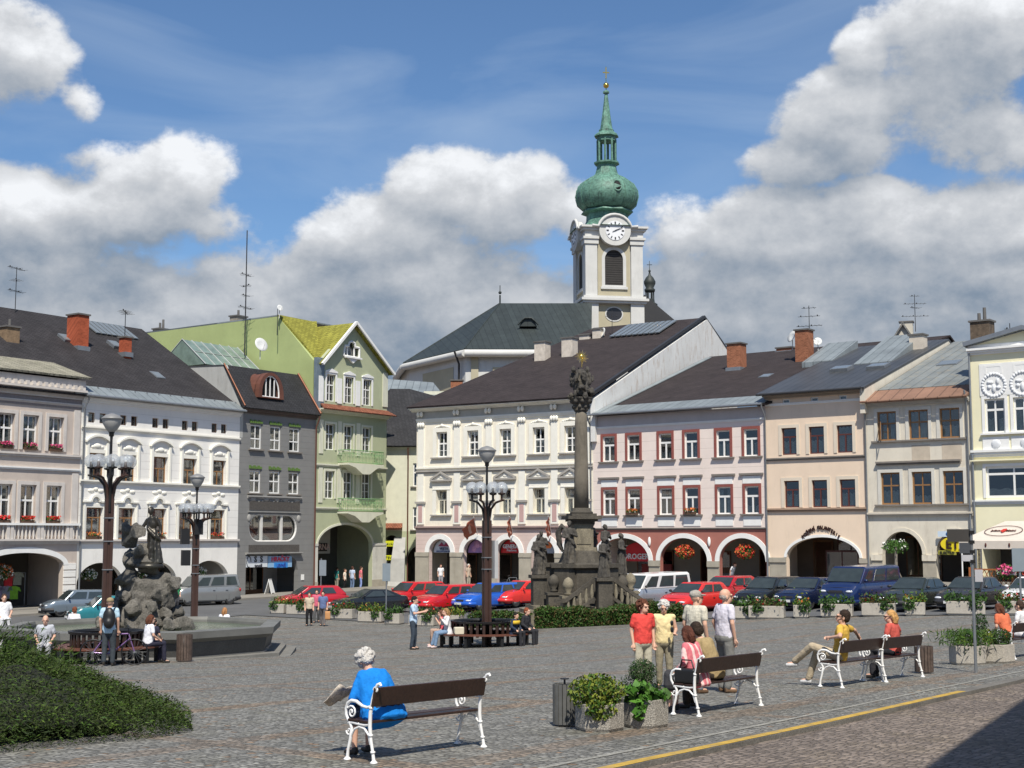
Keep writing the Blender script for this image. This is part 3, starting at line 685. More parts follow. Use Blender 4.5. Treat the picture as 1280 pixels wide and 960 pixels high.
    def sign(s, x0, x1, z0, z1, y, col, name='sign', th=.06):
        return MB().box(x0, x1, y-th, y, z0, z1).build(name, M('sign_'+'_'.join('%02d' % int(c*99) for c in col), col, .5, .03), s.root)
    def text(s, txt, x, z, size, y, col, parent, bold=.0, yaw=0, roll=0, sxx=1.0, name='lettering', spacing=1.0):
        vv, ff = text_mb(txt, 1.0, .02/size, bold, spacing); mb = MB()
        mb.T = Matrix.Translation((x, y, z)) @ Matrix.Rotation(yaw, 4, 'Z') @ Matrix.Rotation(roll, 4, 'Y') @ Matrix.Rotation(PI/2, 4, 'X') @ Matrix.Diagonal((size*sxx, size, size, 1))
        mb.add(vv, ff); return mb.build(name, M('letter_'+'_'.join('%02d' % int(c*99) for c in col), col, .5, .02), parent)
def flowerbox(b, sx, z, w, mat, label, group, y=-.28, n=130, h=.2, box=True):
    p = b.wld(sx, y, z); t = thing('flower_box', label, 'flower box', p, b.ang, group)
    MB().box(-w/2, w/2, -.1, .1, 0, .16).build('planter_box', M('box_brown', (.09,.05,.03), .8), t)
    c = np.column_stack([rng.uniform(-w/2, w/2, n), rng.uniform(-.13, .1, n), .14+rng.random(n)**.7*h])
    leaf_cloud('leaves', m_fgreen, c, .11, .6, t)
    c = np.column_stack([rng.uniform(-w/2, w/2, n), rng.uniform(-.2, .1, n), .14+h*.4+rng.random(n)*h*.9]); leaf_cloud('blossoms', mat, c, .09, .9, t)
    return t
def basket(p, r, mats, label, group, hang=.9):
    t = thing('hanging_basket', label, 'hanging basket', p, 0, group)
    MB().lathe([(.05,-.25),(.22,-.2),(.3,0),(.28,.02)], n=12).build('bowl', M('box_brown', (.09,.05,.03), .8), t)
    mb = MB()
    for k in range(3): a = k*2.1; mb.cyl((.28*math.cos(a), .28*math.sin(a), 0), (0,0,hang), .008, n=4)
    mb.build('chains', m_iron, t)
    c = ball_pts(420, (0,0,.1), (r, r, r*.7), .3); leaf_cloud('leaves', m_fgreen, c, .13, .5, t)
    for q, mm in enumerate(mats): c = ball_pts(200, (0,0,.16+.05*q), (r*1.02, r*1.02, r*.72), .7); leaf_cloud('blossoms', mm, c, .11, .9, t)
    return t

AL = math.atan2(.829,.559); AR = R(-38); AG = R(-33)
P97 = (XU(97, 82), 82.0)
dl = Vector((math.cos(AL), math.sin(AL)))
def along(P, ang, t): return (P[0]+math.cos(ang)*t, P[1]+math.sin(ang)*t)

# ---------------------------------------------------------------- A: grey-pink house at the left edge
def orn(fn): return fn
hbA = 4.05
PA = along(P97, AL, -11.0)
A = Bld('town_house', 'grey-pink house at the left edge with flower boxes, balustrade and one wide arch', PA, AL, 97, hbA, 0)
A.H = A.Z(97, 499); stA = dict(frame=m_fr_w, sur=m_palestone, sw=.2, proud=.07, transom=.6, topmull=True, curtain=.9, split=True, d=.2, fw=.08, mw=.09)
us = [-29, 2.5, 33, 65]
A.row(us, 521, 564, 65, 1.05, stA); A.row(us, 607, 654, 65, 1.05, stA)
zs = A.Z(80, 706); zt = A.Z(35, 691)
xl = A.S(-20); xr = A.S(80); sc = (xl+xr)/2; hw = (xr-xl)/2
A.arch(sc, hw, zs, zt); A.archring('archivolt', sc, hw+.003, zs, zt+.003, .32, m_trimw, .08)
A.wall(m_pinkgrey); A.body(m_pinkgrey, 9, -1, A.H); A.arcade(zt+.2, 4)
A.bar('cornice', A.H-.05, .55, .5, m_palestone, steps=4); A.bar('frieze_band', A.Z(97,509), .16, .14, m_palestone)
A.box('frieze', 0, A.W, -.03, 0, A.Z(97,499)-.6, A.H-.06, M('grey_frieze', (.25,.22,.21), .85, .15, 6, .4, 12))
A.box('parapet', 0, A.W, -.3, .1, A.H+.5, A.Z(97, 476), m_palestone)
mb = MB()
for i in range(26): x = .2+i*(A.W-.3)/26; mb.box(x, x+.18, -.48, -.3, A.H+.52, A.H+.75)
mb.build('dentils', m_palestone, A.root)
zm = A.Z(97, 574)
A.bar('string_course', zm, .22, .18, m_palestone); A.bar('string_course', A.Z(97,590), .16, .12, m_trimw)
zb_ = A.Z(97, 678); A.bar('balcony_slab', zb_-.1, .3, .28, m_palestone, steps=3)
A.bar('sill_course', A.Z(97,657), .12, .26, m_trimw, steps=1)
mb = MB(); zt_ = A.Z(97,657); z0_ = zb_+.2
for i in range(44):
    x = .1+i*.25
    if i % 8 in (0, 1): mb.box(x-.05, x+.14, -.2, -.02, z0_, zt_); continue
    mb.lathe([(.05,0),(.05,.05),(.035,.08),(.085,.3*(zt_-z0_)),(.03,.7*(zt_-z0_)),(.05,zt_-z0_)], (x, -.12, z0_), 8)
mb.build('balustrade', m_palestone, A.root)
mb = MB()
for z0, z1 in ((A.Z(97,574)+.25, A.Z(97,513)), (zt_+.13, A.Z(97,592))): mb.box(A.W-.55, A.W-.12, -.06, 0, z0, z1)
mb.build('pilaster', m_palestone, A.root)
mb = MB(); zz = .45
while zz < zs-.1: mb.box(A.S(80)+.03, A.W-.1, -.07, 0, zz, zz+.36); zz += .42
mb.build('rusticated_pier', m_rust_w, A.root)
# roof with hipped end
e = A.Z(97,472); rd = 6.5; xr_, zr_ = A.px(22, 436, rd)
A.roof([[(-.3,-.55,e),(A.W+.15,-.55,e),(xr_,rd,zr_),(-.3,rd,zr_)], [(A.W+.15,-.55,e),(A.W+.15,9,e),(xr_,rd,zr_)]], m_eter)
A.chimney(12, 408, 440, .9, 5.5, .8, M('old_brick', (.22,.15,.09), .9, .3, 4, .8, 10, stain=.5), 1)
for i, u in enumerate(us[1:]):
    flowerbox(A, A.S(u)+.02, A.Z(65,564)+.0, .8, m_fpink, 'pink geraniums on the %s upper-floor sill from the left, grey-pink house' % ORD[i], 'flower boxes of the grey-pink house', y=-.02)
    flowerbox(A, A.S(u)+.02, A.Z(65,654)+.0, .8, m_fred, 'red geraniums on the %s balustrade-floor sill from the left, grey-pink house' % ORD[i], 'flower boxes of the grey-pink house', y=-.02)
A.shop(A.S(5), A.S(70), 0, 2.4, 4, split=4)
basket(A.wld(A.S(23), 1.4, A.Z(23,718,1.4)), .62, [m_fwhite, m_fora], 'basket of white and orange flowers hanging in the wide arch of the grey-pink house', 'hanging flower baskets', .6)
# clothes rail
t = thing('clothes_rail', 'clothes rail of shirts on display under the arch of the grey-pink house', 'clothes rail', A.wld(A.S(40), 2.2, 0), AL)
mb = MB(); 
for x in (-1.3, 1.3): mb.cyl((x,0,0),(x,0,1.95),.02); mb.cyl((x,-.3,.02),(x,.3,.02),.02)
mb.cyl((-1.3,0,1.95),(1.3,0,1.95),.02); mb.build('rail', m_gut, t)
for i, (c, x, z) in enumerate((((.5,.02,.03),.15,1.2),((.25,.26,.2),.75,1.25),((.18,.4,.03),.55,.45),((.25,.2,.3),-.5,.5),((.3,.32,.35),-1.0,.5),((.22,.22,.26),.0,.5))):
    mb = MB(); w = .27; mb.prism([(x-w,z),(x+w,z),(x+w,z+.5),(x+w+.2,z+.42),(x+w+.1,z+.66),(x+.1,z+.74),(x-.1,z+.74),(x-w-.1,z+.66),(x-w-.2,z+.42),(x-w,z+.5)], -.05, .03); mb.build('shirt', M('shirt%d' % i, c, .9, .2, 8), t)

# ---------------------------------------------------------------- B: white house
B = Bld('town_house', 'white house with arched window hoods, twin attic windows and three small arches', P97, AL, 297, 4.1, 0)
B.H = B.Z(297, 516)
def hoodB(o, w, h, sw, sp):
    mb = MB(); n = 12; a = w/2+sw; v = []; f = []
    for i in range(n+1):
        x = -a*1.15+2.3*a*i/n; z = h+.62+.36*math.sin(PI*i/n)**.8
        v += [(x,-.2,z),(x,-.2,z+.13),(x,0,z+.13),(x,0,z)]
    for i in range(n):
        for k in range(4): f.append((i*4+k, i*4+(k+1)%4, (i+1)*4+(k+1)%4, (i+1)*4+k))
    mb.add(v, f); mb.add(v[:4], [(0,1,2,3)]); mb.add(v[-4:], [(0,1,2,3)])
    q = mb.build('hood', m_offwhite, o)
    mb = MB(); mb.box(-a-.02, -a+.13, -.12, 0, -.0, h+.62); mb.box(a-.13, a+.02, -.12, 0, -.0, h+.62); 
    mb.ell((0,-.02,h+.42), (.3,.09,.16), 10, 6); mb.ell((-.32,-.02,h+.36), (.16,.06,.09), 8, 5); mb.ell((.32,-.02,h+.36), (.16,.06,.09), 8, 5)
    return [q, mb.build('hood_relief', m_offwhite, o)]
def topB(o, w, h, sw, sp):
    mb = MB(); a = w/2+sw; mb.box(-a-.1, -.36, -.16, 0, h+.3, h+.4); mb.box(.36, a+.1, -.16, 0, h+.3, h+.4)
    n = 12; v = []; f = []
    for i in range(n+1):
        t = PI-PI*i/n
        for r in (.27, .4): v += [(r*math.cos(t), -.16, h+.33+r*1.1*math.sin(t)), (r*math.cos(t), 0, h+.33+r*1.1*math.sin(t))]
    for i in range(n):
        for a_, b_ in ((0,1),(1,3),(3,2),(2,0)): f.append((i*4+a_, i*4+b_, (i+1)*4+b_, (i+1)*4+a_))
    mb.add(v, f); mb.ell((0,-.0,h+.48), (.17,.08,.17), 10, 6); mb.box(-a, -a+.12, -.1, 0, 0, h+.3); mb.box(a-.12, a, -.1, 0, 0, h+.3)
    return [mb.build('head_moulding', m_offwhite, o)]
stB1 = dict(frame=m_ochre, sur=m_offwhite, sw=.22, transom=.58, curtain=.62, extra=hoodB, d=.18, sur_b=False)
stB2 = dict(frame=m_ochre, sur=m_offwhite, sw=.22, transom=.7, curtain=.45, extra=topB, d=.18)
stB0 = dict(frame=m_wood, sur=None, transom=1, curtain=0, d=.12, fw=.05)
ub = [118, 158, 198, 235, 272]; ub2 = [117, 157, 197, 232, 271]
B.row(ub, 571, 605, 198, 1.12, stB1); B.row(ub2, 636, 674, 197, 1.22, stB2)
for u in ub: 
    for q in (-.42, .42): B.window(B.S(u-1)+q, B.Z(198,535), B.Z(198,523), .5, stB0)
zsB = B.Z(197,728); ztB = B.Z(197,702)
for u, hw in ((127, 1.72), (196, 1.72), (263, 1.72)): B.arch(B.S(u), hw, zsB, ztB)
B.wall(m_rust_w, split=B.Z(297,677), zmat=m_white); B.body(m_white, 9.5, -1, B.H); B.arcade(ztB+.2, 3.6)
for u in (127, 196, 263):
    B.shop(B.S(u)-1.1, B.S(u)+1.0, 0, 2.5, 3.6, split=2)
    basket(B.wld(B.S(u)-.1, .9, ztB-.85), .5, [m_fwhite], 'white flower basket hanging in the %s arch of the white house' % {127:'left', 196:'middle', 263:'right'}[u], 'hanging flower baskets', .8)
B.bar('cornice', B.H-.25, .3, .3, m_trimw, steps=3); B.bar('string_course', B.Z(198,543), .16, .14, m_offwhite); B.bar('sill_course', B.Z(297,611), .2, .18, m_offwhite)
B.bar('sill_course', B.Z(297,677)-.05, .22, .2, m_palestone)
mb = MB()
for u in ub: 
    x = B.S(u); z = B.Z(198,614)
    for dx, rx, dz in ((-.35,.25,0),(.35,.25,0),(0,.2,.1)): mb.ell((x+dx, 0, z-.1+dz), (rx,.07,.12), 8, 5)
mb.build('scroll_reliefs', m_offwhite, B.root)
eB = B.H+.12; zr = B.px(150,407,10)[1]
rB = B.roof([[(-1,-.45,eB),(B.W+.12,-.45,eB),(B.W+.12,10,zr),(-10,10,zr),(-10,-.45,eB)]], m_slate)
B.roof([[(-10,10,zr),(B.W+.12,10,zr),(B.W+.12,20,eB),(-10,20,eB)]], m_slate)
MB().prism([(0,0),(10.4,zr-eB-.1),(20,0)], 0, .3).build('gable_wall', m_white, B.root)
o = COL.objects[-1]; o.rotation_euler = (0,0,PI/2); o.location = (B.W, 0, eB-.05)
sl = math.atan2(zr-eB, 10.45)
mb = MB(); mb.T = Matrix.Translation((B.W/2-.5, -.45, eB)) @ Matrix.Rotation(sl, 4, 'X'); mb.box(-B.W/2-.4, B.W/2+.6, 0, 1.15, .02, .06); mb.build('zinc_eave_strip', m_zinc, B.root)
mb = MB(); 
for i in range(14): x = .4+i*.95; mb.box(x, x+.05, .25, .35, eB+.4, eB+.62)
mb.build('snow_guards', m_gut, B.root)
B.eave(eB-.02, .45); B.pipe(.12, -.1, eB, .45); 
B.chimney(98, 393, 435, .85, 6, 1.1, m_brickr); B.chimney(157, 421, 442, .55, 5.3, .6, m_brickr)
B.antenna(157, 388, 424, 5.3, [(.93,1.0,.7,9)]); B.antenna(21, 334, 389, 9.5, [(.97,.85,.3,5),(.7,.5,.9,4),(.45,.75,.3,5)])
for u, v, d in ((82,424,6.6),(143,432,6.6),(116,465,3.2),(196,471,3.2)): B.skylight(u, v, d, sl)
# glazed strip near the ridge
mb = MB(); x0 = B.px(108,402,9)[0]; x1 = B.px(162,405,9)[0]; mb.T = Matrix.Translation((0,8.7,eB+(zr-eB)*9.15/10.45+.04)) @ Matrix.Rotation(sl, 4, 'X')
for i in range(8): a = x0+(x1-x0)*i/8; mb.box(a+.05, a+(x1-x0)/8-.05, -.8, 1.2, .03, .1)
mb.build('roof_glazing', M('skylight_glass', (.17,.19,.20), .15, .1, 3, spec=.8), rB)
for i, u in enumerate(ub2):
    if i in (0, 3, 4, 2): flowerbox(B, B.S(u), B.Z(197,674)+.02, 1.0, m_fora if i != 4 else m_fred, 'sparse flower box on the %s lower-floor sill of the white house' % ORD[i], 'flower boxes of the white house', y=-.05, n=60)

# ---------------------------------------------------------------- C: grey house with oval window
PC = along(P97, AL, B.W)
C = Bld('town_house', 'narrow dark grey house with an oval window and an arched dormer', PC, AL, 393, 4.0, 0)
C.H = C.Z(340, 517)
def capC(o, w, h, sw, sp):
    mb = MB(); n = 6
    for i in range(n): x = -w/2-.08+(w+.16)*i/n; mb.box(x, x+(w+.16)/n*.8, -.07, .0, h+.1, h+.32-(.07 if i % 2 else 0))
    return [mb.build('green_ornament', M('ornament_green', (.10,.18,.04), .7, .1), o)]
stC = dict(frame=m_fr_w, sur=None, sill=m_sill, sillw=.18, transom=.42, curtain=.9, split=True, extra=capC, fw=.09, mw=.07, d=.08)
stC['topmull'] = True
stC2 = dict(stC); stC2['transom'] = .55
C.row([317.5,342,366], 533, 563, 342, 1.05, stC); C.row([317.5,342,366], 589, 617, 342, 1.05, stC2)
xo0, xo1 = C.S(311), C.S(371); zo0, zo1 = C.Z(340,677), C.Z(340,643); ch = (zo1-zo0)/2
oval = [(xo0+ch+ch*math.cos(a), (zo0+zo1)/2+ch*math.sin(a)) for a in [PI/2+PI*i/12 for i in range(13)]]+[(xo1-ch+ch*math.cos(a), (zo0+zo1)/2+ch*math.sin(a)) for a in [-PI/2+PI*i/12 for i in range(13)]]
xa0, xa1, za = C.S(308), C.S(373), C.Z(308,693)
C.arches = [(xa0, [(xa0,0),(xa0,za),(C.S(362),za),(xa1-.15,za-.5),(xa1,za-1.1),(xa1,0)])]
C.holes.append(oval); hs = C.holes
pts = [(0,-1.2),(xa0,-1.2)]+C.arches[0][1][1:-1]+[(xa1,-1.2),(C.W,-1.2),(C.W,C.H),(0,C.H)]
MB().prism(pts, 0, .35, hs).build('wall', m_grey, C.root)
C.body(m_grey, 8, -1, C.H); C.arcade(za+.3, 3.2, M('white_lime', (.62,.62,.62), .9, .08))
C.shop(C.S(309), C.S(358), 0, 2.3, 2.2, split=3)
ow = MB().prism([(x, z) for x, z in oval], .2, .22).build('oval_window', m_glass, C.root)
mb = MB()
for i in range(len(oval)):
    p, q = oval[i], oval[(i+1) % len(oval)]; mb.tube([(p[0],.1,p[1]),(q[0],.1,q[1])], .09, 6)
for u in (328,353): mb.box(C.S(u)-.09, C.S(u)+.09, .08, .2, zo0, zo1)
mb.build('oval_frame', M('grey_white_paint', (.62,.61,.58), .5), ow)
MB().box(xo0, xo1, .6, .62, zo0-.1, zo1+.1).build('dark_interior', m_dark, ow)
mb = MB(); 
for i in range(2): n = 24
v = []; f = []
for i in range(n+1): x = xo0+.3+(xo1-xo0-.6)*i/n; y = .34+.03*math.sin(i*2); v += [(x,y,zo0),(x,y,zo1-.25*math.sin(i*.8)**2)]
f = [(2*i,2*i+2,2*i+3,2*i+1) for i in range(n)]; mb.add(v, f); mb.build('curtain', M('grey_curtain', (.22,.22,.21), .9, .3, 5), ow)
for a, b, c_, d_ in ((311,374,638,627),(311,374,690,681)):
    C.box('dark_panel', C.S(a), C.S(b), -.03, 0, C.Z(340,c_), C.Z(340,d_), M('dark_panel', (.075,.068,.062), .8, .25, 8, .5, 25))
C.bar('string_course', C.Z(340,620)-.2, .2, .16, m_greytrim, C.S(308), C.S(375)); C.bar('string_course', C.Z(340,641)-.02, .1, .08, m_greytrim, C.S(309), C.S(375)); C.bar('shop_cornice', C.Z(340,693), .14, .25, m_greytrim, C.S(307), C.S(376))
mb = MB()
for u in (315,332,345,356,370): mb.ell((C.S(u),0,C.Z(340,624)), (.28,.08,.18), 10, 6)
for i in range(14): a = i/13; mb.ell((C.S(313)+(C.S(373)-C.S(313))*a, -.01, C.Z(340,625)-.12*math.sin(a*PI*3)**2), (.09,.05,.06), 6, 4)
for u in (311,373): mb.ell((C.S(u),0,C.Z(340,648)), (.2,.07,.26), 8, 6)
mb.build('stucco_garland', m_greytrim, C.root)
C.bar('cornice', C.H-.12, .35, .35, M('copper_brown', (.10,.07,.055), .6, .2), steps=3)
s1 = C.sign(C.S(308.5), C.S(335.5), C.Z(320,709), C.Z(320,695), .1, (.62,.66,.70)); s2 = C.sign(C.S(336.5), C.S(366), C.Z(350,709), C.Z(350,695), .1, (.25,.42,.62))
xm = (C.S(308.5)+C.S(335.5))/2; z1 = C.Z(320,702.5)
C.text('S  S', xm+.15, z1, .55, .02, (.02,.02,.02), s1, .02); C.text('textil', xm+.15, z1-.36, .34, .02, (.05,.05,.06), s1, .01)
MB().tube([(xm-.75+.2*math.cos(a), .03, z1+.02+.36*math.sin(a)) for a in [i*.5 for i in range(11)]], .03, 5).build('emblem', m_iron, s1)
xm = (C.S(336.5)+C.S(366))/2; C.text('HRAČKY', xm, z1+.02, .44, .02, (.6,.05,.1), s2, .02); 
q = MB().box(xm-.6, xm+.7, .0, .035, z1-.42, z1-.08).build('blue_panel', M('sign_blue', (.03,.22,.6), .5), s2); C.text('LEVNĚ', xm+.05, z1-.37, .3, -.005, (.02,.05,.3), s2, .01)
zt4 = C.px(283,456,1.6)[1]; zb4 = C.H+.2
rC = C.roof([[(-.1,-.45,zb4),(C.W+.05,-.45,zb4),(C.W-.2,1.6,zt4),(0,1.6,zt4)]], m_slated)
C.roof([[(0,1.6,zt4),(C.W-.2,1.6,zt4),(C.W-.2,8,zt4+.25),(0,8,zt4+.25)]], m_metal, name='upper_roof')
MB().prism([(-.05,0),(1.55,zt4-zb4-.02),(9,zt4-zb4+.2),(9,-2),(0,-2)], 0, .25).build('side_wall', M('pale_grey_render', (.42,.42,.40), .9, .1, .8, .2, 20, stain=.3), C.root)
o = COL.objects[-1]; o.rotation_euler = (0,0,PI/2); o.location = (.26, 0, zb4)
# copper edge and eyelid dormer
mb = MB(); mb.tube([(C.W,-.45,zb4+.1),(C.W-.2,1.6,zt4+.08)], .09, 6); mb.tube([(0,-.45,zb4+.1),(0,1.6,zt4+.08)], .06, 6); mb.build('copper_edge', M('copper', (.22,.09,.05), .5, .2, metal=.4), rC)
xd, zd0 = C.px(339,498,-.1); _, zd1 = C.px(339,472,-.1); wd = C.S(350)-C.S(328)
dm = thing('x', 'x', 'x'); bpy.data.objects.remove(dm)
prof = [(-wd/2*1.45, 0)]+[(wd/2*1.45*math.cos(PI-PI*i/14), (zd1-zd0+.35)*math.sin(PI-PI*i/14)**.8) for i in range(1, 14)]+[(wd/2*1.45, 0)]
inn = [(x*.72, .08+z*.84) for x, z in prof]
dm = MB().prism(prof, 0, 1.9, [inn]).build('dormer', M('copper_dark', (.15,.06,.04), .6, .2, metal=.2), rC); dm.location = (xd, -.1, zd0)
mb = MB(); mb.prism(prof[:], .35, .4); mb.build('dormer_back', m_dark, dm)
mb = MB(); 
ring = [(x*.70, .08+z*.82) for x, z in prof]
for i in range(len(ring)): p, q = ring[i], ring[(i+1) % len(ring)]; mb.tube([(p[0],.12,p[1]),(q[0],.12,q[1])], .06, 6)
for x in (-.4,0,.4): mb.box(x-.035+.0, x+.035, .1, .16, .08, .08+(zd1-zd0+.3)*.8*math.sqrt(max(.05,1-(x/(wd/2*1.0))**2)))
mb.box(-wd*.5, wd*.5, .08, .16, .04, .14); mb.build('dormer_window', m_fr_w, dm)
C.pipe(C.W-.1, -.1, C.H+.1, .35, M('red_brown_pipe', (.12,.045,.03), .6))
mb = MB(); mb.box(C.S(377), C.S(380.5), -.04, 0, C.Z(379,725), C.Z(379,718)); mb.build('wall_plate', m_fr_w, C.root)
t = thing('pavement_sign', 'white folding A-board standing before the toy shop of the grey house', 'sign', C.wld(C.S(334.5), -.3, .02), AL+.4)
for q in (-1, 1):
    mb = MB(); mb.T = Matrix.Rotation(q*R(14), 4, 'X') @ Matrix.Translation((0, -q*.0, 0)); mb.T = Matrix.Translation((0, q*.28, 0)) @ Matrix.Rotation(q*R(15), 4, 'X')
    mb.prism([(-.36,0),(-.3,0),(-.27,.2),(.27,.2),(.3,0),(.36,0),(.27,1.15),(-.27,1.15)], -.015, .015); mb.build('board', m_fr_w, t)

# ---------------------------------------------------------------- D: green gabled house
PD = along(PC, AL, C.W)
D = Bld('town_house', 'tall pale green gabled house with two balconies and one big arch', PD, AL, 482, 3.95, 0)
D.H = D.Z(482, 522)
def pilD(o, w, h, sw, sp):
    mb = MB(); 
    mb.box(-w/2-.7, -w/2-.28, -.05, 0, -.3, h+.25)
    return [mb.build('pilaster', m_cream, o)]
stD = dict(frame=m_fr_w, sur=m_cream, sw=.16, transom=.62, curtain=.55, topmull=True, bars=True, extra=pilD, d=.15, fw=.07, mw=.07)
uD = [411, 434, 457]
D.row(uD, 532, 564, 434, 1.0, stD); D.row(uD, 590, 624, 434, 1.0, stD)
z5, z6 = D.Z(434,504), D.Z(434,471)
def hatD(o, w, h, sw, sp):
    mb = MB(); mb.prism([(-w/2-.2,h+.14),(w/2+.2,h+.14),(w/2+.15,h+.24),(0,h+.42),(-w/2-.15,h+.24)], -.1, 0); mb.box(-w/2-.85, -w/2-.35, -.05, 0, -.1, h-.2); return [mb.build('head_moulding', m_trimw, o)]
stD3 = dict(stD); stD3['sur'] = m_trimw; stD3['extra'] = hatD
for u in uD: D.window(D.S(u), z5, z6, .95, stD3)
zsD = D.Z(460,682); ztD = D.Z(432,656); xa0, xa1 = D.S(397), D.S(465.5)
D.arch((xa0+xa1)/2, (xa1-xa0)/2, zsD, ztD); D.archring('archivolt', (xa0+xa1)/2, (xa1-xa0)/2+.003, zsD, ztD, .16, m_cream, .05)
gx = D.S(437); gz = D.Z(437,404); ge = D.Z(480,461); x2 = D.S(399.5)
# main wall up to the cornice, gable wall above with its own windows
lowh = [h for h in D.holes if h[2][1] < D.H]; uph = [h for h in D.holes if h[2][1] > D.H]
pts = [(0,-1.2)]+[(x, -1.2 if i in (0, 20) else z) for i, (x, z) in enumerate(D.arches[0][1])]+[(D.W,-1.2),(D.W,D.H),(0,D.H)]
MB().prism(pts, 0, .35, lowh).build('wall', m_green, D.root)
gw = [(-.12+427*0+D.S(427.5), D.Z(437,446)), (D.S(446), D.Z(437,446)), (D.S(446), D.Z(437,433)), (D.S(441), D.Z(437,433)), (D.S(440), D.Z(437,428)), (D.S(436.5), D.Z(437,426.5)), (D.S(433), D.Z(437,428)), (D.S(432), D.Z(437,433)), (D.S(427.5), D.Z(437,433))]
MB().prism([(x2,D.H),(D.W,D.H),(D.W,ge),(gx,gz),(x2,ge)], 0, .3, uph+[gw]).build('gable_wall', m_green, D.root)
g_ = MB(); ring = gw
for i in range(len(ring)): p, q = ring[i], ring[(i+1) % len(ring)]; g_.tube([(p[0],-.02,p[1]),(q[0],-.02,q[1])], .09, 6)
g_.box(D.S(432)-.05, D.S(432)+.05, .05, .15, D.Z(437,446), D.Z(437,433)); g_.box(D.S(441)-.05, D.S(441)+.05, .05, .15, D.Z(437,446), D.Z(437,433)); g_.box(D.S(427), D.S(447), -.25, 0, D.Z(437,448), D.Z(437,446)-.0)
g_.prism([(D.S(431),D.Z(437,448)),(D.S(443),D.Z(437,448)),(D.S(437),D.Z(437,454))], -.15, 0)
go = g_.build('gable_window', m_trimw, D.root); MB().prism(gw, .2, .23).build('pane', m_glass, go); MB().box(D.S(425), D.S(448), .5, .55, D.Z(437,448), D.Z(437,424)).build('dark_interior', m_dark, go)
D.box('quoins', D.W-.55, D.W+.02, -.07, -.0, D.H+.8, ge-.3, m_cream)
# party wall running back, roofs
pw = 18
zpt = D.px(347,394,3.5)[1]
MB().prism([(0,-1),(0,ge-.1),(3.5,zpt),(pw,zpt-.1),(pw,-1)], 0, .3).build('party_wall', m_greenw, D.root)
o = COL.objects[-1]; o.rotation_euler = (0,0,PI/2); o.location = (.3, .36, 0)
D.body(m_green, pw, -1, ge-.3, x0=.32, y0=.37)
ra = .45
D.roof([[(.3,.2,ge-.1),(x2,.2,ge-.1),(gx,3.5,zpt+.1),(gx,3.9,zpt+.12),(0,3.9,zpt+.12),(0,3.7,zpt+.1)]], m_yroof)
D.roof([[(x2-.35,-.35,ge-.35),(gx,-.35,gz+.05),(gx,4.2,gz+.05),(x2-.35,4.2,ge-.35)], [(D.W+.35,-.35,ge-.35),(gx,-.35,gz+.05),(gx,12,gz+.05),(D.W+.35,12,ge-.35)]], m_yroof)
D.roof([[(0,3.9,zpt+.12),(D.W,3.9,zpt+.12),(D.W,pw,zpt),(0,pw,zpt)]], m_zinc, .1, 'rear_roof')
mb = MB()
for (xa, za, xb, zb2) in ((x2-.4,ge-.4,gx,gz+.06),(D.W+.4,ge-.4,gx,gz+.06)): mb.tube([(xa,-.4,za),(xb,-.4,zb2)], .13, 4, smooth=False)
mb.build('verge_boards', m_trimw, D.root)
mb = MB(); mb.slab([(x2-.5,-.75,D.H+.12),(D.W+.3,-.75,D.H+.12),(D.W+.05,.0,D.Z(434,505)-.15),(x2-.1,.0,D.Z(434,505)-.15)], .08); mb.build('tile_skirt', m_clay, D.root)
D.bar('cornice', D.H-.15, .28, .6, m_cream, steps=3)
D.box('metal_flashing', .02, x2+.25, -.02, .3, D.H+.1, ge+.1, M('bluish_metal', (.19,.24,.28), .45, .2, 1.5, metal=.3))
for v in (585, 638): D.bar('string_course', D.Z(434,v), .2, .14, m_cream)
for zf, zz in ((D.Z(437,580), D.Z(437,563)), (D.Z(437,640), D.Z(437,621))):
    bx0, bx1 = D.S(421), D.S(466); bm_ = MB().prism([(bx0,zf),(bx1,zf),(bx1,zf-.12),(bx1-.8,zf-.3),((bx0+bx1)/2+.4,zf-.75),((bx0+bx1)/2-.4,zf-.75),(bx0+.8,zf-.3),(bx0,zf-.12)], -1.0, 0).build('balcony', m_cream, D.root)
    mb = MB(); zr1 = zf+.95
    path = [(bx0,-.02),(bx0,-.95),(bx1,-.95),(bx1,-.02)]
    for (a, b) in zip(path, path[1:]):
        mb.tube([(*a, zr1),(*b, zr1)], .035, 5); mb.tube([(*a, zf+.08),(*b, zf+.08)], .03, 5); mb.tube([(*a, zf+.7),(*b, zf+.7)], .02, 4)
        n = max(2, int((Vector(a)-Vector(b)).length/.16))
        for i in range(n+1):
            p = Vector(a).lerp(Vector(b), i/n); mb.cyl((p.x,p.y,zf+.05),(p.x,p.y,zr1), .016, n=4)
            if i % 2: mb.tube([(p.x,p.y-.02,zf+.4),(p.x+.1,p.y-.08,zf+.55),(p.x,p.y-.02,zf+.7),(p.x-.08,p.y-.06,zf+.5)], .014, 4)
    mb.build('railing', M('pale_green_iron', (.22,.38,.18), .5, .1), bm_)
D.arcade(ztD+.3, 4.5, M('green_arcade', (.10,.10,.08), .9, .1))  # vault colour darkened to stand for shade under the arch
for xa, xb in ((-.0,D.S(397)),(D.S(465.5),D.W)):
    mb = MB(); mb.box(xa+.02, xb-.003, -.06, .0, .75, zsD); mb.box(xa-.0, xb-.001, -.1, .0, zsD, zsD+.18); mb.build('pier_facing', M('pale_pier', (.56,.55,.50), .85, .12, 2, .3, 20, stain=.4), D.root); D.box('pier_base', xa, xb-.001, -.1, 0, -.5, .75, m_pier)
D.shop(D.S(396)+.1, D.S(414), 0, 3.0, 4.4, split=3); D.shop(D.S(440), D.S(456), 0, 2.3, 4.4, split=1)
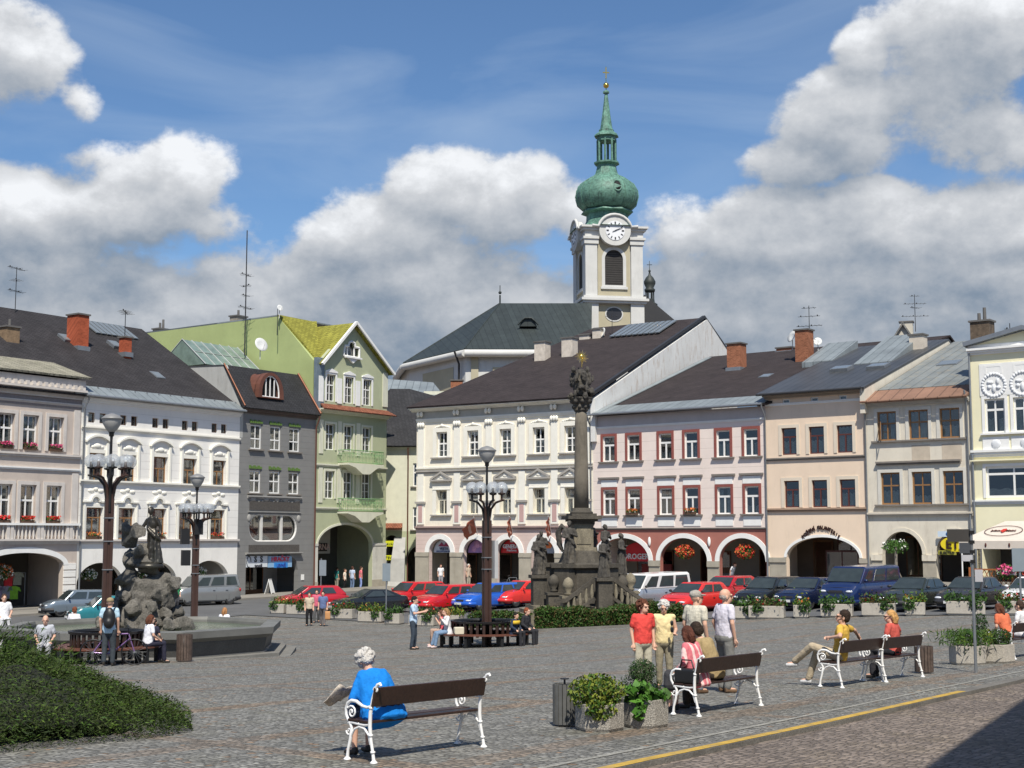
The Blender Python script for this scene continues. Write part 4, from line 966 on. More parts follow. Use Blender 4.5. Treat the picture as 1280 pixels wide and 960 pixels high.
sg = D.sign(D.S(391,3)+.6, D.S(411,3), D.Z(405,689,3), D.Z(405,679,3), 3.2, (.02,.015,.015)); D.text('KAVÁRNA', D.S(402,3)-.35, D.Z(405,687,3), .62, 3.13, (.6,.45,.4), sg, .01)
mb = MB(); mb.box(.1, D.S(413,3.2), 3.22, 3.4, D.Z(405,692,3), ztD+.3); mb.build('inner_wall', M('pale_inner', (.42,.41,.36), .9, .1), D.root)
D.chimney(202, 411, 424, 1.1, 17, .8, M('old_brick2', (.25,.22,.18), .9, .2, 4, .5, 12), 2); D.chimney(298, 395, 405, 1.0, 9, .8, M('old_brick2', (.25,.22,.18)), 1)
D.antenna(309, 288, 440, .1+6, [(.63,.75,.3,5),(.54,.6,1.2,4),(.46,.5,.2,3),(.36,.9,.3,7)], r=.05)
D.dish(326, 431, .0, .5, -.2); D.dish(350, 385, 3.3, .25, -.2); D.antenna(347, 386, 414, 3.3, [])
# glazed roof light standing behind the grey house
x0, zz0 = C.px(228,455,7); x1, _ = C.px(305,455,7); _, zz1 = C.px(240,423,7)
t = MB().prism([(0,0),(2.4,zz1-zz0),(4.8,0)], 0, x1-x0-.6).build('roof_light', m_zinc, C.root)
t.data.materials.clear(); t.data.materials.append(M('greenish_glazing', (.17,.23,.20), .25, .25, 1.5, spec=.7)); t.rotation_euler = (0,0,PI/2); t.location = (x1-.3, 5.0, zz0-.1)
mb = MB()
for i in range(7):
    y = (x1-x0-.6)*i/6; mb.tube([(-.02,y,0),(2.4,y,zz1-zz0+.03),(4.82,y,0)], .045, 4)
for f_ in (.5,): mb.tube([(1.2,0,(zz1-zz0)/2+.03),(1.2,x1-x0-.6,(zz1-zz0)/2+.03)], .03, 4)
for i in range(1, 8): mb.tube([(.6*i,-.02,0),(.6*i,-.02,(zz1-zz0)*(1-abs(i-4)/4))], .03, 4)
mb.build('glazing_bars', M('grey_bars', (.36,.38,.37), .5), t)

# ---------------------------------------------------------------- F: Generali house
PF = (XU(520, 100.6), 100.6)
F = Bld('town_house', 'ivory house with triangular pediments above a rose arcade of narrow arches', PF, AG, 742, 3.62, 0)
F.H = F.Z(630, 520)
def pedF(o, w, h, sw, sp):
    mb = MB(); a = w/2+.42; z = h+.62; mb.box(-a,a,-.26,0,z,z+.12); v = []
    mb.tube([(-a,-.14,z+.14),(0,-.14,z+.62),(a,-.14,z+.14)], .1, 4, smooth=False)
    q = mb.build('pediment', M('grey_moulding', (.36,.34,.31), .8, .12), o)
    mb = MB(); mb.prism([(-a+.1,z+.12),(a-.1,z+.12),(0,z+.6)], -.08, 0); mb.ell((0,-.08,z+.28),(.2,.05,.09),8,5)
    mb.box(-w/2-.3,w/2+.3,-.1,0,h+.02,h+.1)
    return [q, mb.build('tympanum', m_offwhite, o)]
def garF(o, w, h, sw, sp):
    mb = MB(); 
    for i in range(9): t = i/8; mb.ell((-w*.6+w*1.2*t,-.03,h+.32+.1*math.sin(t*PI)), (.12,.06,.07), 7, 4)
    mb.ell((0,-.04,h+.45),(.13,.08,.13),8,5); return [mb.build('garland', m_offwhite, o)]
m_sillF = M('grey_moulding', (.36,.34,.31), .8, .12)
stF1 = dict(frame=m_fr_w, sur=m_offwhite, sw=.3, proud=.07, transom=.55, topmull=True, bars=True, curtain=.5, sill=m_sillF, sillw=.42, d=.2, fw=.1, mw=.09, extra=garF)
stF2 = dict(frame=M('cream_window', (.66,.64,.54), .5), sur=m_offwhite, sw=.3, proud=.07, transom=.62, curtain=.95, split=True, sill=m_sillF, sillw=.42, d=.3, fw=.09, mw=.09, extra=pedF)
uF = [552, 591, 632, 674, 714]
F.row(uF, 534, 567, 674, .95, stF1); F.row(uF, 610, 642, 674, .95, stF2)
zsF = F.Z(634,691); ztF = F.Z(634,669.5)
uA = [550, 593.5, 635, 679, 722]
hwF = (F.S(567)-F.S(536))/2*.86
for u in uA: F.arch(F.S(u), hwF, zsF, zsF+hwF); F.archring('archivolt', F.S(u), hwF+.003, zsF, zsF+hwF, .36, m_trimw, .07)
zF1 = F.Z(630, 660); ztF = zsF+hwF
F.wall(m_ivory, split=zF1, zmat=m_rose); F.body(m_ivory, 17, -1, F.H-.1); F.arcade(ztF+.25, 3.4)
F.bar('string_course', zF1-.08, .22, .2, M('rose_grey', (.33,.24,.22), .8, .1), steps=2)
mb = MB()
for i, u in enumerate(uA):
    a = F.S(u)+hwF; b = F.S(uA[i+1])-hwF if i < 4 else F.W
    if i == 0: mb.box(.02, F.S(u)-hwF-.01, -.1, 0, -.6, zsF-.02); 
    mb.box(a+.01, b-.01, -.1, 0, -.6, zsF-.02)
mb.build('stone_piers', m_pier, F.root)
mb = MB()
for i, u in enumerate(uA):
    a = F.S(u)+hwF; b = F.S(uA[i+1])-hwF if i < 4 else F.W
    if i == 0: mb.box(.0, F.S(u)-hwF, -.14, 0, zsF-.3, zsF-.01)
    mb.box(a, b, -.14, 0, zsF-.3, zsF-.01)
mb.build('pier_capitals', m_pier, F.root)
# pilasters between windows with rose panels and capitals
cl = [F.S(526)]+[(F.S(a)+F.S(b))/2 for a, b in zip(uF, uF[1:])]+[F.W-.5]
mb = MB(); mr = MB(); mc = MB()
zp0 = F.Z(630,655); zp1 = F.Z(630,628); zpt_ = F.Z(630,622); zu0 = F.Z(630,587); zu1 = F.Z(630,530)
for x in cl:
    mb.box(x-.3, x+.3, -.09, 0, zp0, zp1); mr.box(x-.17, x+.17, -.11, 0, zp0+.15, zp1-.12); mc.box(x-.42, x+.42, -.2, 0, zp1, zp1+.14)
    mb.box(x-.26, x+.26, -.08, 0, zp1+.15, zu0-.1); mb.box(x-.26, x+.26, -.08, 0, zu0+.25, zu1)
    for dx in (-.2,0,.2): mb.ell((x+dx,-.1,zu1+.2),(.14,.12,.2),8,6)
    for dx in (-.14,.14): mb.ell((x+dx,-.2,F.H+.42),(.12,.16,.2),8,6)
mb.build('pilasters', m_offwhite, F.root); mr.build('rose_panels', M('rose_panel', (.50,.33,.31), .85, .06), F.root); mc.build('pilaster_capitals', m_sillF, F.root)
F.bar('string_course', F.Z(630,589), .2, .16, m_sillF); F.bar('string_course', F.Z(630,583), .12, .1, m_offwhite, steps=1)
F.bar('frieze_band', F.H-.15, .25, .12, m_offwhite); F.box('frieze', -.0, F.W, -.02, 0, F.H+.1, F.H+.62, M('greyish_frieze', (.42,.41,.37), .85, .1)); F.bar('cornice', F.H+.62, .26, .62, m_offwhite, -.35, F.W+.1, steps=3)
eF = F.H+.95; xap, zap = F.px(880, 397, 17)
xl_ = 5.0
rF = F.roof([[(-.4,-.7,eF),(F.W+.1,-.7,eF),(F.W+.1,17,zap),(xl_,17,zap)], [(-.4,-.7,eF),(xl_,17,zap),(xl_-2,28,eF),(-.4,28,eF)]], m_slateb)
F.roof([[(xl_,17,zap),(F.W+.1,17,zap),(F.W+.1,23,zap-3),(xl_,23,zap-3)]], m_slateb)
MB().prism([(0,eF-3),(0,eF-.15),(17.6,zap-.12),(23,zap-3.1),(23,eF-3)], 0, .35).build('gable_wall', m_weather, F.root)
o = COL.objects[-1]; o.rotation_euler = (0,0,PI/2); o.location = (F.W+.34, -.3, 0)
mb = MB(); mb.tube([(F.W+.2,-.8,eF+.02),(F.W+.2,17,zap+.05),(F.W+.2,23,zap-3)], .16, 4, smooth=False); mb.build('verge', m_iron, rF)
slF = math.atan2(zap-eF, 17.7)
for u, v, d in ((647,480,7),(762,427,13.5)): F.skylight(u, v, d, slF)
x0, _ = F.px(775,415,15); x1, _ = F.px(838,406,15)
mb = MB(); mb.T = Matrix.Translation((0,13.2,eF+(zap-eF)*13.9/17.7)) @ Matrix.Rotation(slF, 4, 'X'); n = 9
for i in range(n): a = x0+(x1-x0)*i/n; mb.box(a+.06, a+(x1-x0)/n-.06, 0, 3.4, .12, .2)
mb.build('roof_glazing', M('skylight_glass', (.17,.19,.20), .15, .1, 3, spec=.8), rF)
for u, vt, vb, w, d in ((678,427,455,.95,9),(712,422,452,.95,9.5)): F.chimney(u, vt, vb, w, d, .8, m_brickp)
for u, vt, vb, w, d in ((733,418,432,.9,14),(748,411,430,.7,14)): F.chimney(u, vt, vb, w, d, .7, m_brickp)
F.dish(753,416,14,.42); F.antenna(765,388,425,14,[(.8,.5,.3,4)])
# tympanum signs in the arches
def lunette(i, col, y=.5):
    x = F.S(uA[i]); return MB().prism([(x+hwF*.99*math.cos(a), zsF-.02+hwF*.99*math.sin(a)) for a in [PI*k/16 for k in range(17)]], y, y+.05).build('sign', M('lunette%d' % i, col, .4, .12, 2.5), F.root)
s = lunette(0, (.66,.70,.76)); x = F.S(uA[0]); 
MB().prism([(x-.5,zsF+.42),(x-.2,zsF+.7),(x,zsF+.5),(x+.25,zsF+.75),(x+.5,zsF+.4)], .46, .49).build('mountain_emblem', M('emblem_magenta', (.35,.04,.1), .5), s)
F.text('VESTA', x, zsF+.16, .26, .47, (.05,.06,.12), s, .015); F.text('CESTOVNÍ KANCELÁŘ', x, zsF+.02, .13, .47, (.05,.1,.3), s, .0)
s = lunette(1, (.36,.20,.42)); x = F.S(uA[1]); mb = MB()
for dx, dz, rr in ((-.15,.55,.26),(.2,.45,.16),(-.4,.25,.2),(.4,.2,.25)): mb.ell((x+dx,.5,zsF+dz),(rr,.03,rr),10,6)
mb.build('picture', M('mauve', (.52,.26,.42), .5, .35, 5), s)
s = lunette(2, (.55,.015,.02)); x = F.S(uA[2]); F.text('GENERALI', x, zsF+.3, .38, .47, (.8,.8,.8), s, .02, sxx=.85); F.text('Poisťovna', x, zsF+.1, .2, .47, (.8,.75,.75), s, .005)
MB().prism([(x-.12,zsF+.72),(x+.12,zsF+.72),(x+.14,zsF+1.05),(x-.14,zsF+1.05)], .46, .49).build('emblem', m_fr_w, s)
s = lunette(3, (.34,.37,.42)); x = F.S(uA[3]); mb = MB(); mb.ell((x+.2,.5,zsF+.55),(.2,.03,.25),8,6); mb.ell((x,.5,zsF+.45),(.2,.03,.15),8,6); mb.build('emblem', M('emblem_orange', (.75,.2,.05), .5), s)
s = lunette(4, (.5,.4,.35))
for i in range(5): F.shop(F.S(uA[i])-hwF+.05, F.S(uA[i])+hwF-.05, 0, zsF-.1, 3.4, split=1)
for i, u in enumerate((598+6, 654+6, 703)):
    p = F.wld(F.S([594,638,686][i])+.3, -.15, F.Z(600,668)); t = thing('flag', 'faded red flag on the %s slanted pole from the left, rose arcade' % ORD[i], 'flag', p, AG, 'flags on the rose arcade')
    pole = [(0,0,0),(.35,-1.0,1.2)]; MB().tube(pole, .025, 6).build('pole', m_fr_w, t)
    v = []; f = []; n = 10
    for a in range(n+1):
        for b_ in range(n+1):
            q = Vector(pole[1]).lerp(Vector(pole[0]), b_/n*.85); dr = a/n*1.15; v.append((q.x-.35*dr+(.25 if i else -.4)*dr+.05*math.sin(a*1.1+b_), q.y-.1*dr+.07*math.sin(a*.9+b_*.6), q.z-dr*.75+.25*b_/n*dr))
    f = [(a*(n+1)+b_, a*(n+1)+b_+1, (a+1)*(n+1)+b_+1, (a+1)*(n+1)+b_) for a in range(n) for b_ in range(n)]
    mb = MB(); mb.add(v, f, True); mb.cur = 1
    mb.mi = [1 if (i_//n) in (4,5) and 2 <= (i_ % n) <= 7 else 0 for i_ in range(n*n)]
    o = mb.build('cloth', [M('flag_red', (.34,.10,.06), .8, .15), M('flag_pale', (.55,.35,.28), .8)], t); so_ = o.modifiers.new('s', 'SOLIDIFY'); so_.thickness = .008

# ---------------------------------------------------------------- G: pink house with brick-red arcade
PG = along(PF, AG, F.W)
Gb = Bld('town_house', 'pale pink house with red window frames above a brick-red arcade', PG, AR, 960, 3.25, 0)
Gb.H = Gb.Z(850, 524)
stG = dict(frame=m_fr_w, sur=m_fr_red, sw=.16, proud=.05, transom=.66, curtain=.5, split=True, sill=m_sill, sillw=.3, d=.1, fw=.08, mw=.1)
def panG(o, w, h, sw, sp):
    mb = MB(); a = w/2+.13; mb.box(-a,a,-.04,0,h+.17,h+.62); mb.box(-a,a,-.04,0,-.72,-.14); q = mb.build('white_panels', m_trimw, o)
    return [q, MB().box(-a-.2,a+.2,-.15,0,h+.68,h+.8).build('head_moulding', m_sill, o)]
stG2 = dict(stG); stG2['extra'] = panG
uG = [762, 793, 833, 865.5, 906, 941]
Gb.row(uG, 540, 573, 865, .95, stG); Gb.row(uG, 609.5, 643, 865, .95, stG2)
zsG = Gb.Z(850,701); ztG = Gb.Z(850,672.5)
aG = [778, 854, 929]; 
def hwat(a, b): return (Gb.S(b)-Gb.S(a))/2
for i, (a, b) in enumerate(((746,811),(825,884),(899,957))):
    sc, hw = (Gb.S(a)+Gb.S(b))/2, hwat(a, b); Gb.arch(sc, hw, zsG, ztG); Gb.archring('archivolt', sc, hw+.003, zsG, ztG, .3, m_trimw, .07)
zG1 = Gb.Z(850,661)
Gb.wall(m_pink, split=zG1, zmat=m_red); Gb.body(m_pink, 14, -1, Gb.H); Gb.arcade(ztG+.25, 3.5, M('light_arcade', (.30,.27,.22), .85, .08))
Gb.bar('string_course', zG1-.05, .12, .12, m_sill); Gb.box('frieze', 0, Gb.W, -.02, 0, Gb.H-.25, Gb.H+.5, M('pale_frieze', (.50,.45,.43), .85, .08)); Gb.bar('string_course', Gb.H-.35, .14, .1, m_trimw)
for a, b in ((811,825),(884,899)):
    Gb.box('stone_pier', Gb.S(a)+.01, Gb.S(b)-.01, -.05, 0, -.6, zsG-.35, m_pier); Gb.box('pier_capital', Gb.S(a), Gb.S(b), -.12, 0, zsG-.35, zsG-.01, m_pier)
mb = MB()
for u in (812+.5, 887): mb.ell((Gb.S(u), -.08, Gb.Z(850,677)), (.11,.09,.3), 8, 8)
mb.build('head_reliefs', m_trimw, Gb.root)
eG = Gb.H+.62; xg, zg = Gb.px(885, 446, 15); slG = math.atan2(zg-eG, 15.5)
rG = Gb.roof([[(.3,-.5,eG),(Gb.W+.3,-.5,eG),(Gb.W+6,15,zg),(.3,15,zg)]], m_slateb)
Gb.roof([[(.3,15,zg),(Gb.W+6,15,zg),(Gb.W+6,28,eG),(.3,28,eG)]], m_slateb)
mb = MB(); mb.T = Matrix.Translation((0,-.5,eG)) @ Matrix.Rotation(slG, 4, 'X'); mb.box(.3, Gb.W+.2, 0, 1.9, .02, .06); mb.box(.3,.8,0,15.8,.03,.08); mb.build('zinc_eave_strip', m_zinc, rG)
for u, v, d in ((872,480,7.5),(871,498,3.5),(958,472,7)): Gb.skylight(u, v, d, slG)
Gb.eave(eG-.03, .5); Gb.pipe(-.12, -.3, eG, .45); Gb.pipe(Gb.W, -.3, eG, .5)
Gb.chimney(920.5, 429, 461, 1.05, 10, .9, m_brick); Gb.chimney(1005, 412, 460, .95, 11, .9, m_brick); Gb.chimney(982, 434, 440, 1.2, 15, .6, m_brick)
Gb.antenna(1011, 382, 412, 11, [(.9,.5,.3,3),(.55,.75,.3,4),(.15,.9,.2,6)]); Gb.dish(990, 421, 11, .42); Gb.dish(1022, 427, 12, .3, .5)
for i, (a, b) in enumerate(((746,811),(825,884),(899,957))):
    Gb.shop(Gb.S(a)+.9, Gb.S(a)+2.0, 0, 2.4, 3.5, split=1); Gb.shop(Gb.S(b)-1.2, Gb.S(b)-.3, .9, 2.3, 3.5, split=1)
for i, u in enumerate((854, 929)): basket(Gb.wld(Gb.S(u), .2, Gb.Z(u,693)), .62, [m_fred, m_fora], 'basket of red flowers hanging in the %s arch of the brick-red arcade' % ('middle', 'right')[i], 'hanging flower baskets', .8)
flowerbox(Gb, Gb.S(793), Gb.Z(865,643), .8, m_fora, 'dry orange flower box below the second lower window of the pink house', 'flower boxes of the pink house', y=-.25, n=80)
flowerbox(Gb, Gb.S(865.5), Gb.Z(865,643), .8, m_fora, 'dry orange flower box below the fourth lower window of the pink house', 'flower boxes of the pink house', y=-.25, n=80)
# red shop lunette in the left arch
x = Gb.S(778)+.3; s = MB().prism([(x+1.6*math.cos(a), zsG-.1+1.25*math.sin(a)) for a in [PI*k/16 for k in range(17)]], 1.6, 1.66).build('sign', M('sign_red', (.6,.02,.03), .5, .05), Gb.root)
Gb.text('DROGERIE', x-.1, zsG+.05, .5, 1.57, (.8,.8,.8), s, .02); MB().box(x-.9, x+1.4, 3.2, 3.35, 0, zsG-.3).build('red_shop_door', M('shop_red', (.25,.02,.02), .5, .3, 3), Gb.root)

# ---------------------------------------------------------------- H: beige house
PH = along(PG, AR, Gb.W)
H = Bld('town_house', 'beige house with brown windows, one wide arch and an arched sign of dark letters', PH, AR, 1086, 2.85, 0)
H.H = H.Z(1030, 491)
stH = dict(frame=m_fr_dk, sur=M('beige_trim', (.66,.58,.47), .8, .05), sw=.2, proud=.04, transom=.68, curtain=.5, d=.12, fw=.07, mw=.07)
H.row([989,1023.6,1059], 533, 567, 1023, .98, stH); H.row([991,1026,1061], 600, 634, 1026, .98, stH)
for u in (986, 1022, 1058): H.window(H.S(u), H.Z(1022,502), H.Z(1022,496), .5, dict(frame=m_fr_w, sur=None, transom=1, curtain=0, d=.06))
xa, xb = H.S(983), H.S(1074); zsH = H.Z(1026,697); ztH = H.Z(1026,671.5)
H.arch((xa+xb)/2, (xb-xa)/2, zsH, ztH); H.archring('archivolt', (xa+xb)/2, (xb-xa)/2+.003, zsH, ztH, .16, m_trimw, .06)
H.wall(m_beige); H.body(m_beige, 14, -1, H.H); H.arcade(ztH+.25, 3.2, M('beige_arcade', (.15,.11,.08), .85, .1))  # arcade colour carries the shade, far darker than the beige walls
H.bar('string_course', H.Z(1026,504), .14, .1, m_trimw); H.bar('sill_course', H.Z(1023,574), .16, .14, m_sill); H.bar('sill_course', H.Z(1026,639), .2, .16, M('brown_moulding', (.35,.24,.17), .8, .15))
H.box('attic_band', .01, H.W-.01, -.02, 0, H.Z(1026,503), H.H-.05, M('attic_grey', (.42,.37,.31), .85, .1)) if False else None
for a, b in ((962,982.5),(1074.5,1085.5)): H.box('stone_pier', H.S(a), H.S(b), -.05, 0, -.6, zsH-.3, m_pier); H.box('pier_capital', H.S(a)-.03, H.S(b), -.12, 0, zsH-.3, zsH-.02, m_pier)
H.shop(xa+.2, xa+1.5, 0, 2.6, 3.2, M('shop_red', (.25,.02,.02), .5, .3, 3), split=1); H.shop(xa+1.8, xb-.2, 0, 2.6, 3.2, split=3, frame=m_fr_dk)
H.shop(xa+1.5, xa+3.6, 0, zsH+.4, 2.2, split=2, frame=m_fr_dk)
txt = 'KOŽENÁ GALANTERIE'; xc = (H.S(1005)+H.S(1048))/2; hwt = (H.S(1048)-H.S(1005))/2; zc0 = H.Z(1026,661.5)
sg = MB().box(xc-.02, xc+.02, -.02, 0, zc0-.02, zc0).build('sign', m_fr_dk, H.root)
for i, ch in enumerate(txt):
    t_ = -1+2*i/(len(txt)-1)
    if ch == ' ': continue
    vv, ff = text_mb(ch, 1.0, .06, .03); mb = MB(); mb.T = Matrix.Translation((xc+hwt*t_, -.05, zc0-.55*t_*t_)) @ Matrix.Rotation(t_*R(24), 4, 'Y') @ Matrix.Rotation(PI/2, 4, 'X') @ Matrix.Diagonal((.24,.31,.5,1)); mb.add(vv, ff); mb.build('letter', M('sign_dark', (.03,.008,.006), .5), sg)
eH = H.H+.12; zrH = H.px(1100,431,13)[1]
rH = H.roof([[(-.35,-.6,eH),(H.W+.2,-.6,eH),(H.W+.2,13,zrH),(-.35,13,zrH)]], m_metal)
H.roof([[(-.35,13,zrH),(H.W+.2,13,zrH),(H.W+.2,24,eH),(-.35,24,eH)]], m_metal)
slH = math.atan2(zrH-eH, 13.6)
MB().prism([(0,eH-1.5),(0,eH-.05),(13.4,zrH-.08),(24,eH),(24,eH-1.5)], 0, .3).build('gable_wall', m_old, H.root); o = COL.objects[-1]; o.rotation_euler = (0,0,PI/2); o.location = (H.W+.18,-.45,0)
H.bar('cornice', eH-.28, .2, .45, M('brown_cornice', (.30,.25,.20), .8, .1), steps=2); H.eave(eH-.05, .6, m_iron); H.pipe(H.W, -.3, eH, .5)
mb = MB(); 
for (ua, va, ub_, vb_, d0, d1, lift) in ((1002,443,1062,432,8.5,12.6,.5),(1067,452,1136,430,6.5,12.0,.7)):
    xa_, za_ = H.px(ua,va,d0); xb_, _ = H.px(ub_,va,d0); zf = lambda d: eH+(zrH-eH)*(d+.6)/13.6
    xb_ = H.px(ub_-22, va, d0)[0]
    mb.add([(xa_,d0,zf(d0)+.05),(xb_,d0,zf(d0)+.05),(xb_,d1,zf(d1)+lift),(xa_,d1,zf(d1)+lift),(xa_,d0,zf(d0)-.3),(xb_,d0,zf(d0)-.3),(xb_,d1,zf(d1)-.3),(xa_,d1,zf(d1)-.3)],[(0,1,2,3),(4,7,6,5),(0,4,5,1),(1,5,6,2),(2,6,7,3),(3,7,4,0)])
mb.build('shed_dormers', m_zinc, rH)
for u, v, d in ((1052,462,5),(1098,459,5)): H.skylight(u, v, d, slH, 1.2, 1.0)
H.chimney(1147.5, 418, 446, .9, 10.5, .8, M('plastered_chimney', (.56,.50,.42), .9, .1, 2, .3, 20), 0)

# ---------------------------------------------------------------- I: old grey-cream house
PI_ = along(PH, AR, H.W)
I = Bld('town_house', 'shabby grey-cream house with orange-brown windows and a rusty eave', PI_, AR, 1218, 2.6, 0)
I.H = I.Z(1150, 502)
def sunbl(o, w, h, sw, sp):
    return [MB().box(-w/2-.35,-w/2-.3,-.08,0,-.2,h+.3).build('shutter_hook', m_sill, o)]
stI = dict(frame=m_ochre, sur=M('pale_old_trim', (.60,.58,.52), .85, .08), sw=.18, proud=.05, transom=.6, topmull=True, curtain=.42, split=False, sill=m_sill, sillw=.35, d=.1, fw=.09, mw=.07)
I.row([1112.6,1152.5,1192], 512, 549, 1152, 1.15, stI); I.row([1115,1154.5,1194], 589.5, 630, 1154, 1.15, stI)
zsI = I.Z(1127,693); ztI = I.Z(1127,664.5)
for a, b in ((1103,1152.5),(1170,1215)): sc, hw = (I.S(a)+I.S(b))/2, (I.S(b)-I.S(a))/2; I.arch(sc, hw, zsI, ztI); I.archring('archivolt', sc, hw+.003, zsI, ztI, .22, m_old, .05)
I.wall(m_old); I.body(m_old, 14, -1, I.H); I.arcade(ztI+.25, 3.2, M('grey_arcade', (.09,.08,.07), .85, .1))  # shade under the arches is darkened into the arcade colour
I.bar('string_course', I.Z(1152,645), .22, .2, M('cream_course', (.55,.50,.42), .8, .1)); I.bar('window_hood', I.Z(1152,580), .2, .22, m_sill, .6, I.W-.6)
for a, b in ((1089,1103),(1152.5,1170)): I.box('stone_pier', I.S(a)+.02, I.S(b)-.02, -.05, 0, -.6, zsI-.35, m_pier); I.box('pier_capital', I.S(a), I.S(b), -.12, 0, zsI-.35, zsI-.02, m_old)
I.shop(I.S(1105), I.S(1150), 0, 2.6, 3.2, split=3); s = I.shop(I.S(1172)+.1, I.S(1214), 0, 2.6, 3.2, split=3)
I.box('patch', I.S(1143), I.S(1166), -.012, 0, I.Z(1152,580), I.Z(1152,556), M('patch', (.50,.43,.34), .9, .15)); I.box('patch', I.S(1181), I.S(1206), -.012, 0, I.Z(1152,578), I.Z(1152,556), M('patch', (.50,.43,.34), .9, .15))
eI = I.H+.15; zsk = I.px(1100,489,1.0)[1]
I.bar('cornice', eI-.3, .25, .35, M('grey_cornice', (.48,.46,.42), .8, .1), steps=3)
I.roof([[(-.0,-.5,eI),(I.W,-.5,eI),(I.W,1.1,eI+.75),(-.0,1.1,eI+.75)]], m_rusty, name='eave_skirt'); zI = I.px(1196,427,13.5)[1]
rI = I.roof([[(.3,1.1,eI+.78),(I.W+.1,1.1,eI+.78),(I.W+.1,13.5,zI),(.3,13.5,zI)]], m_bmetal); I.roof([[(.3,13.5,zI),(I.W+.1,13.5,zI),(I.W+.1,24,eI),(.3,24,eI)]], m_bmetal)
I.eave(eI-.04, .5, m_rusty); I.pipe(I.W-.15, -.3, eI+.3, .3); I.skylight(1187, 456, 7, math.atan2(zI-eI, 13.6), 1.3, 1.1)
mb = MB(); mb.T = Matrix.Translation((I.S(1104), -.02, I.Z(1152,549))) @ Matrix.Rotation(R(-65), 4, 'Z'); h_ = I.Z(1152,525)-I.Z(1152,549)
for x0, x1, z0, z1 in ((0,.05,0,h_),(.55,.6,0,h_),(0,.6,0,.06),(0,.6,h_-.06,h_),(0,.6,h_/2-.03,h_/2+.03)): mb.box(x0,x1,0,.04,z0,z1)
mb.build('open_casement', m_ochre, I.root)
# shop signs: yellow oval and boards under the right arch
xe = I.S(1197); t = MB().prism([(xe+.86*math.cos(a), I.Z(1190,680)+.42*math.sin(a)) for a in [2*PI*k/28 for k in range(28)]], -.32, -.25).build('sign', M('eta_yellow', (.75,.60,.02), .5, .03), I.root)
MB().prism([(xe+.93*math.cos(a), I.Z(1190,680)+.48*math.sin(a)) for a in [2*PI*k/28 for k in range(28)]], -.25, -.22).build('rim', m_fr_dk, t)
I.text('ETA', xe+.05, I.Z(1190,680)-.25, .68, -.36, (.03,.01,.01), t, .02); t = I.sign(xe-1.0, xe-.0, I.Z(1190,693.5), I.Z(1190,688), -.25, (.35,.33,.05)); I.text('ELEKTRO', xe-.5, I.Z(1190,693)+.03, .2, -.33, (.03,.03,.02), t, .01)
t = I.sign(xe-1.0, xe+.3, I.Z(1190,671), I.Z(1190,664), -.25, (.55,.65,.75)); MB().ell((xe-.3,-.32,I.Z(1190,667.5)),(.25,.03,.15),10,6).build('emblem', M('emblem_blue', (.03,.15,.45), .5), t)

# ---------------------------------------------------------------- J: yellow house on the right edge
PJ = along(PI_, AR, I.W)
J = Bld('town_house', 'pale yellow house at the right edge with round stucco medallions', PJ, AR, 1345, 2.5, 0)
J.H = J.Z(1219, 431)
stJ = dict(frame=m_fr_w, sur=m_trimw, sw=.16, proud=.05, transom=.7, topmull=True, curtain=.75, split=True, d=.08, fw=.1, mw=.1, sill=m_trimw)
stJa = dict(frame=m_fr_w, sur=m_trimw, sw=.12, transom=1, curtain=0, d=.08)
stJw = dict(frame=m_fr_w, sur=m_trimw, sw=.16, transom=.8, curtain=.25, d=.08, fw=.12, mw=.1, topmull=True)
for u in (1249.5, 1286, 1322):
    x = J.S(u); J.window(x, J.Z(1249,541), J.Z(1249,498), 1.1, stJ); J.window(x, J.Z(1249,467), J.Z(1249,458), .75, stJa)
for u in (1270, 1325): J.window(J.S(u), J.Z(1249,622), J.Z(1249,583), 3.0 if u == 1270 else 1.6, stJw)
gp = [(J.W, J.H), (J.W*.95, J.H+.6), (J.S(1290), J.Z(1290,409)), (0, J.H)]
J.arch(J.S(1262), 2.2, J.Z(1262,690), J.Z(1262,664)); J.wall(m_yellow, ztop=J.H, top=[(J.S(1290), J.Z(1290,411))]); J.body(m_yellow, 14, -1, J.H); J.arcade(J.Z(1262,660), 3.2)
mb = MB(); mr = MB()
for u in (1249.5, 1286, 1322):
    x = J.S(u); mb.box(x-.78, x+.78, -.04, 0, J.Z(1249,494), J.Z(1249,457)+.15); mb.box(x-.72, x+.72, -.04, 0, J.Z(1249,564), J.Z(1249,546)); zc = J.Z(1249,481)
    for k in range(24): a = 2*PI*k/24; mr.ell((x+.62*math.cos(a),-.05,zc+.62*math.sin(a)),(.1,.06,.1),6,4)
    for (dx, dz, a, b) in ((-.2,.15,.2,.1),(.22,.2,.1,.2),(0,-.2,.12,.25),(.25,-.15,.15,.1),(-.25,-.1,.12,.12)): mr.ell((x+dx,-.05,zc+dz),(a,.07,b),7,5)
    mr.lathe([(.3,0),(.34,.04),(.3,.06)], (x,-.05,J.Z(1249,555)), 14) if False else mr.ell((x,-.05,J.Z(1249,555)),(.26,.06,.26),12,6)
mb.build('white_panels', m_trimw, J.root); mr.build('medallion_reliefs', M('relief_white', (.66,.68,.70), .8), J.root)
for v, h, p in ((444,.35,.3),(572,.4,.2),(580,.2,.25),(631,.25,.15)): J.bar('string_course', J.Z(1219,v), h, p, m_trimw if v != 580 else m_yellow, steps=3)
J.box('white_band', .01, J.W, -.03, 0, J.Z(1219,441), J.H-.02, m_trimw)
mb = MB(); mb.tube([(-.15,-.25,J.H+.03),(J.S(1290),-.25,J.Z(1290,410)+.05),(J.W,-.25,J.H+.03)], .17, 4, smooth=False); mb.build('gable_coping', m_gut, J.root)
zJ = J.Z(1290,410); xm = J.S(1290)
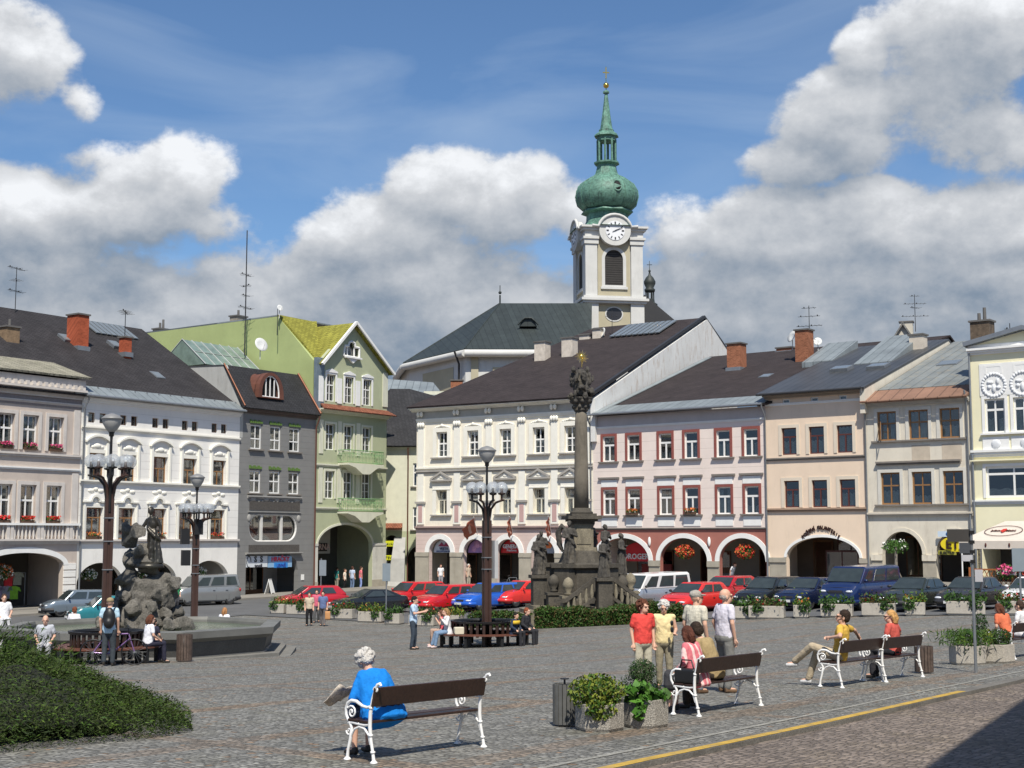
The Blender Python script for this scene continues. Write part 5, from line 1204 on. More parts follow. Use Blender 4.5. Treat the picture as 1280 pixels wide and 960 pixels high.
J.roof([[(-.15,-.1,J.H),(xm,-.1,zJ),(xm,14,zJ),(-.15,14,J.H)],[(J.W,-.1,J.H),(xm,-.1,zJ),(xm,14,zJ),(J.W,14,J.H)]], m_zinc)
J.chimney(1227.5, 401, 432, 1.1, 3, .9, M('sooty_brick', (.11,.08,.055), .9, .4, 4, .8, 10), 2)
J.pipe(.1, -.3, J.H-.2, .1); J.antenna(1262, 404, 418, 2, [(.5,.3,.3,2)])

# ---------------------------------------------------------------- K: house tucked into the corner and roofs behind
PK = along(PD, AL, D.W+.05)
K = Bld('town_house', 'low pale green corner house with slate roof beside the tall gabled green house', (XU(478,108), 108), R(0), 531, 3.75, 0)
K.H = K.Z(500, 560)
stK = dict(frame=m_fr_w, sur=None, sill=m_sill, sillw=.2, transom=.6, topmull=True, curtain=.3, d=.1, fw=.08, mw=.07)
for v0, v1 in ((579,608),(634,662)): K.window(K.S(522), K.Z(522,v1), K.Z(522,v0), .75, stK)
xk = (K.S(479), K.S(502)); K.arch((xk[0]+xk[1])/2-.05, (xk[1]-xk[0])/2*.88, K.Z(492,682), K.Z(492,669)); K.arch(K.S(525), .95, K.Z(525,700), K.Z(525,682))
K.wall(m_cream, split=K.Z(500,664), zmat=m_green); K.body(m_cream, 8, -1, K.H); K.arcade(K.Z(492,667), 3)
mb = MB(); x0, x1 = K.S(489), K.S(507); zt = K.Z(500,688); mb.add([(x0-.2,-1.2,-.5),(x1,-1.2,-.5),(x1,-.9,.3),(x1,0,zt+1),(x0+.25,0,zt+1),(x0-.15,-.9,.3),(x0+.1,-.75,zt-.6),(x1,-.75,zt-.6),(x0-.2,0,-.5),(x1,0,-.5)],[(0,1,2,5),(5,2,7,6),(6,7,3,4),(1,9,3,7,2),(0,5,6,4,8),(8,4,3,9)]); mb.build('buttress', M('grey_buttress', (.40,.40,.39), .85, .12, 2, .3, 20), K.root)
mb = MB(); mb.slab([(K.S(478),-.6,K.Z(490,660)),(K.S(503),-.6,K.Z(490,660)),(K.S(503),.1,K.Z(490,653)),(K.S(478),.1,K.Z(490,653))], .15); mb.build('tile_canopy', m_clay, K.root)
for v0, v1 in ((676,683),(694,700)):
    s = K.sign(K.S(480.5), K.S(500), K.Z(490,v1), K.Z(490,v0), -.05, (.60,.62,.02)); K.text('KAVÁRNA' if v0 == 676 else 'OTEVŘENO', (K.S(480.5)+K.S(500))/2, K.Z(490,v1)+.1, .26, -.13, (.12,.14,.02), s)
K.pipe(K.S(509.5), -.1, K.H, .3, M('red_brown_pipe', (.12,.045,.03), .6)); K.bar('cornice', K.H-.1, .25, .3, m_cream)
xa_, za_ = K.px(512,486,6); K.roof([[(-.5,-.5,K.H+.15),(K.W+.6,-.5,K.H+.15),(K.W+1.2,6,za_-.8),(xa_,6,za_),(xa_-1.6,6,za_)]], m_slated)
K.roof([[(-.5,-.5,K.H+.15),(xa_-1.6,6,za_),(-1.5,6,za_-1.5)]], m_slated)
K2 = Bld('outbuilding', 'low building with a pale metal roof behind the slate roof of the corner house', (XU(470,116), 116), R(0), 556, 3.6, 0, 'building', None)
K2.H = K2.Z(500, 497); K2.box('wall', 0, K2.W, 0, 6, -1, K2.H, m_cream)
K2.roof([[(-.4,-.4,K2.H),(K2.S(556),-.4,K2.H),(K2.S(536),5,K2.Z(520,478,5)),(-.4,5,K2.Z(490,473,5))]], m_zinc); K2.box('parapet_wall', K2.S(528), K2.S(556), .5, 1, K2.H-1, K2.Z(540,489,.5), m_cream)
K2.chimney(571, 475, 502, 1.0, 1.5, .7, m_brick)
# small house behind the right roofs
Q = Bld('house', 'small rendered house with a patterned grey gable roof, behind the roofs at the right', (XU(1116,112), 112), R(-20), 1172, 3, 0, 'house', None)
Q.H = Q.Z(1145,428); xq = Q.S(1137); zq = Q.Z(1137,403); MB().prism([(0,-1),(Q.W*.8,-1),(Q.W*.8,Q.H-.8),(xq,zq),(0,Q.H-.6)], 0, 7).build('wall', M('cream_render', (.52,.49,.42), .9, .08), Q.root)
Q.roof([[(xq,-.3,zq+.05),(Q.W*.86,-.3,Q.H-1.1),(Q.W*.86,9,Q.H-1.1),(xq,9,zq+.05)],[(xq,-.3,zq+.05),(-.4,-.3,Q.H-.9),(-.4,9,Q.H-.9),(xq,9,zq+.05)]], tiles('diamond_tiles', (.22,.22,.21), .5, .5, .8, .3, .6, 45, spec=.2))
Q.chimney(1133, 402, 420, 1.0, .6, .8, M('cream_render', (.52,.49,.42), .9, .08)); Q.antenna(1143, 368, 410, 1.2, [(.95,.4,.3,2),(.72,.9,.2,6),(.35,1.1,.2,8),(.6,.5,.9,3)])
# ================================================================ CHURCH
m_cop = M('copper_patina', (.10,.215,.165), .6, .35, .9, .2, 12, stain=.95, staincol=(.022,.04,.035), fine=.3, fsc=4)
m_copd = tiles('dark_copper_roof', (.033,.042,.042), .7, 40, .6, .1, .6, 0, stain=.5, staincol=(.05,.066,.062), metal=.1)
m_chw = M('church_white', (.56,.56,.54), .85, .06, .6, .1, 20, stain=.15); m_chb = M('church_beige', (.42,.38,.27), .85, .08, .6, .1, 20)
m_gold = M('gilding', (.75,.5,.12), .25, .1, metal=1)
ZT = 170; PT = (XU(733, ZT), ZT); at_ = thing('church', 'baroque church with a green copper onion tower, clock and dark nave roof', 'church', (PT[0], PT[1], 0), R(9.5))
def zv(v, Y=ZT, u=761): return at(u, v, Y).z
w = 7.5; k = ZT/FPX
tb = MB(); tb.box(.5, w-.5, .5, w-.5, -2, zv(291)); tower = tb.build('tower', m_chw, at_)
mb = MB()
for x, y in ((0,0),(w-1.7,0),(0,w-1.7),(w-1.7,w-1.7)):
    mb.box(x, x+1.7, y, y+1.7, -2, zv(378)); mb.box(x+.1, x+1.6, y+.1, y+1.6, zv(371), zv(304)); mb.box(x-.05, x+1.75, y-.05, y+1.75, zv(304), zv(298))
mb.build('corner_pilaster', m_chw, tower)
mb = MB()
for v0, v1, p in ((378,375,.25),(375,372,.5),(372,369,.2)): mb.box(-p, w+p, -p, w+p, zv(v0), zv(v1))
for v0, v1, p in ((298,295,.2),(287,284,.25),(284,281.5,.5)):
    for x0, x1, y0, y1 in ((-p,w/2-1.95,-p,1),(w/2+1.95,w+p,-p,1),(-p,1,1,w/2-1.95),(-p,1,w/2+1.95,w+p),(1,w+p,w-1,w+p),(w-1,w+p,1,w-1)): mb.box(x0, x1, y0, y1, zv(v0), zv(v1))
mb.box(.05, w-.05, .05, w-.05, zv(295), zv(287)); mb.build('tower_cornice', m_chw, tower)
for f in range(2):
    T = Matrix.Identity(4) if f == 0 else Matrix.Rotation(-PI/2, 4, 'Z') @ Matrix.Translation((-w, 0, 0))
    q = thing('x','x','x'); bpy.data.objects.remove(q)
    def bd(mb, name, mat): o = mb.build(name, mat, tower); return o
    mb = MB(); mb.T = T; c = w/2
    arch = lambda hw, z0, zs, n=14: [(c-hw, z0), (c-hw, zs)]+[(c+hw*math.cos(PI-PI*i/n), zs+hw*math.sin(PI-PI*i/n)) for i in range(1, n)]+[(c+hw, zs), (c+hw, z0)]
    mb.prism([(1.7,zv(371)),(w-1.7,zv(371)),(w-1.7,zv(298)),(1.7,zv(298))], .3, .5, [arch(1.15, zv(355), zv(322))]); bd(mb, 'beige_panel', m_chb)
    mb = MB(); mb.T = T; mb.prism(arch(1.55, zv(357), zv(322)), .24, .3, [arch(1.15, zv(355)+.01, zv(322))]); mb.box(c-1.7, c+1.7, .1, .4, zv(360), zv(357)); bd(mb, 'arch_frame', m_chw)
    mb = MB(); mb.T = T; mb.prism(arch(1.15, zv(355), zv(322)), .44, .46); lw = bd(mb, 'belfry_louvre', add_lines(M('louvre_dark', (.035,.032,.03), .8, .2), 2, .28, .2, .9, .4))
    mb = MB(); mb.T = T; mb.prism([(1.7,zv(430)),(w-1.7,zv(430)),(w-1.7,zv(379)),(1.7,zv(379))], .42, .5); bd(mb, 'beige_panel', m_chb)
    ov = lambda a, b: [(c+a*math.cos(2*PI*i/24), zv(391)+b*math.sin(2*PI*i/24)) for i in range(24)]
    mb = MB(); mb.T = T; mb.prism(ov(1.15,.95), .36, .42, [ov(1.0,.8)]); bd(mb, 'oval_frame', m_chw); mb = MB(); mb.T = T; mb.prism(ov(1.0,.8), .38, .41); bd(mb, 'oval_window', M('dark_pane', (.03,.03,.035), .2, .1))
    # clock in a curved gable
    zc = zv(288); mb = MB(); mb.T = T; mb.prism([(c+2.0*math.cos(a), zc+1.85*math.sin(a)) for a in [2*PI*i/28 for i in range(28)]], -.5, .3); bd(mb, 'clock_gable', m_chw)
    mb = MB(); mb.T = T; pts = [(c-2.9,-.5,zv(283)+.1)]+[(c+2.15*math.cos(PI-PI*i/12), -.5, zc+2.05*math.sin(PI-PI*i/12)) for i in range(1, 12)]+[(c+2.9,-.5,zv(283)+.1)]; mb.tube(pts, .22, 5); bd(mb, 'gable_moulding', m_chw)
    mb = MB(); mb.T = T; mb.prism([(c+1.22*math.cos(a), zc+1.22*math.sin(a)) for a in [2*PI*i/32 for i in range(32)]], -.56, -.5); clk = bd(mb, 'clock_face', M('clock_white', (.75,.76,.78), .5, .03))
    mb = MB(); mb.T = T
    for i in range(12):
        a = PI*i/6; d0, d1, hw_ = .82, 1.12, .055+.03*(i % 3 == 0); ca, sa = math.sin(a), math.cos(a)
        mb.prism([(c+d0*ca-hw_*sa, zc+d0*sa+hw_*ca),(c+d0*ca+hw_*sa, zc+d0*sa-hw_*ca),(c+d1*ca+hw_*sa, zc+d1*sa-hw_*ca),(c+d1*ca-hw_*sa, zc+d1*sa+hw_*ca)], -.6, -.57)
    for a, l, hw_ in ((R(64), .65, .06), (R(66)+R(2), 1.0, .04), (R(246), .4, .05)):
        ca, sa = math.sin(a), math.cos(a); mb.prism([(c-hw_*sa, zc+hw_*ca),(c+hw_*sa, zc-hw_*ca),(c+l*ca+hw_*.5*sa, zc+l*sa-hw_*.5*ca),(c+l*ca-hw_*.5*sa, zc+l*sa+hw_*.5*ca)], -.64, -.61)
    o = mb.build('numerals_and_hands', m_iron, clk)
# copper cap, onion, lantern, spire
mb = MB(); c3 = (w/2, w/2, 0); z = lambda v: zv(v)
mb.lathe([(4.9,z(281)),(3.7,z(278)),(2.95,z(272)),(2.7,z(266)),(2.65,z(259)),(3.35,z(257)),(3.25,z(255)),(2.6,z(254.3))], c3, 8, False, a0=PI/8); mb.build('tower_roof', m_cop, tower)
mb = MB(); prof = [(2.5,255),(3.1,252.5),(3.8,246),(4.02,238),(3.95,230),(3.45,221),(2.5,214),(1.7,210)]
mb.lathe([(r, z(v)) for r, v in prof], c3, 16, True); on_ = mb.build('onion_dome', m_cop, tower)
mb = MB()
for i in range(16):
    a = 2*PI*i/16; mb.tube([(w/2+(r+.02)*math.cos(a), w/2+(r+.02)*math.sin(a), z(v)) for r, v in prof], .045, 4)
for v, r in ((248,3.5),(243,3.8),(234,3.92),(226,3.65),(219,3.05)): mb.tube([(w/2+r*math.cos(2*PI*i/32), w/2+r*math.sin(2*PI*i/32), z(v)) for i in range(32)], .03, 4, closed=True)
mb.build('dome_seams', m_cop, on_)
for a in (-PI/2+.12, PI-.15, 0.1, PI/2):
    mb = MB(); mb.T = Matrix.Translation((w/2+3.75*math.cos(a), w/2+3.75*math.sin(a), z(230))) @ Matrix.Rotation(a-PI/2, 4, 'Z') @ Matrix.Rotation(-R(75), 4, 'X'); mb.lathe([(.62,-.4),(.62,.12),(.48,.14),(.48,.0),(.001,.0)], n=16, sy=1.35); mb.build('dome_oculus', m_cop, on_)
    mb = MB(); mb.T = Matrix.Translation((w/2+3.8*math.cos(a), w/2+3.8*math.sin(a), z(230))) @ Matrix.Rotation(a-PI/2, 4, 'Z') @ Matrix.Rotation(-R(75), 4, 'X'); mb.lathe([(.46,-.02),(.46,.04),(.001,.04)], n=14, sy=1.3); mb.build('oculus_pane', m_dark, on_)
mb = MB(); mb.lathe([(1.9,z(211)),(1.5,z(207)),(1.3,z(200)),(1.25,z(196)),(1.65,z(194)),(1.65,z(192)),(1.2,z(191)),(.3,z(190))], c3, 8, False)
for i in range(8):
    a = PI/8+i*PI/4; x, y = w/2+1.15*math.cos(a), w/2+1.15*math.sin(a); mb.cyl((x,y,z(192)),(x,y,z(163)), .15, n=6)
mb.lathe([(.95,z(166)),(1.25,z(165)),(1.25,z(160)),(1.6,z(159)),(1.55,z(157)),(1.0,z(153)),(.95,z(150))], c3, 8, False); mb.build('lantern', m_cop, tower)
mb = MB(); mb.lathe([(1.0,z(151)),(.8,z(149)),(.5,z(128)),(.22,z(106)),(.2,z(104)),(.42,z(103)),(.4,z(101)),(.1,z(99))], c3, 8, False); mb.cyl((w/2,w/2,z(100)),(w/2,w/2,z(69)), .055, n=6); mb.build('spire', m_cop, tower)
MB().ell((w/2,w/2,z(93)), .38, 12, 8).build('gilded_ball', m_gold, tower)
mb = MB(); mb.box(w/2-.42,w/2+.42,w/2-.06,w/2+.06,z(76.5)-.06,z(76.5)+.06); mb.box(w/2-.06,w/2+.06,w/2-.07,w/2+.07,z(84),z(70)); mb.build('cross', m_gold, tower)
# nave with polygonal end
inv = Matrix.Rotation(-R(9.5), 4, 'Z') @ Matrix.Translation((-PT[0], -PT[1], 0))
def W3(u, v, Y): return inv @ at(u, v, Y)
A1 = at(582, 440, 155); zE = A1.z
pl = [(at(733,440,155).x, 155), (A1.x, 155), (XU(507,168)+.4, 167.5), (XU(500,178), 178), (XU(560,190), 190), (XU(733,190), 190)]
rd1 = at(625, 379, 168); rd2 = at(740, 379, 168); zR = rd1.z
mb = MB(); mb.T = inv; n = len(pl)
v = [(x, y, -2) for x, y in pl]+[(x, y, zE) for x, y in pl]; mb.add(v, [(i, (i+1) % n, (i+1) % n+n, i+n) for i in range(n)]); nave = mb.build('nave_wall', m_chw, at_)
def off(i, d):
    cx = sum(p[0] for p in pl)/n; cy = 172; p = pl[i]; L_ = math.hypot(p[0]-cx, p[1]-cy); return (p[0]+(p[0]-cx)/L_*d, p[1]+(p[1]-cy)/L_*d)
mb = MB(); mb.T = inv; E = [(*off(i, .9), zE+.25) for i in range(n)]; r1 = (rd1.x, 168, zR); r2 = (rd2.x, 168, zR)
for p in ([E[0],E[1],r1,r2],[E[1],E[2],r1],[E[2],E[3],r1],[E[3],E[4],r1],[E[4],E[5],r2,r1]): mb.slab(p, .2)
nr = mb.build('nave_roof', m_copd, at_)
mb = MB(); mb.T = inv
for i in range(4):
    a, b = E[i], E[i+1]; mb.tube([(a[0],a[1],zE-.25),(b[0],b[1],zE-.25)], .42, 6); 
mb.build('nave_cornice', m_chw, nave)
mb = MB(); mb.T = inv; mb.tube([E[1],r1], .09, 5); mb.tube([E[2],r1], .09, 5); mb.cyl(r1, (r1[0],r1[1],zR+1.0), .1); mb.ell((r1[0],r1[1],zR+1.3), .2); mb.cyl((r1[0],r1[1],zR+1.4),(r1[0],r1[1],zR+2.2), .05); mb.build('roof_ridges', m_copd, nr)
mb = MB(); mb.T = inv
for u0, u1, v0, Y in ((616,662,459,154.9),(589,598,446,154.85)): a = at(u0,v0,Y); b = at(u1,v0,Y); mb.box(a.x, b.x, Y-.05, Y+.1, 8, a.z)
p2 = Vector((*pl[2],0)); p1 = Vector((*pl[1],0)); dd = (p1-p2).normalized(); nn = Vector((dd.y,-dd.x,0))
for t0, t1 in ((.25,.8),): 
    a = p2.lerp(p1, t0)+nn*.05; b = p2.lerp(p1, t1)+nn*.05; z0 = at(560,462,160).z; mb.add([(a.x,a.y,5),(b.x,b.y,5),(b.x,b.y,z0),(a.x,a.y,z0)],[(0,1,2,3)])
mb.build('beige_panel', m_chb, nave)
mb = MB(); mb.T = inv; g = at(574,445,156.2); mb.tube([(g.x-.5,g.y-1.4,g.z+.4),(g.x,g.y-.6,g.z-1),(g.x+.0,g.y-.6,g.z-9)], .12, 6); mb.build('downpipe', m_iron, nave)
dm_ = at(660, 407, 160.5); mb = MB(); mb.T = inv @ Matrix.Translation(dm_); mb.prism([(-1.0,-.2),(1.0,-.2),(.8,.35),(.4,.7),(-.4,.7),(-.8,.35)], -.8, 1.6); d_ = mb.build('roof_dormer', m_copd, nr)
mb = MB(); mb.T = inv @ Matrix.Translation(dm_); mb.tube([(-1.2,-.95,-.05),(-.8,-.95,.4),(-.4,-.95,.75),(.4,-.95,.75),(.8,-.95,.4),(1.2,-.95,-.05)], .12, 5); mb.build('dormer_rim', m_copd, d_)
# lower roof and small turret behind the tower
mb = MB(); mb.T = inv; a, b = at(800,385,186), at(848,418,186); mb.add([(a.x,180,a.z+.8),(b.x,180,b.z),(b.x,195,b.z),(a.x,195,a.z+.8),(a.x,180,5),(b.x,180,5),(b.x,195,5),(a.x,195,5)],[(0,1,2,3),(0,4,5,1),(1,5,6,2),(2,6,7,3)]); mb.build('side_roof', m_iron, at_)
Tt = at(812.5, 390, 182); kz = lambda v: at(812, v, 182).z; mb = MB(); mb.T = inv
mb.lathe([(1.0,kz(392)-4),(1.0,kz(380)),(.65,kz(378)),(.6,kz(374))], (Tt.x,182,0), 8, False)
for i in range(6): a = i*PI/3; mb.cyl((Tt.x+.5*math.cos(a),182+.5*math.sin(a),kz(375)),(Tt.x+.5*math.cos(a),182+.5*math.sin(a),kz(365)), .09, n=5)
mb.lathe([(.65,kz(365)),(.72,kz(362)),(.5,kz(360)),(.75,kz(355)),(.78,kz(352)),(.5,kz(347)),(.18,kz(344)),(.1,kz(340)),(.2,kz(339)),(.05,kz(337)),(.03,kz(326))], (Tt.x,182,0), 12); mb.box(Tt.x-.35,Tt.x+.35,181.97,182.03,kz(331)-.04,kz(331)+.04)
mb.build('turret', M('blackened_copper', (.03,.037,.035), .6, .2), at_)

# ---------------------------------------------------------------- house behind the camera whose shadow falls on the road
SP = (5.0, 6.6); SA = math.atan2(18.2, 9.3); sh = thing('town_house', 'tall plain house beside the road to the right of the viewer', 'house', (SP[0], SP[1], G(8, 12)-.3), SA)
mb = MB(); Wd = 21; hs = [[(x,z),(x+1.1,z),(x+1.1,z+1.7),(x,z+1.7)] for x in [1.2+2.6*i for i in range(8)] for z in (1.2,4.6,7.9)]
mb.T = Matrix.Rotation(PI, 4, 'Z') @ Matrix.Translation((-Wd,-0,0)); mb.prism([(0,0),(Wd,0),(Wd,10.6),(0,10.6)], -.0, .35, hs); mb.T = None; mb.box(0,Wd,-8,-.9,0,10.6); mb.build('wall', m_beige, sh)
mb = MB(); mb.box(-.3, Wd+.3, -8.3, .55, 10.6, 10.9); mb.prism([(-.3,10.9),(Wd+.3,10.9),(Wd-3,13.5),(3,13.5)], -6.5, -2.0) ; mb.build('roof', m_slateb, sh)
for i, hq in enumerate(hs): 
    mb = MB(); x0 = Wd-hq[1][0]; mb.box(x0, x0+1.1, -.3, -.25, hq[0][1], hq[2][1]); o = mb.build('window', m_fr_w, sh)
# ================================================================ STREET FURNITURE, FOUNTAIN, COLUMN
m_bw = paint('bench_white_iron', (.78,.78,.77), 0, .35, .2); m_bwood = M('dark_bench_boards', (.035,.018,.013), .45, .2, 3, .2, 20, fine=.2, fsc=30)
m_conc = M('pebble_concrete', (.30,.28,.245), .9, .1, 2, .8, 60, fine=.55, fsc=55); m_concl = M('plain_concrete', (.40,.37,.32), .9, .1, 2, .4, 40, fine=.2, fsc=40, stain=.3)
m_stone = M('dark_sandstone', (.075,.066,.052), .9, .35, 1.6, .6, 14, stain=.8, staincol=(.022,.02,.018), fine=.25, fsc=20)
m_stonel = M('pale_sandstone', (.20,.175,.125), .9, .25, 1.6, .5, 14, stain=.7, staincol=(.05,.045,.035), fine=.2, fsc=20)
m_statue = M('blackened_statue', (.055,.050,.043), .85, .5, 3, .7, 12, stain=.6, staincol=(.18,.15,.10), fine=.3, fsc=14)
m_bronze = M('dark_bronze', (.055,.05,.042), .38, .3, 3, .3, 14, metal=.6, stain=.3, staincol=(.10,.12,.09))
m_rock = M('fountain_rock', (.115,.107,.093), .9, .5, 1.0, 1.0, 6, stain=.75, staincol=(.04,.037,.032), fine=.3, fsc=18)
m_basin = M('basin_granite', (.075,.075,.072), .55, .2, 1.2, .3, 30, fine=.2, fsc=30); m_lampp = M('lamp_brown_paint', (.052,.027,.021), .45, .15, 3); m_black = M('black_iron', (.012,.012,.013), .45, .1)
m_clear = glassy('clear_globe', (.93,.95,.96), .9); m_lant = M('lantern_plastic', (.36,.36,.35), .4, .05); m_binw = M('bin_slats', (.085,.06,.048), .7, .3, 6, fine=.2, fsc=25)
def bench(u0, Y0, u1, Y1, lab, cat='bench'):
    """back feet at (u0,Y0) and (u1,Y1); the seat faces away from the camera, to the left"""
    a, b = Vector((XU(u0, Y0), Y0)), Vector((XU(u1, Y1), Y1)); d = b-a; Lb = d.length; rz = math.atan2(d.y, d.x)
    zA, zB = G(*a), G(*b); t = thing('park_bench', lab, 'bench', (a.x, a.y, zA), rz, 'white iron benches on the square'); t.rotation_euler.y = -math.atan2(zB-zA, Lb)
    for i, x in enumerate((.04, Lb-.04)):
        mb = MB(); T = lambda pts: [(x, y, z) for y, z in pts]
        mb.tube(T([(0,.02),(.02,.12),(.055,.25),(.075,.4),(.07,.55),(.035,.7),(.0,.8),(-.035,.86),(-.075,.875),(-.09,.85)]), [.022,.018,.02,.024,.022,.022,.02,.02,.018,.015], 8)
        mb.tube(T([(.43,.02),(.42,.12),(.385,.24),(.37,.36),(.40,.42)]), [.022,.017,.02,.018,.02], 8)
        mb.tube(T([(.06,.2),(.09,.3),(.16,.365),(.24,.38),(.32,.35),(.37,.28),(.395,.2)]), .014, 8)
        mb.tube(T([(.07,.42),(.15,.405),(.26,.41),(.36,.42),(.42,.41)]), .018, 8)
        mb.tube(T([(.055,.62),(.12,.60),(.2,.61),(.3,.655),(.38,.66),(.44,.63),(.47,.57),(.465,.50),(.43,.44),(.39,.42)]), [.016,.017,.018,.02,.02,.02,.018,.018,.018,.018], 8)
        sp = [(.375+.075*(1-k/16)*math.cos(k*.62+.6), .53+.075*(1-k/18)*math.sin(k*.62+.6)) for k in range(16)]; mb.tube(T([(.455,.58)]+sp), .012, 6)
        sp = [(.41+.05*(1-k/14)*math.cos(-k*.62), .32+.05*(1-k/14)*math.sin(-k*.62)) for k in range(12)]; mb.tube(T(sp), .011, 6)
        sp = [(-.01+.04*(1-k/12)*math.cos(k*.6), .80+.04*(1-k/12)*math.sin(k*.6)) for k in range(10)]; mb.tube(T(sp), .011, 6)
        for y in (0, .43): mb.lathe([(.045,0),(.045,.012),(.02,.035)], (x,y,0), 10)
        for z, y in ((.12,.02),(.3,.06),(.6,.06)): mb.lathe([(.027,-.012),(.03,0),(.027,.012)], (x,y,z), 8)
        mb.build('end_frame', m_bw, t)
    mb = MB(); mb.box(.02, Lb-.02, .08, .235, .425, .455); mb.box(.02, Lb-.02, .25, .42, .43, .46); mb.build('seat', m_bwood, t, bevel=.006)
    mb = MB(); mb.T = Matrix.Translation((0,.05,.62)) @ Matrix.Rotation(R(12), 4, 'X'); mb.box(.02, Lb-.02, -.03, .0, 0, .215); mb.build('backrest', m_bwood, t, bevel=.006)
    return t
BN1 = bench(467, 15.85, 608, 17.3, 'white iron bench with dark boards in the left foreground, the woman in blue on it')
BN2 = bench(869, 20.7, 949, 22.35, 'white iron bench beside the two big planters, a couple sitting on it')
BN3 = bench(1047, 25.5, 1100, 27.0, 'white iron bench on which the man in the mustard shirt lounges')
BN4 = bench(1101.5, 26.8, 1149, 28.2, 'white iron bench on which the blond woman in red sits')
BN5 = bench(1262, 33.2, 1312, 34.8, 'white iron bench cut by the right edge of the picture')

def bin_(u, Y, r, h, lab, mat=m_binw, ash=False):
    t = thing('litter_bin', lab, 'litter bin', on(u, Y), .3, 'slatted litter bins'); mb = MB(); n = 18
    for i in range(n): a = 2*PI*i/n; mb.T = Matrix.Rotation(a, 4, 'Z'); mb.box(-.42*2*PI*r/n, .42*2*PI*r/n, r-.012, r+.008, .03, h)
    mb.build('slats', mat, t); mb = MB(); mb.lathe([(r-.02,.05),(r-.02,h-.02),(r-.05,h-.02),(r-.06,.08),(.01,.08)], n=20); mb.build('liner', m_black, t)
    if ash: mb = MB(); mb.cyl((0,0,.1),(0,0,h+.06),.015); mb.cyl((0,0,h+.06),(0,0,h+.075),.06,n=12); mb.build('ash_plate', m_iron, t)
    return t
bin_(705, 19.6, .155, .57, 'grey slatted litter bin beside the two big planters in the foreground', M('grey_slats', (.10,.10,.095), .7, .2, 6), True)
bin_(1150, 29.3, .18, .55, 'brown slatted litter bin behind the end of the bench with the blond woman'); bin_(234, 39.6, .21, .75, 'brown slatted litter bin before the fountain basin')

# ---- planters with vegetation
m_pl1 = leafmat('planter_yellowgreen', (.07,.12,.015), (.20,.22,.03)); m_pl2 = leafmat('planter_green', (.025,.07,.012), (.06,.13,.02)); m_con = leafmat('dwarf_conifer', (.015,.045,.012), (.04,.08,.02))
m_jun = leafmat('juniper_needles', (.018,.034,.009), (.055,.075,.018), .7, .5); m_junb = leafmat('juniper_bright', (.03,.075,.012), (.09,.15,.02), .7, .6); m_bark = M('bark', (.07,.05,.035), .9, .2, 6, .5, 20)
m_brn = leafmat('rusty_leaves', (.06,.05,.015), (.10,.07,.025)); m_box = leafmat('box_leaves', (.02,.05,.01), (.05,.09,.018))
def hexpot(p, r, h, rz, lab, plants, group='concrete planters', mat=m_conc):
    t = thing('planter', lab, 'planter', p, rz, group); a0 = PI/6
    mb = MB(); mb.lathe([(r*.93,0),(r,h*.12),(r,h),(r*.86,h),(r*.84,h-.06)], n=6, smooth=False, a0=a0); mb.build('pot', mat, t, bevel=.008)
    MB().lathe([(r*.84,h-.07),(.001,h-.04)], n=6, smooth=False, a0=a0).build('soil', m_soil, t)
    plants(t, r, h); return t
def shrubs(t, name, pts, mats, sz, asp=.45, n=0):
    o = thing('x','x','x'); bpy.data.objects.remove(o); return leaf_cloud(name, mats, pts, sz, asp, t)
def stems(t, n, h, r, hh_, mat=m_pl2):
    mb = MB()
    for i in range(n): a = rng.random()*6.28; q = rng.random()*r; mb.tube([(q*.4*math.cos(a),q*.4*math.sin(a),h-.05),(q*.9*math.cos(a),q*.9*math.sin(a),h+hh_*.6),(q*1.3*math.cos(a),q*1.3*math.sin(a),h+hh_)], .006, 4)
    return mb.build('stems', mat, t)
def pA(t, r, h):
    stems(t, 14, h, r, .2, m_bark); shrubs(t, 'yellow_green_shrub', np.vstack([ball_pts(1700, (-.04,-.0,h+.14), (r*1.25,r*1.0,.24), .3), ball_pts(500, (-.1,-.26,h-.05), (r*.7,.12,.16), .2)]), [m_pl1, m_pl1, m_pl2], .055, .6)
def pB(t, r, h):
    MB().tube([(0,0,h-.05),(.01,0,h+.2),(0,0,h+.45)], .012, 5).build('stem', m_bark, t)
    shrubs(t, 'dwarf_conifer', np.vstack([ball_pts(1500, (0,.05,h+.36), (.20,.2,.17), .35), ball_pts(1100, (-.02,.1,h+.15), (.33,.24,.2), .3)]), m_con, .05, .2)
    shrubs(t, 'broad_leaves', np.vstack([ball_pts(150, (-.12,-.15,h+.08), (.24,.18,.16), .4), ball_pts(70, (.2,-.1,h+.04), (.12,.14,.08), .4), ball_pts(50, (-.2,-.27,h-.12), (.07,.06,.15), .2)]), [m_pl2, leafmat('broad_leaf', (.05,.15,.02), (.10,.24,.03))], .11, .8)
bA = hexpot(on(748, 19.1), .33, .36, .35, 'pebble concrete planter with a yellow-green trailing shrub, left of the foreground pair', pA)
bB = hexpot(on(803, 19.5), .33, .38, .35, 'pebble concrete planter with a small dark conifer, right of the foreground pair', pB)
def pC(t, r, h): shrubs(t, 'arching_grass', np.column_stack([rng.normal(0,.3,1100), rng.normal(0,.2,1100), h+.02+rng.random(1100)*.32]), [m_junb, m_pl2], .15, .12); shrubs(t, 'trailing_plant', ball_pts(180, (0,-.3,h-.1), (.2,.06,.16), .2), m_con, .06, .5)
def pD(t, r, h): shrubs(t, 'round_conifer', ball_pts(1900, (.12,0,h+.14), (.27,.25,.21), .5), m_box, .05, .3); shrubs(t, 'yellow_green_shrub', ball_pts(240, (-.25,-.1,h+.14), (.13,.15,.2), .3), m_pl1, .07, .5); shrubs(t, 'tall_conifer', ball_pts(700, (-.25,.25,h+.42), (.2,.18,.28), .3), m_con, .06, .3)
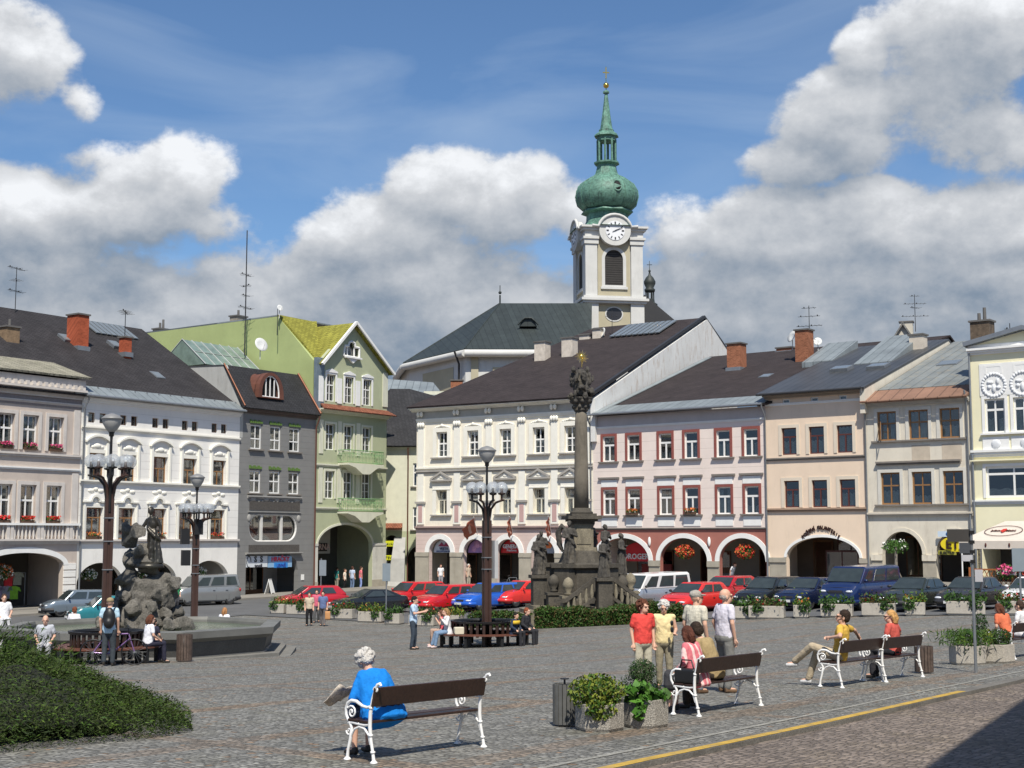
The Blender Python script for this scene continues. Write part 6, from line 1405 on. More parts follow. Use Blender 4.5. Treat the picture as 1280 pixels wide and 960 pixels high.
hexpot(on(1204, 31.9), .40, .42, .1, 'pale concrete planter with arching bright green grass beside the signpost', pC, mat=m_concl); hexpot(on(1240, 32.3), .40, .42, .1, 'pale concrete planter with a round clipped conifer beside the signpost', pD, mat=m_concl)
def boxpot(u, Y, w, lab, kind):
    t = thing('planter', lab, 'planter', on(u, Y), R(-33)+.25, 'planters along the parked cars'); h = .55; mb = MB(); mb.box(-w/2+.05,w/2-.05,-.3,.3,0,.06); mb.box(-w/2,w/2,-.33,.33,.05,h); mb.build('pot', m_concl, t, bevel=.02)
    MB().box(-w/2+.06,w/2-.06,-.27,.27,h-.02,h+.012).build('soil', m_soil, t)
    n = int(330*w); c = np.column_stack([rng.uniform(-w/2*1.1,w/2*1.1,n), rng.normal(0,.2,n), h+.0+np.abs(rng.normal(0,.17,n))]); m = [[m_pl2, m_pl1], [m_con, m_pl2], [m_pl2, m_brn]][kind % 3]; shrubs(t, 'foliage', c, m, .13, .5)
    x0 = w*.25*(1 if kind % 2 else -1); shrubs(t, 'trailing_foliage', ball_pts(150, (x0,-.36,h-.12), (.3,.12,.25), .2), [m_pl2, m_con], .12, .5)
    if kind % 3 != 1: shrubs(t, 'blossoms', np.column_stack([rng.uniform(-w/2,w/2,12), rng.normal(0,.2,12), h+.05+rng.random(12)*.25]), [m_fora, m_fyel, m_fred][kind % 3], .09, .9)
    return t
pd = [(351,78.2,.85,'small planter at the left end of the row beside the red hatchback'),(375,77.5,1.2,'long planter behind the couple walking'),(431,74.5,1.25,'planter before the black coupe, left one of two'),(466,72.5,1.3,'planter before the black coupe, right one of two'),(494,71,.8,'small planter before the nose of the leftmost red estate car'),(530,69,1.3,'long planter behind the man in the pale blue T-shirt'),(566,67.5,1.0,'planter before the blue estate car'),
      (927,61.4,1.25,'planter with dark bushy leaves right of the bald man'),(957,60.8,1.5,'planter with trailing yellow-green leaves before the black estate car'),(1000,60,.62,'square planter before the front of the dark blue saloon'),(1044,59.4,1.3,'planter before the front of the blue van'),(1096,58.6,1.35,'planter before the blue van\'s rear wheel'),(1141,58,.8,'square planter with mustard-coloured leaves before the first dark green car'),(1204,57.3,1.5,'long planter with red flowers behind the signpost'),(1263,56.6,1.2,'planter before the white car')]
for i, (u, Y, w, l) in enumerate(pd): boxpot(u, Y, w, l, i)

# ---- lamps
def lamp(u, Y, H, lab, board=False):
    t = thing('street_lamp', lab, 'street lamp', on(u, Y), .4, 'branched street lamps'); hb = H-1.75; mb = MB()
    for q in (-1, 1):
        for k in (-1, 1): mb.box(q*.085-.045, q*.085+.045, k*.085-.045, k*.085+.045, 0, hb-.9)
    mb.box(-.085,.085,-.085,.085,0,hb-.9); mb.build('post', m_lampp, t)
    mb = MB()
    for z in (2.6, hb-1.5, hb-2.2): mb.box(-.145,.145,-.145,.145,z,z+.03)
    mb.build('bands', m_gut, t)
    for i in range(8):
        a = i*PI/4; c, s = math.cos(a), math.sin(a); mb = MB()
        mb.tube([(c*r, s*r, z) for r, z in ((.07,hb-1.3),(.09,hb-.85),(.16,hb-.5),(.34,hb-.28),(.58,hb-.2),(.66,hb-.2))], [.055,.055,.045,.04,.035,.03], 6); x, y = c*.56, s*.56
        mb.cyl((x,y,hb-.22),(x,y,hb),.04); mb.lathe([(.04,0),(.13,.03),(.13,.06),(.05,.08),(.045,.2),(.02,.26)], (x,y,hb-.02), 10); o = mb.build('branch', m_lampp if i % 2 else m_black, t)
        MB().ell((x,y,hb+.22), .215, 16, 10).build('globe', m_clear, o); MB().ell((x,y,hb+.2), (.035,.035,.07), 8, 6).build('bulb', M('bulb', (.7,.7,.7), .2), o)
    mb = MB(); mb.tube([(-.0,0,hb-1),(0,0,hb+.85),(0,0,hb+1.1)], [.045,.04,.05], 8); mb.lathe([(.04,-.12),(.075,-.1),(.075,0),(.1,.02)], (0,0,hb+1.1), 10); mb.build('spindle', m_black, t)
    MB().lathe([(.09,0),(.17,.08),(.27,.25),(.3,.38),(.3,.4)], (0,0,hb+1.12), 18).build('lantern', m_lant, t)
    MB().lathe([(.33,.39),(.33,.42),(.2,.52),(.02,.58)], (0,0,hb+1.12), 18).build('lantern_cap', M('cap_grey', (.2,.2,.2), .5), t)
    if board: mb = MB(); mb.box(.17,.3,-.32,.32,2.3,3.6); o = mb.build('notice_board', M('board', (.42,.42,.42), .5), t)
    return t
lamp(135.5, 42.6, 7.4, 'branched lamp post with clear globes rising left of the fountain, the nearest of three'); l2 = lamp(245, 60, 6.9, 'branched lamp post with loudspeaker boxes standing behind the fountain'); lamp(608.5, 49, 6.95, 'branched lamp post rising from the round bench in the middle', True)
mb = MB()
for z, x in ((4.2,-.45),(3.3,-.4),(4.6,.1)): mb.box(x-.2, x+.15, -.25, .1, z-.35, z+.3)
mb.build('loudspeakers', m_black, l2)
def roundbench(u, Y, lab, R0=1.2, R1=1.68):
    p = on(u, Y); t = thing('round_bench', lab, 'bench', p, 0, 'round benches under the lamps'); n = 48
    for r0, r1 in ((R0,R0+.14),(R0+.16,R0+.3),(R0+.32,R1)): MB().lathe([(r0,.42),(r1,.42),(r1,.46),(r0,.46),(r0,.42)], n=n, smooth=False).build('seat', M('red_brown_boards', (.13,.05,.032), .4, .25, 3), t)
    MB().lathe([(R0-.12,.80),(R0+.0,.80),(R0+.02,.87),(R0-.1,.87),(R0-.12,.80)], n=n, smooth=False).build('back_rail', m_black, t)
    mb = MB()
    for i in range(32):
        a = 2*PI*i/32; mb.T = Matrix.Rotation(a, 4, 'Z'); mb.box(-.045,.045,R0-.09,R0-.04,.0 if i % 4 == 0 else .35,.81)
    mb.build('back_slats', m_bwood, t)
    for i in range(8):
        a = 2*PI*(i+.5)/8; mb = MB(); mb.T = Matrix.Rotation(a, 4, 'Z'); mb.box(-.05,.05,R0,R0+.1,0,.42); mb.box(-.05,.05,R1-.16,R1-.06,0,.42); mb.box(-.04,.04,R0,R1-.06,.34,.42); mb.build('leg', m_black, t)
    return t
roundbench(606, 49, 'round dark bench encircling the middle lamp post'); roundbench(137, 38.8, 'round dark bench near the fountain with a bicycle leaning on it', 1.0, 1.45)

# ---- fountain
FX, FY = XU(184, 45), 45.0; FZ = CZ-3.76; t = thing('fountain', 'stone fountain with a rock mound and a dark bronze standing figure', 'fountain', (FX, FY, FZ), R(22.5)+.1); t.scale = (.88, .88, 1)
def octo(prof, name, mat, n=8): return MB().lathe(prof, n=n, smooth=False).build(name, mat, t)
octo([(5.75,-.6),(5.75,.09),(5.35,.09),(5.35,.2),(5.1,.2)], 'plinth_steps', M('step_stone', (.17,.165,.15), .85, .2, 2, .3, 20)); b_ = octo([(5.0,.0),(4.75,.25),(4.85,.62),(4.85,.66)], 'basin', m_basin); octo([(4.86,.66),(5.1,.78),(5.12,.98),(4.6,1.0),(4.55,.9),(4.5,.2)], 'rim', M('rim_stone', (.15,.15,.14), .6, .2, 1.5, .3, 30))
struct(MB().add([(FX+3.97*math.cos(R(22.5)+.1+k*PI/4), FY+3.97*math.sin(R(22.5)+.1+k*PI/4), FZ+.82) for k in range(8)], [tuple(range(8))]).build('water', M('fountain_water', (.10,.125,.08), .22, .25, 1.2, .5, 5)))
wt_ = [o for o in COL.objects if o.name == 'water'][0]; wt_.data.flip_normals() if wt_.data.polygons[0].normal.z < 0 else None
mb = MB(); rr = random.Random(4)
def rock(x, y, z, r, sz=.8):
    r *= .82
    pts = [Vector((x,y,z))+Vector((rr.uniform(-1,1),rr.uniform(-1,1),rr.uniform(-1,1)*sz)).normalized()*r*rr.uniform(.75,1.1) for _ in range(14)]
    bm = bmesh.new(); [bm.verts.new(p) for p in pts]; bmesh.ops.convex_hull(bm, input=bm.verts); bm.verts.index_update(); used = [v for v in bm.verts if v.link_faces]; idx = {v: i for i, v in enumerate(used)}
    mb.add([tuple(v.co) for v in used], [tuple(idx[v] for v in f.verts) for f in bm.faces]); bm.free()
hm = Matrix.Rotation(-(R(22.5)+.1), 3, 'Z')
for zz, R_, n, r in ((.5,1.85,17,.5),(.95,1.55,14,.5),(1.4,1.2,12,.5),(1.85,.85,9,.5),(.8,.9,8,.6),(1.5,.4,6,.6)):
    for i in range(n):
        a = 2*PI*i/n+zz; q = hm @ Vector((R_*math.cos(a), R_*math.sin(a)*.8, 0)); rock(q.x, q.y, zz+rr.uniform(-.15,.15), r*rr.uniform(.7,1.1))
for x, z, r in ((0,1.0,1.5),(0,1.8,1.1),(.45,2.35,.75),(-.35,2.3,.8),(-.75,2.45,.6),(.9,2.3,.55),(-.5,3.1,.55),(-.6,3.65,.5),(-.35,3.9,.42),(-.75,4.0,.3),(.1,2.75,.6),(-.1,3.2,.5)):
    q = hm @ Vector((x, rr.uniform(-.15,.1), 0)); rock(q.x, q.y, z, r)
smoothed(mb.build('rock_mound', m_rock, t), .05, 0, .06, .12).modifiers['remesh'].use_smooth_shade = False
# generic draped statue (local, facing -y)
def cap(mb, a, b, r0, r1, n=10): mb.cyl(a, b, r0, r1, n); mb.ell(a, r0, n, 6); mb.ell(b, r1, n, 6)
def statue(name, p, H, rz, parent, mat, pose=0, lab=None, arms=None, voxel=.03, lean=0, wings=False):
    mb = MB(); s = H/1.8; mb.T = Matrix.Rotation(lean, 4, 'Y') @ Matrix.Diagonal((s,s,s,1))
    mb.lathe([(.30,0),(.27,.1),(.21,.45),(.19,.8),(.20,.95),(.15,1.08)], (0,0,0), 12, sx=1.1, sy=.85); mb.ell((0,0,1.27),(.21,.14,.24)); mb.ell((0,0,1.42),(.2,.12,.1)); cap(mb,(0,0,1.45),(0,-.02,1.58),.06,.055); mb.ell((0,-.03,1.68),(.085,.105,.125)); mb.ell((0,.02,1.71),(.1,.11,.11))
    for k in range(7): a = k*.9+pose; mb.tube([(.27*math.cos(a),.23*math.sin(a),.02),(.22*math.cos(a+.15),.19*math.sin(a+.15),.5),(.18*math.cos(a+.5),.14*math.sin(a+.5),1.0)], [.06,.05,.03], 6)
    A = arms or [[(-.2,0,1.42),(-.3,-.05,1.15),(-.12,-.25,1.1)],[(.2,0,1.42),(.32,-.02,1.15),(.1,-.22,1.25)]]
    for pts in A: cap(mb, pts[0], pts[1], .075, .06); cap(mb, pts[1], pts[2], .058, .04); mb.ell(pts[2], .055)
    mb.tube([(-.2,.05,1.4),(-.05,-.17,1.1),(.2,-.12,.85),(.25,.1,.7)], [.06,.07,.08,.05], 7)
    if wings:
        for q in (-1,): mb.T = Matrix.Diagonal((s,s,s,1)); mb.tube([(q*.1,.15,1.4),(q*.35,.25,1.6),(q*.5,.28,1.3),(q*.45,.25,.8),(q*.3,.2,.5)], [.06,.12,.14,.12,.05], 8)
    o = mb.build(name, mat, parent); o.location = p; o.rotation_euler[2] = rz; smoothed(o, voxel, 1, .05*s, .16)
    if lab: o['label'] = lab
    return o
q = hm @ Vector((.35,-.1,0)); statue('statue', (q.x,q.y,2.85), 1.85, -1.0, t, m_bronze, arms=[[(-.2,0,1.42),(-.42,-.1,1.2),(-.62,-.2,.95)],[(.2,0,1.42),(.28,.1,1.15),(.3,.05,.9)]], lean=-.16)
cs = MB(); v = ball_pts(60, (0,0,0), (.01,.01,.01)); q = hm @ Vector((.15,-.15,0)); cs.lathe([(.55,0),(.5,.12),(.3,.2)], (q.x,q.y,2.75), 10); cs.build('figure_base', m_bronze, t)

# ---- plague column
CX, CY = XU(727, 66), 66.0; CZ0 = CZ-3.72; t = thing('monument_column', 'tall dark sandstone column with saints around its base and a golden sun on top', 'monument', (CX, CY, CZ0), R(10)); zc = lambda v: at(727, v, 66).z-CZ0
px = lambda u, Y=66: (u-727)/FPX*Y
mb = MB(); mb.lathe([(3.3,-.6),(3.3,.18),(3.0,.18),(3.0,.36),(2.7,.36),(2.7,.55),(0.01,.55)], n=8, smooth=False, a0=PI/8); mb.build('steps', m_stonel, t)
mb = MB(); mb.lathe([(1.55,.55),(1.55,.8),(1.35,.9),(1.3,zc(712)),(1.5,zc(709)),(1.5,zc(705)),(1.1,zc(703)),(.9,zc(690)),(.75,zc(688))], n=8, smooth=False, a0=PI/8)
for a in (-.75*PI, -.25*PI, .25*PI, .75*PI): mb.T = Matrix.Rotation(a, 4, 'Z'); mb.box(.8,1.75,-.4,.4,.55,zc(709)); mb.box(.75,1.85,-.5,.5,zc(709),zc(704))
mb.build('lower_base', m_stone, t)
mb = MB(); w_ = .46; mb.box(-w_-.12,w_+.12,-w_-.12,w_+.12,zc(692),zc(684)); mb.box(-w_,w_,-w_,w_,zc(684),zc(655)); mb.box(-w_+.12,w_-.12,-w_-.03,w_+.03,zc(680),zc(658)); mb.build('upper_base', m_stonel, t)
mb = MB()
for v0, v1, r in ((655,652,.52),(652,649,.64),(649,645,.8),(645,642,.6)): mb.box(-r,r,-r,r,zc(v0),zc(v1))
mb.lathe([(.55,zc(642)),(.55,zc(640)),(.42,zc(638)),(.42,zc(635))], n=16); mb.build('plinth', m_stone, t)
MB().lathe([(.35,zc(636)),(.335,zc(600)),(.29,zc(530)),(.265,zc(515))], n=24).build('shaft', M('shaft_stone', (.155,.135,.105), .9, .3, 1.2, .4, 14, stain=.6, staincol=(.05,.045,.035)), t)
mb = MB(); mb.lathe([(.29,zc(515)),(.36,zc(513)),(.34,zc(508)),(.44,zc(503)),(.56,zc(499)),(.58,zc(497))], n=8, a0=PI/8)
for i in range(8): a = i*PI/4; mb.ell((.43*math.cos(a),.43*math.sin(a),zc(502)),.12,8,6); mb.ell((.36*math.cos(a+.4),.36*math.sin(a+.4),zc(509)),.09,8,6)
smoothed(mb.build('capital', m_statue, t), .03, 1)
mb = MB(); rr = random.Random(9); H_ = zc(458)-zc(497)
mb.ell((0,0,zc(480)),(.4,.38,H_*.5))
for i in range(46):
    zf = rr.random(); a = rr.random()*6.28; r = .5*(1-.35*zf)+.04; mb.ell((r*math.cos(a),r*math.sin(a),zc(497)+zf*H_), (rr.uniform(.07,.16),)*2+(rr.uniform(.1,.24),), 8, 6)
for a in (0,2.1,4.2): mb.tube([(.3*math.cos(a),.3*math.sin(a),zc(480)),(.6*math.cos(a),.6*math.sin(a),zc(475)),(.62*math.cos(a+.2),.62*math.sin(a+.2),zc(468))], .05, 6)
smoothed(mb.build('top_sculpture', m_statue, t), .035, 1, .1, .12)
mb = MB(); 
for i in range(22): a = 2*PI*i/22; l = .34 if i % 2 else .26; mb.prism([(.08*math.cos(a-.2),.08*math.sin(a-.2)),(l*math.cos(a),l*math.sin(a)),(.08*math.cos(a+.2),.08*math.sin(a+.2))], -.02-.001*i, .02+.001*i)
mb.ell((0,0,0),(.11,.05,.11)); mb.cyl((0,0,-.5),(0,0,0),.02); o = mb.build('golden_sun', m_gold, t); o.location = (px(728.5),0,zc(446))
yy = -1.3
statue('statue', (px(707),yy*.6,zc(704)), 1.95, -.3, t, m_statue, 0, 'winged angel, left of the column', wings=True)
statue('statue', (px(753),yy*.5,zc(704)), 1.8, .5, t, m_statue, 1, 'upright saint, right of the column'); statue('statue', (px(744),.6,zc(704)), 2.0, .9, t, m_statue, 2, 'rear saint')
for u, y, v0, v1, H_, lab in ((671,-.3,750,718,1.85,'saint on the left outer pedestal'),(738,-2.7,758,722,1.8,'saint on the front pedestal'),(775.5,-.3,750,718,1.9,'saint on the right outer pedestal'),(690,2.4,750,712,1.8,'rear left saint')):
    x = px(u, 66+y); z1 = zc(v1) if y > -1 else at(727, 722, 63.3).z-CZ0; mb = MB(); mb.box(x-.42,x+.42,y-.42,y+.42,-.5,.3); mb.box(x-.32,x+.32,y-.32,y+.32,.3,z1-.15); mb.box(x-.42,x+.42,y-.42,y+.42,z1-.15,z1); mb.build('pedestal', m_stone, t)
    statue('statue', (x,y,z1), H_, (u-700)*.012, t, m_statue, u*.1, lab)
# balustrade stair flights with pineapple finials
mb = MB(); ml = MB()
for q, s_ in ((-1,1),(1,1)):
    x0 = px(738,63.3)+q*.42; x1 = x0+q*1.35; y = -2.7; z1 = at(727,724,63.3).z-CZ0; z0 = z1-.95
    mb.tube([(x0,y,z1),(x1,y,z0),(x1+q*.5,y+.1,z0)], .11, 4, smooth=False); mb.tube([(x0,y,z1-.85),(x1,y,z0-.75)], .1, 4, smooth=False)
    for k in range(5): f = (k+.5)/5; xx = x0+(x1-x0)*f; zz = z1-.85+(z0-z1+.1)*f; ml.lathe([(.07,0),(.06,.1),(.1,.3),(.05,.6),(.07,.78)], (xx,y,zz), 8)
mb.build('stair_rail', m_stone, t); ml.build('balusters', m_stonel, t)
for i, (u, y, v) in enumerate(((684,-1.2,738),(696,-2.2,741),(766,-2.0,739),(783,-1.0,737),(760,.9,735))):
    x = px(u,66+y); z1 = zc(v)-.15; mb = MB(); mb.box(x-.3,x+.3,y-.3,y+.3,-.5,z1); mb.box(x-.36,x+.36,y-.36,y+.36,z1,z1+.12); mb.lathe([(.1,0),(.2,.08),(.1,.16),(.24,.35),(.26,.5),(.18,.72),(.03,.82)], (x,y,z1+.12), 12); mb.build('finial_post', m_stonel if i % 2 else m_stone, t)
# ---- hedge round the monument
def hedge(name, P, Q, w, h, lab, n=9000):
    a, b = Vector(P), Vector(Q); d = b-a; Lh = d.length; t = thing(name, lab, 'hedge', (a.x, a.y, G(*a)), math.atan2(d.y, d.x)); m = int(n)
    z1 = G(*b)-G(*a); x = rng.random(m)*Lh; f = rng.random(m); y = np.where(f < .45, -w/2, np.where(f < .55, w/2, rng.uniform(-w/2, w/2, m)))+rng.normal(0,.05,m); z = np.where(f < .55, rng.random(m)*h, h+rng.normal(0,.05,m)); z += z1*x/Lh+.08*np.sin(x*1.7)+.05*np.sin(x*4.1)
    c = np.column_stack([x,y,z]); leaf_cloud('leaves', [m_box, m_box, m_pl2, m_brn], c, .11, .55, t)
    mb = MB(); mb.add([(0,-w/2+.1,-.3),(Lh,-w/2+.1,z1-.3),(Lh,w/2-.1,z1-.3),(0,w/2-.1,-.3),(0,-w/2+.1,h-.1),(Lh,-w/2+.1,z1+h-.1),(Lh,w/2-.1,z1+h-.1),(0,w/2-.1,h-.1)],[(0,1,5,4),(1,2,6,5),(2,3,7,6),(3,0,4,7),(4,5,6,7)]); mb.build('branches', M('hedge_inside', (.018,.022,.01), .95, .3, 6, .5, 20), t); return t
hedge('hedge', (XU(668,60.5), 60.5), (XU(850,60.5), 60.5), 1.3, .78, 'clipped dark green hedge in front of the column monument', 16000)
hedge('hedge', (XU(590,64.5), 65.5), (XU(664,64.5), 64), .9, .6, 'low hedge behind the round bench of the middle lamp', 4500)
drape('kerb', [(XU(664,59.4),59.4),(XU(856,59.4),59.4),(XU(856,59.7),59.7),(XU(664,59.7),59.7)], .10, m_kerb, drop=.12)

# ---- juniper bed in the left foreground
def juniper():
    t = thing('juniper_shrub', 'spreading dark green juniper bush filling the left foreground corner', 'shrub', (0,0,0))
    edge = [(0,936,16.6),(60,925,17.1),(120,915,17.5),(180,908,17.9),(225,903,18.4),(240,897,18.9),(232,885,19.8),(205,868,21.2),(180,858,22.6),(120,830,25.5)]
    P = [Vector((XU(u,Y), Y)) for u, v, Y in edge]
    def depth_in(x, y):
        xe = np.interp(y, [16.2,17.1,17.9,18.5,19.0,19.8,21.2,23,26,29], [-6.3,-5.7,-4.75,-4.4,-4.25,-4.5,-5.2,-6.2,-8.0,-11])
        return np.minimum(xe-x, (y-(16.55+.32*(x+6)*0.9))*1.0)
    def H(x, y):
        d = depth_in(x, y); base = np.clip(d/2.6, 0, 1)**.5*.98+np.clip((d-2.0)/3.5, 0, 1)*.6
        return base*(.85+.16*np.sin(x*1.9+y*.7)+.12*np.sin(y*2.3-x)+.06*np.sin(x*6+y*5)+.05*np.sin(7*y-3*x))
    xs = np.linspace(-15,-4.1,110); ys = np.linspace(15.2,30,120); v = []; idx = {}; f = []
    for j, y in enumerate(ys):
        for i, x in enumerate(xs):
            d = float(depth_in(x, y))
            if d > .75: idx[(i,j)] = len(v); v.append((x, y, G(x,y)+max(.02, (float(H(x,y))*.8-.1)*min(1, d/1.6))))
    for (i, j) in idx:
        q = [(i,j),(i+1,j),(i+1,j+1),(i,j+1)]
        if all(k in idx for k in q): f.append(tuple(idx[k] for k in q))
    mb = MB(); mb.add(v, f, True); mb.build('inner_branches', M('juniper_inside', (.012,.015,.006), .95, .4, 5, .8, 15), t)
    def field(n, size, mat, name, ysel=None, lift=0, asp=.22):
        x = rng.uniform(-15.,-4.15,n*(2 if ysel is None or lift != .04 else 9)); y = rng.uniform(15.5,29.5,len(x)); d = depth_in(x,y); k = (d > -.02) & (x > -.62*y-1); 
        if ysel is not None: k &= ysel(x, y)
        x, y = x[k][:n], y[k][:n]; h = H(x,y); gz = np.array([G(a,b) for a, b in zip(x, y)]); dd_ = depth_in(x, y); z = gz+h*.82*np.where(dd_ < 1.3, rng.uniform(0, 1, len(x))**.6, 1)+rng.random(len(x))**1.6*(.20+lift)+.01
        az = rng.normal(0,.7,len(x))-.3; dirs = np.column_stack([np.cos(az)*.9, np.sin(az)*.4-.5, rng.uniform(-.2,.5+lift*2,len(x))]); return leaf_cloud(name, mat, np.column_stack([x,y,z]), size, asp, t, dirs=dirs)
    field(105000, .055, [m_jun, m_jun, m_junb], 'needle_sprays', None); field(30000, .10, [m_jun, m_jun], 'twigs', None, 0, .09)
    field(45000, .06, [m_jun, m_jun, m_jun, m_junb], 'edge_sprays', lambda x, y: depth_in(x, y) < 1.3, .04)
    top = lambda x, y: (x < -6.2-(y-20)*.15) & (y > 18.5)
    field(20000, .13, [m_junb, m_junb, m_jun], 'bright_shoots', lambda x, y: (x < -6.9) & (y > 19.5), .35, .12)
juniper()

# ---- signposts
def signpost(u, Y, H, lab, extra):
    t = thing('signpost', lab, 'signpost', on(u, Y), 0, 'signposts'); MB().cyl((0,0,-.1),(0,0,H),.032,n=10).build('pole', m_gut, t); extra(t, H); return t
def spA(t, H):
    mb = MB(); mb.T = Matrix.Rotation(R(-25), 4, 'Z'); mb.box(-.48,-.03,-.03,.02,H-.28,H-.02); mb.build('board', M('board_back', (.05,.045,.04), .6), t); mb = MB(); mb.T = Matrix.Rotation(R(-20), 4, 'Z'); mb.box(-.24,.0,-.05,-.035,H-.52,H-.3); mb.build('small_plate', M('plate_dark', (.06,.065,.075), .5), t)
    mb = MB(); mb.box(-.22,.0,-.04,-.03,H-.68,H-.55); mb.build('small_plate', M('plate_pale', (.42,.42,.45), .5), t)
    mb = MB(); [mb.box(-.05,.05,-.05,.05,H-.12-.2*k,H-.05-.2*k) for k in range(4)]; mb.build('clamps', m_black, t)
    MB().box(.04,.2,-.03,-.01,H-1.1,H-.85).build('notice', M('plate_pale', (.42,.42,.45), .5), t)
signpost(1214, 29.2, 2.95, 'grey steel signpost with dark sign backs before the right-hand planters', spA)
def sB(t, H): MB().box(-.0,.62,-.05,-.03,H-1.15,H-.0).build('plate', M('plate_blue_grey', (.20,.24,.27), .5, .1), t)
signpost(1273, 40, 2.62, 'signpost with a blue-grey plate cut by the right edge', lambda t, H: (MB().box(-.22,.4,-.05,-.03,H-.65,H-.0).build('plate', M('plate_blue_grey', (.20,.24,.27), .5, .1), t)))
signpost(402, 82, 2.9, 'signpost with a pale plate behind the couple walking', lambda t, H: MB().box(-.1,.3,-.05,-.03,H-1.0,H-.1).build('plate', M('plate_blue_grey', (.20,.24,.27)), t)); signpost(483.5, 72, 3.1, 'tall signpost beside the small planter near the corner', lambda t, H: MB().box(-.2,.2,-.05,-.03,H-1.0,H-.1).build('plate', M('plate_blue_grey', (.20,.24,.27)), t))
# ---- cafe awning, terrace
m_canvas = M('awning_canvas', (.58,.52,.45), .85, .05, 3)
t = thing('cafe_awning', 'large cream canvas awning with an oval emblem before the yellow house', 'awning', J.wld(J.px(1260,670,-3.6)[0], -3.6, 0), AR); zt0 = J.px(1262,651,-3.6)[1]; zt1 = J.px(1262,676,-3.6)[1]; zt2 = J.px(1262,686,-3.6)[1]; hw = (J.px(1310,670,-3.6)[0]-J.px(1213,670,-3.6)[0])/2
mb = MB(); v = [(0,0,zt0+.25)]; sx0 = -hw*1.0
mb.add([(-hw,-1.6,zt1),(hw*1.1,-1.6,zt1),(hw*.9,1.2,zt0),(-hw*.25,1.2,zt0),(-hw,1.4,zt1),(hw*1.1,1.4,zt1)],[(0,1,2,3),(0,3,4),(1,5,2),(3,2,5,4)]); mb.add([(-hw,-1.6,zt1),(hw*1.1,-1.6,zt1),(hw*1.1,-1.62,zt2),(-hw,-1.62,zt2)],[(0,1,2,3)]); mb.add([(-hw,-1.6,zt1),(-hw,1.4,zt1),(-hw,1.4,zt2),(-hw,-1.6,zt2)],[(0,1,2,3)])
cn = mb.build('canopy', m_canvas, t); so_ = cn.modifiers.new('s','SOLIDIFY'); so_.thickness = .02
nrm = Vector((0,-(zt0-zt1),2.8)).normalized(); sl = math.atan2(zt0-zt1, 2.8); mb = MB(); mb.T = Matrix.Translation((-.1,-.35,(zt0-zt1)*.45+zt1+.05)) @ Matrix.Rotation(sl, 4, 'X')
mb.tube([(.95*math.cos(a),.75*math.sin(a),0) for a in [2*PI*k/32 for k in range(32)]], .018, 4, closed=True); em = mb.build('oval_emblem', m_fr_dk, t)
mb = MB(); mb.T = Matrix.Translation((-.1,-.35,(zt0-zt1)*.45+zt1+.06)) @ Matrix.Rotation(sl, 4, 'X') @ Matrix.Rotation(-PI/2, 4, 'X') ; mb.prism([(-.15,-.06),(-.06,.2),(.09,.27),(.15,.12),(.06,-.15),(0,-.27),(-.06,-.15)], -.02, .02); mb.build('red_cap_emblem', M('emblem_red', (.5,.03,.02), .5), em)
vv, ff = text_mb('Julius     Meinl', 1, .02, .01); mb = MB(); mb.T = Matrix.Translation((-.1,-.4,(zt0-zt1)*.43+zt1+.06)) @ Matrix.Rotation(sl, 4, 'X') @ Matrix.Diagonal((.22,.24,1,1)); mb.add(vv, ff); mb.build('lettering', m_fr_dk, em)
mb = MB()
for k in (-.8,-.3,.3,.8): mb.ell((hw*k,-1.64,(zt1+zt2)/2),(.05,.02,.11),8,5)
mb.build('valance_marks', m_fr_dk, em); mb = MB()
for x in (-hw+.1, hw): mb.cyl((x,-1.5,0),(x,-1.5,zt1),.04); mb.cyl((x,1.3,0),(x,1.3,zt1),.04)
mb.build('poles', m_fr_w, t)
t = thing('terrace_fence', 'orange wooden lattice fence of the cafe terrace with flowers along it', 'fence', J.wld(J.px(1212,700,-6)[0], -6, 0), AR); Lf = 8.5; zf1 = J.px(1240,712,-6)[1]; zf0 = zf1-.95; mb = MB(); m_lat = M('orange_wood', (.34,.11,.03), .6, .2, 4)
for i in range(36): x = i*Lf/36; mb.tube([(x,0,zf0),(x+.5,0,zf1)], .022, 4); mb.tube([(x+.5,.03,zf0),(x,.03,zf1)], .022, 4)
mb.build('lattice', m_lat, t); mb = MB()
for z in (zf0, zf1): mb.box(0,Lf+.5,-.04,.07,z-.04,z+.04)
for i in range(5): x = i*Lf/4; mb.box(x-.05,x+.05,-.05,.08,-.6,zf1+.1)
mb.build('frame', m_lat, t); mb = MB(); [mb.box(0,Lf+.5,-.06,-.02,zf0-.25-.22*k,zf0-.06-.22*k) for k in range(4)]; mb.build('base_boards', M('amber_boards', (.42,.19,.05), .6, .2, 3), t)
for i, (x, mm) in enumerate(((1.9,m_fpink),(3.0,m_fred),(3.9,m_fpink),(5.6,m_fred))):
    p = J.wld(J.px(1212,700,-6)[0]+x, -6.15, zf1-.1); q = thing('flower_box', '%s flower box hung on the orange terrace fence' % ['leftmost pink', 'leftmost red', 'second pink', 'second red'][i], 'flower box', p, AR, 'flower boxes on the terrace fence'); MB().box(-.45,.45,-.12,.1,-.15,.08).build('planter_box', m_fr_w, q)
    leaf_cloud('leaves', m_fgreen, ball_pts(260,(0,-.1,0),(.55,.25,.4),.3), .13, .5, q); leaf_cloud('blossoms', mm, ball_pts(150,(0,-.1,.12),(.55,.28,.28),.5), .13, .9, q)
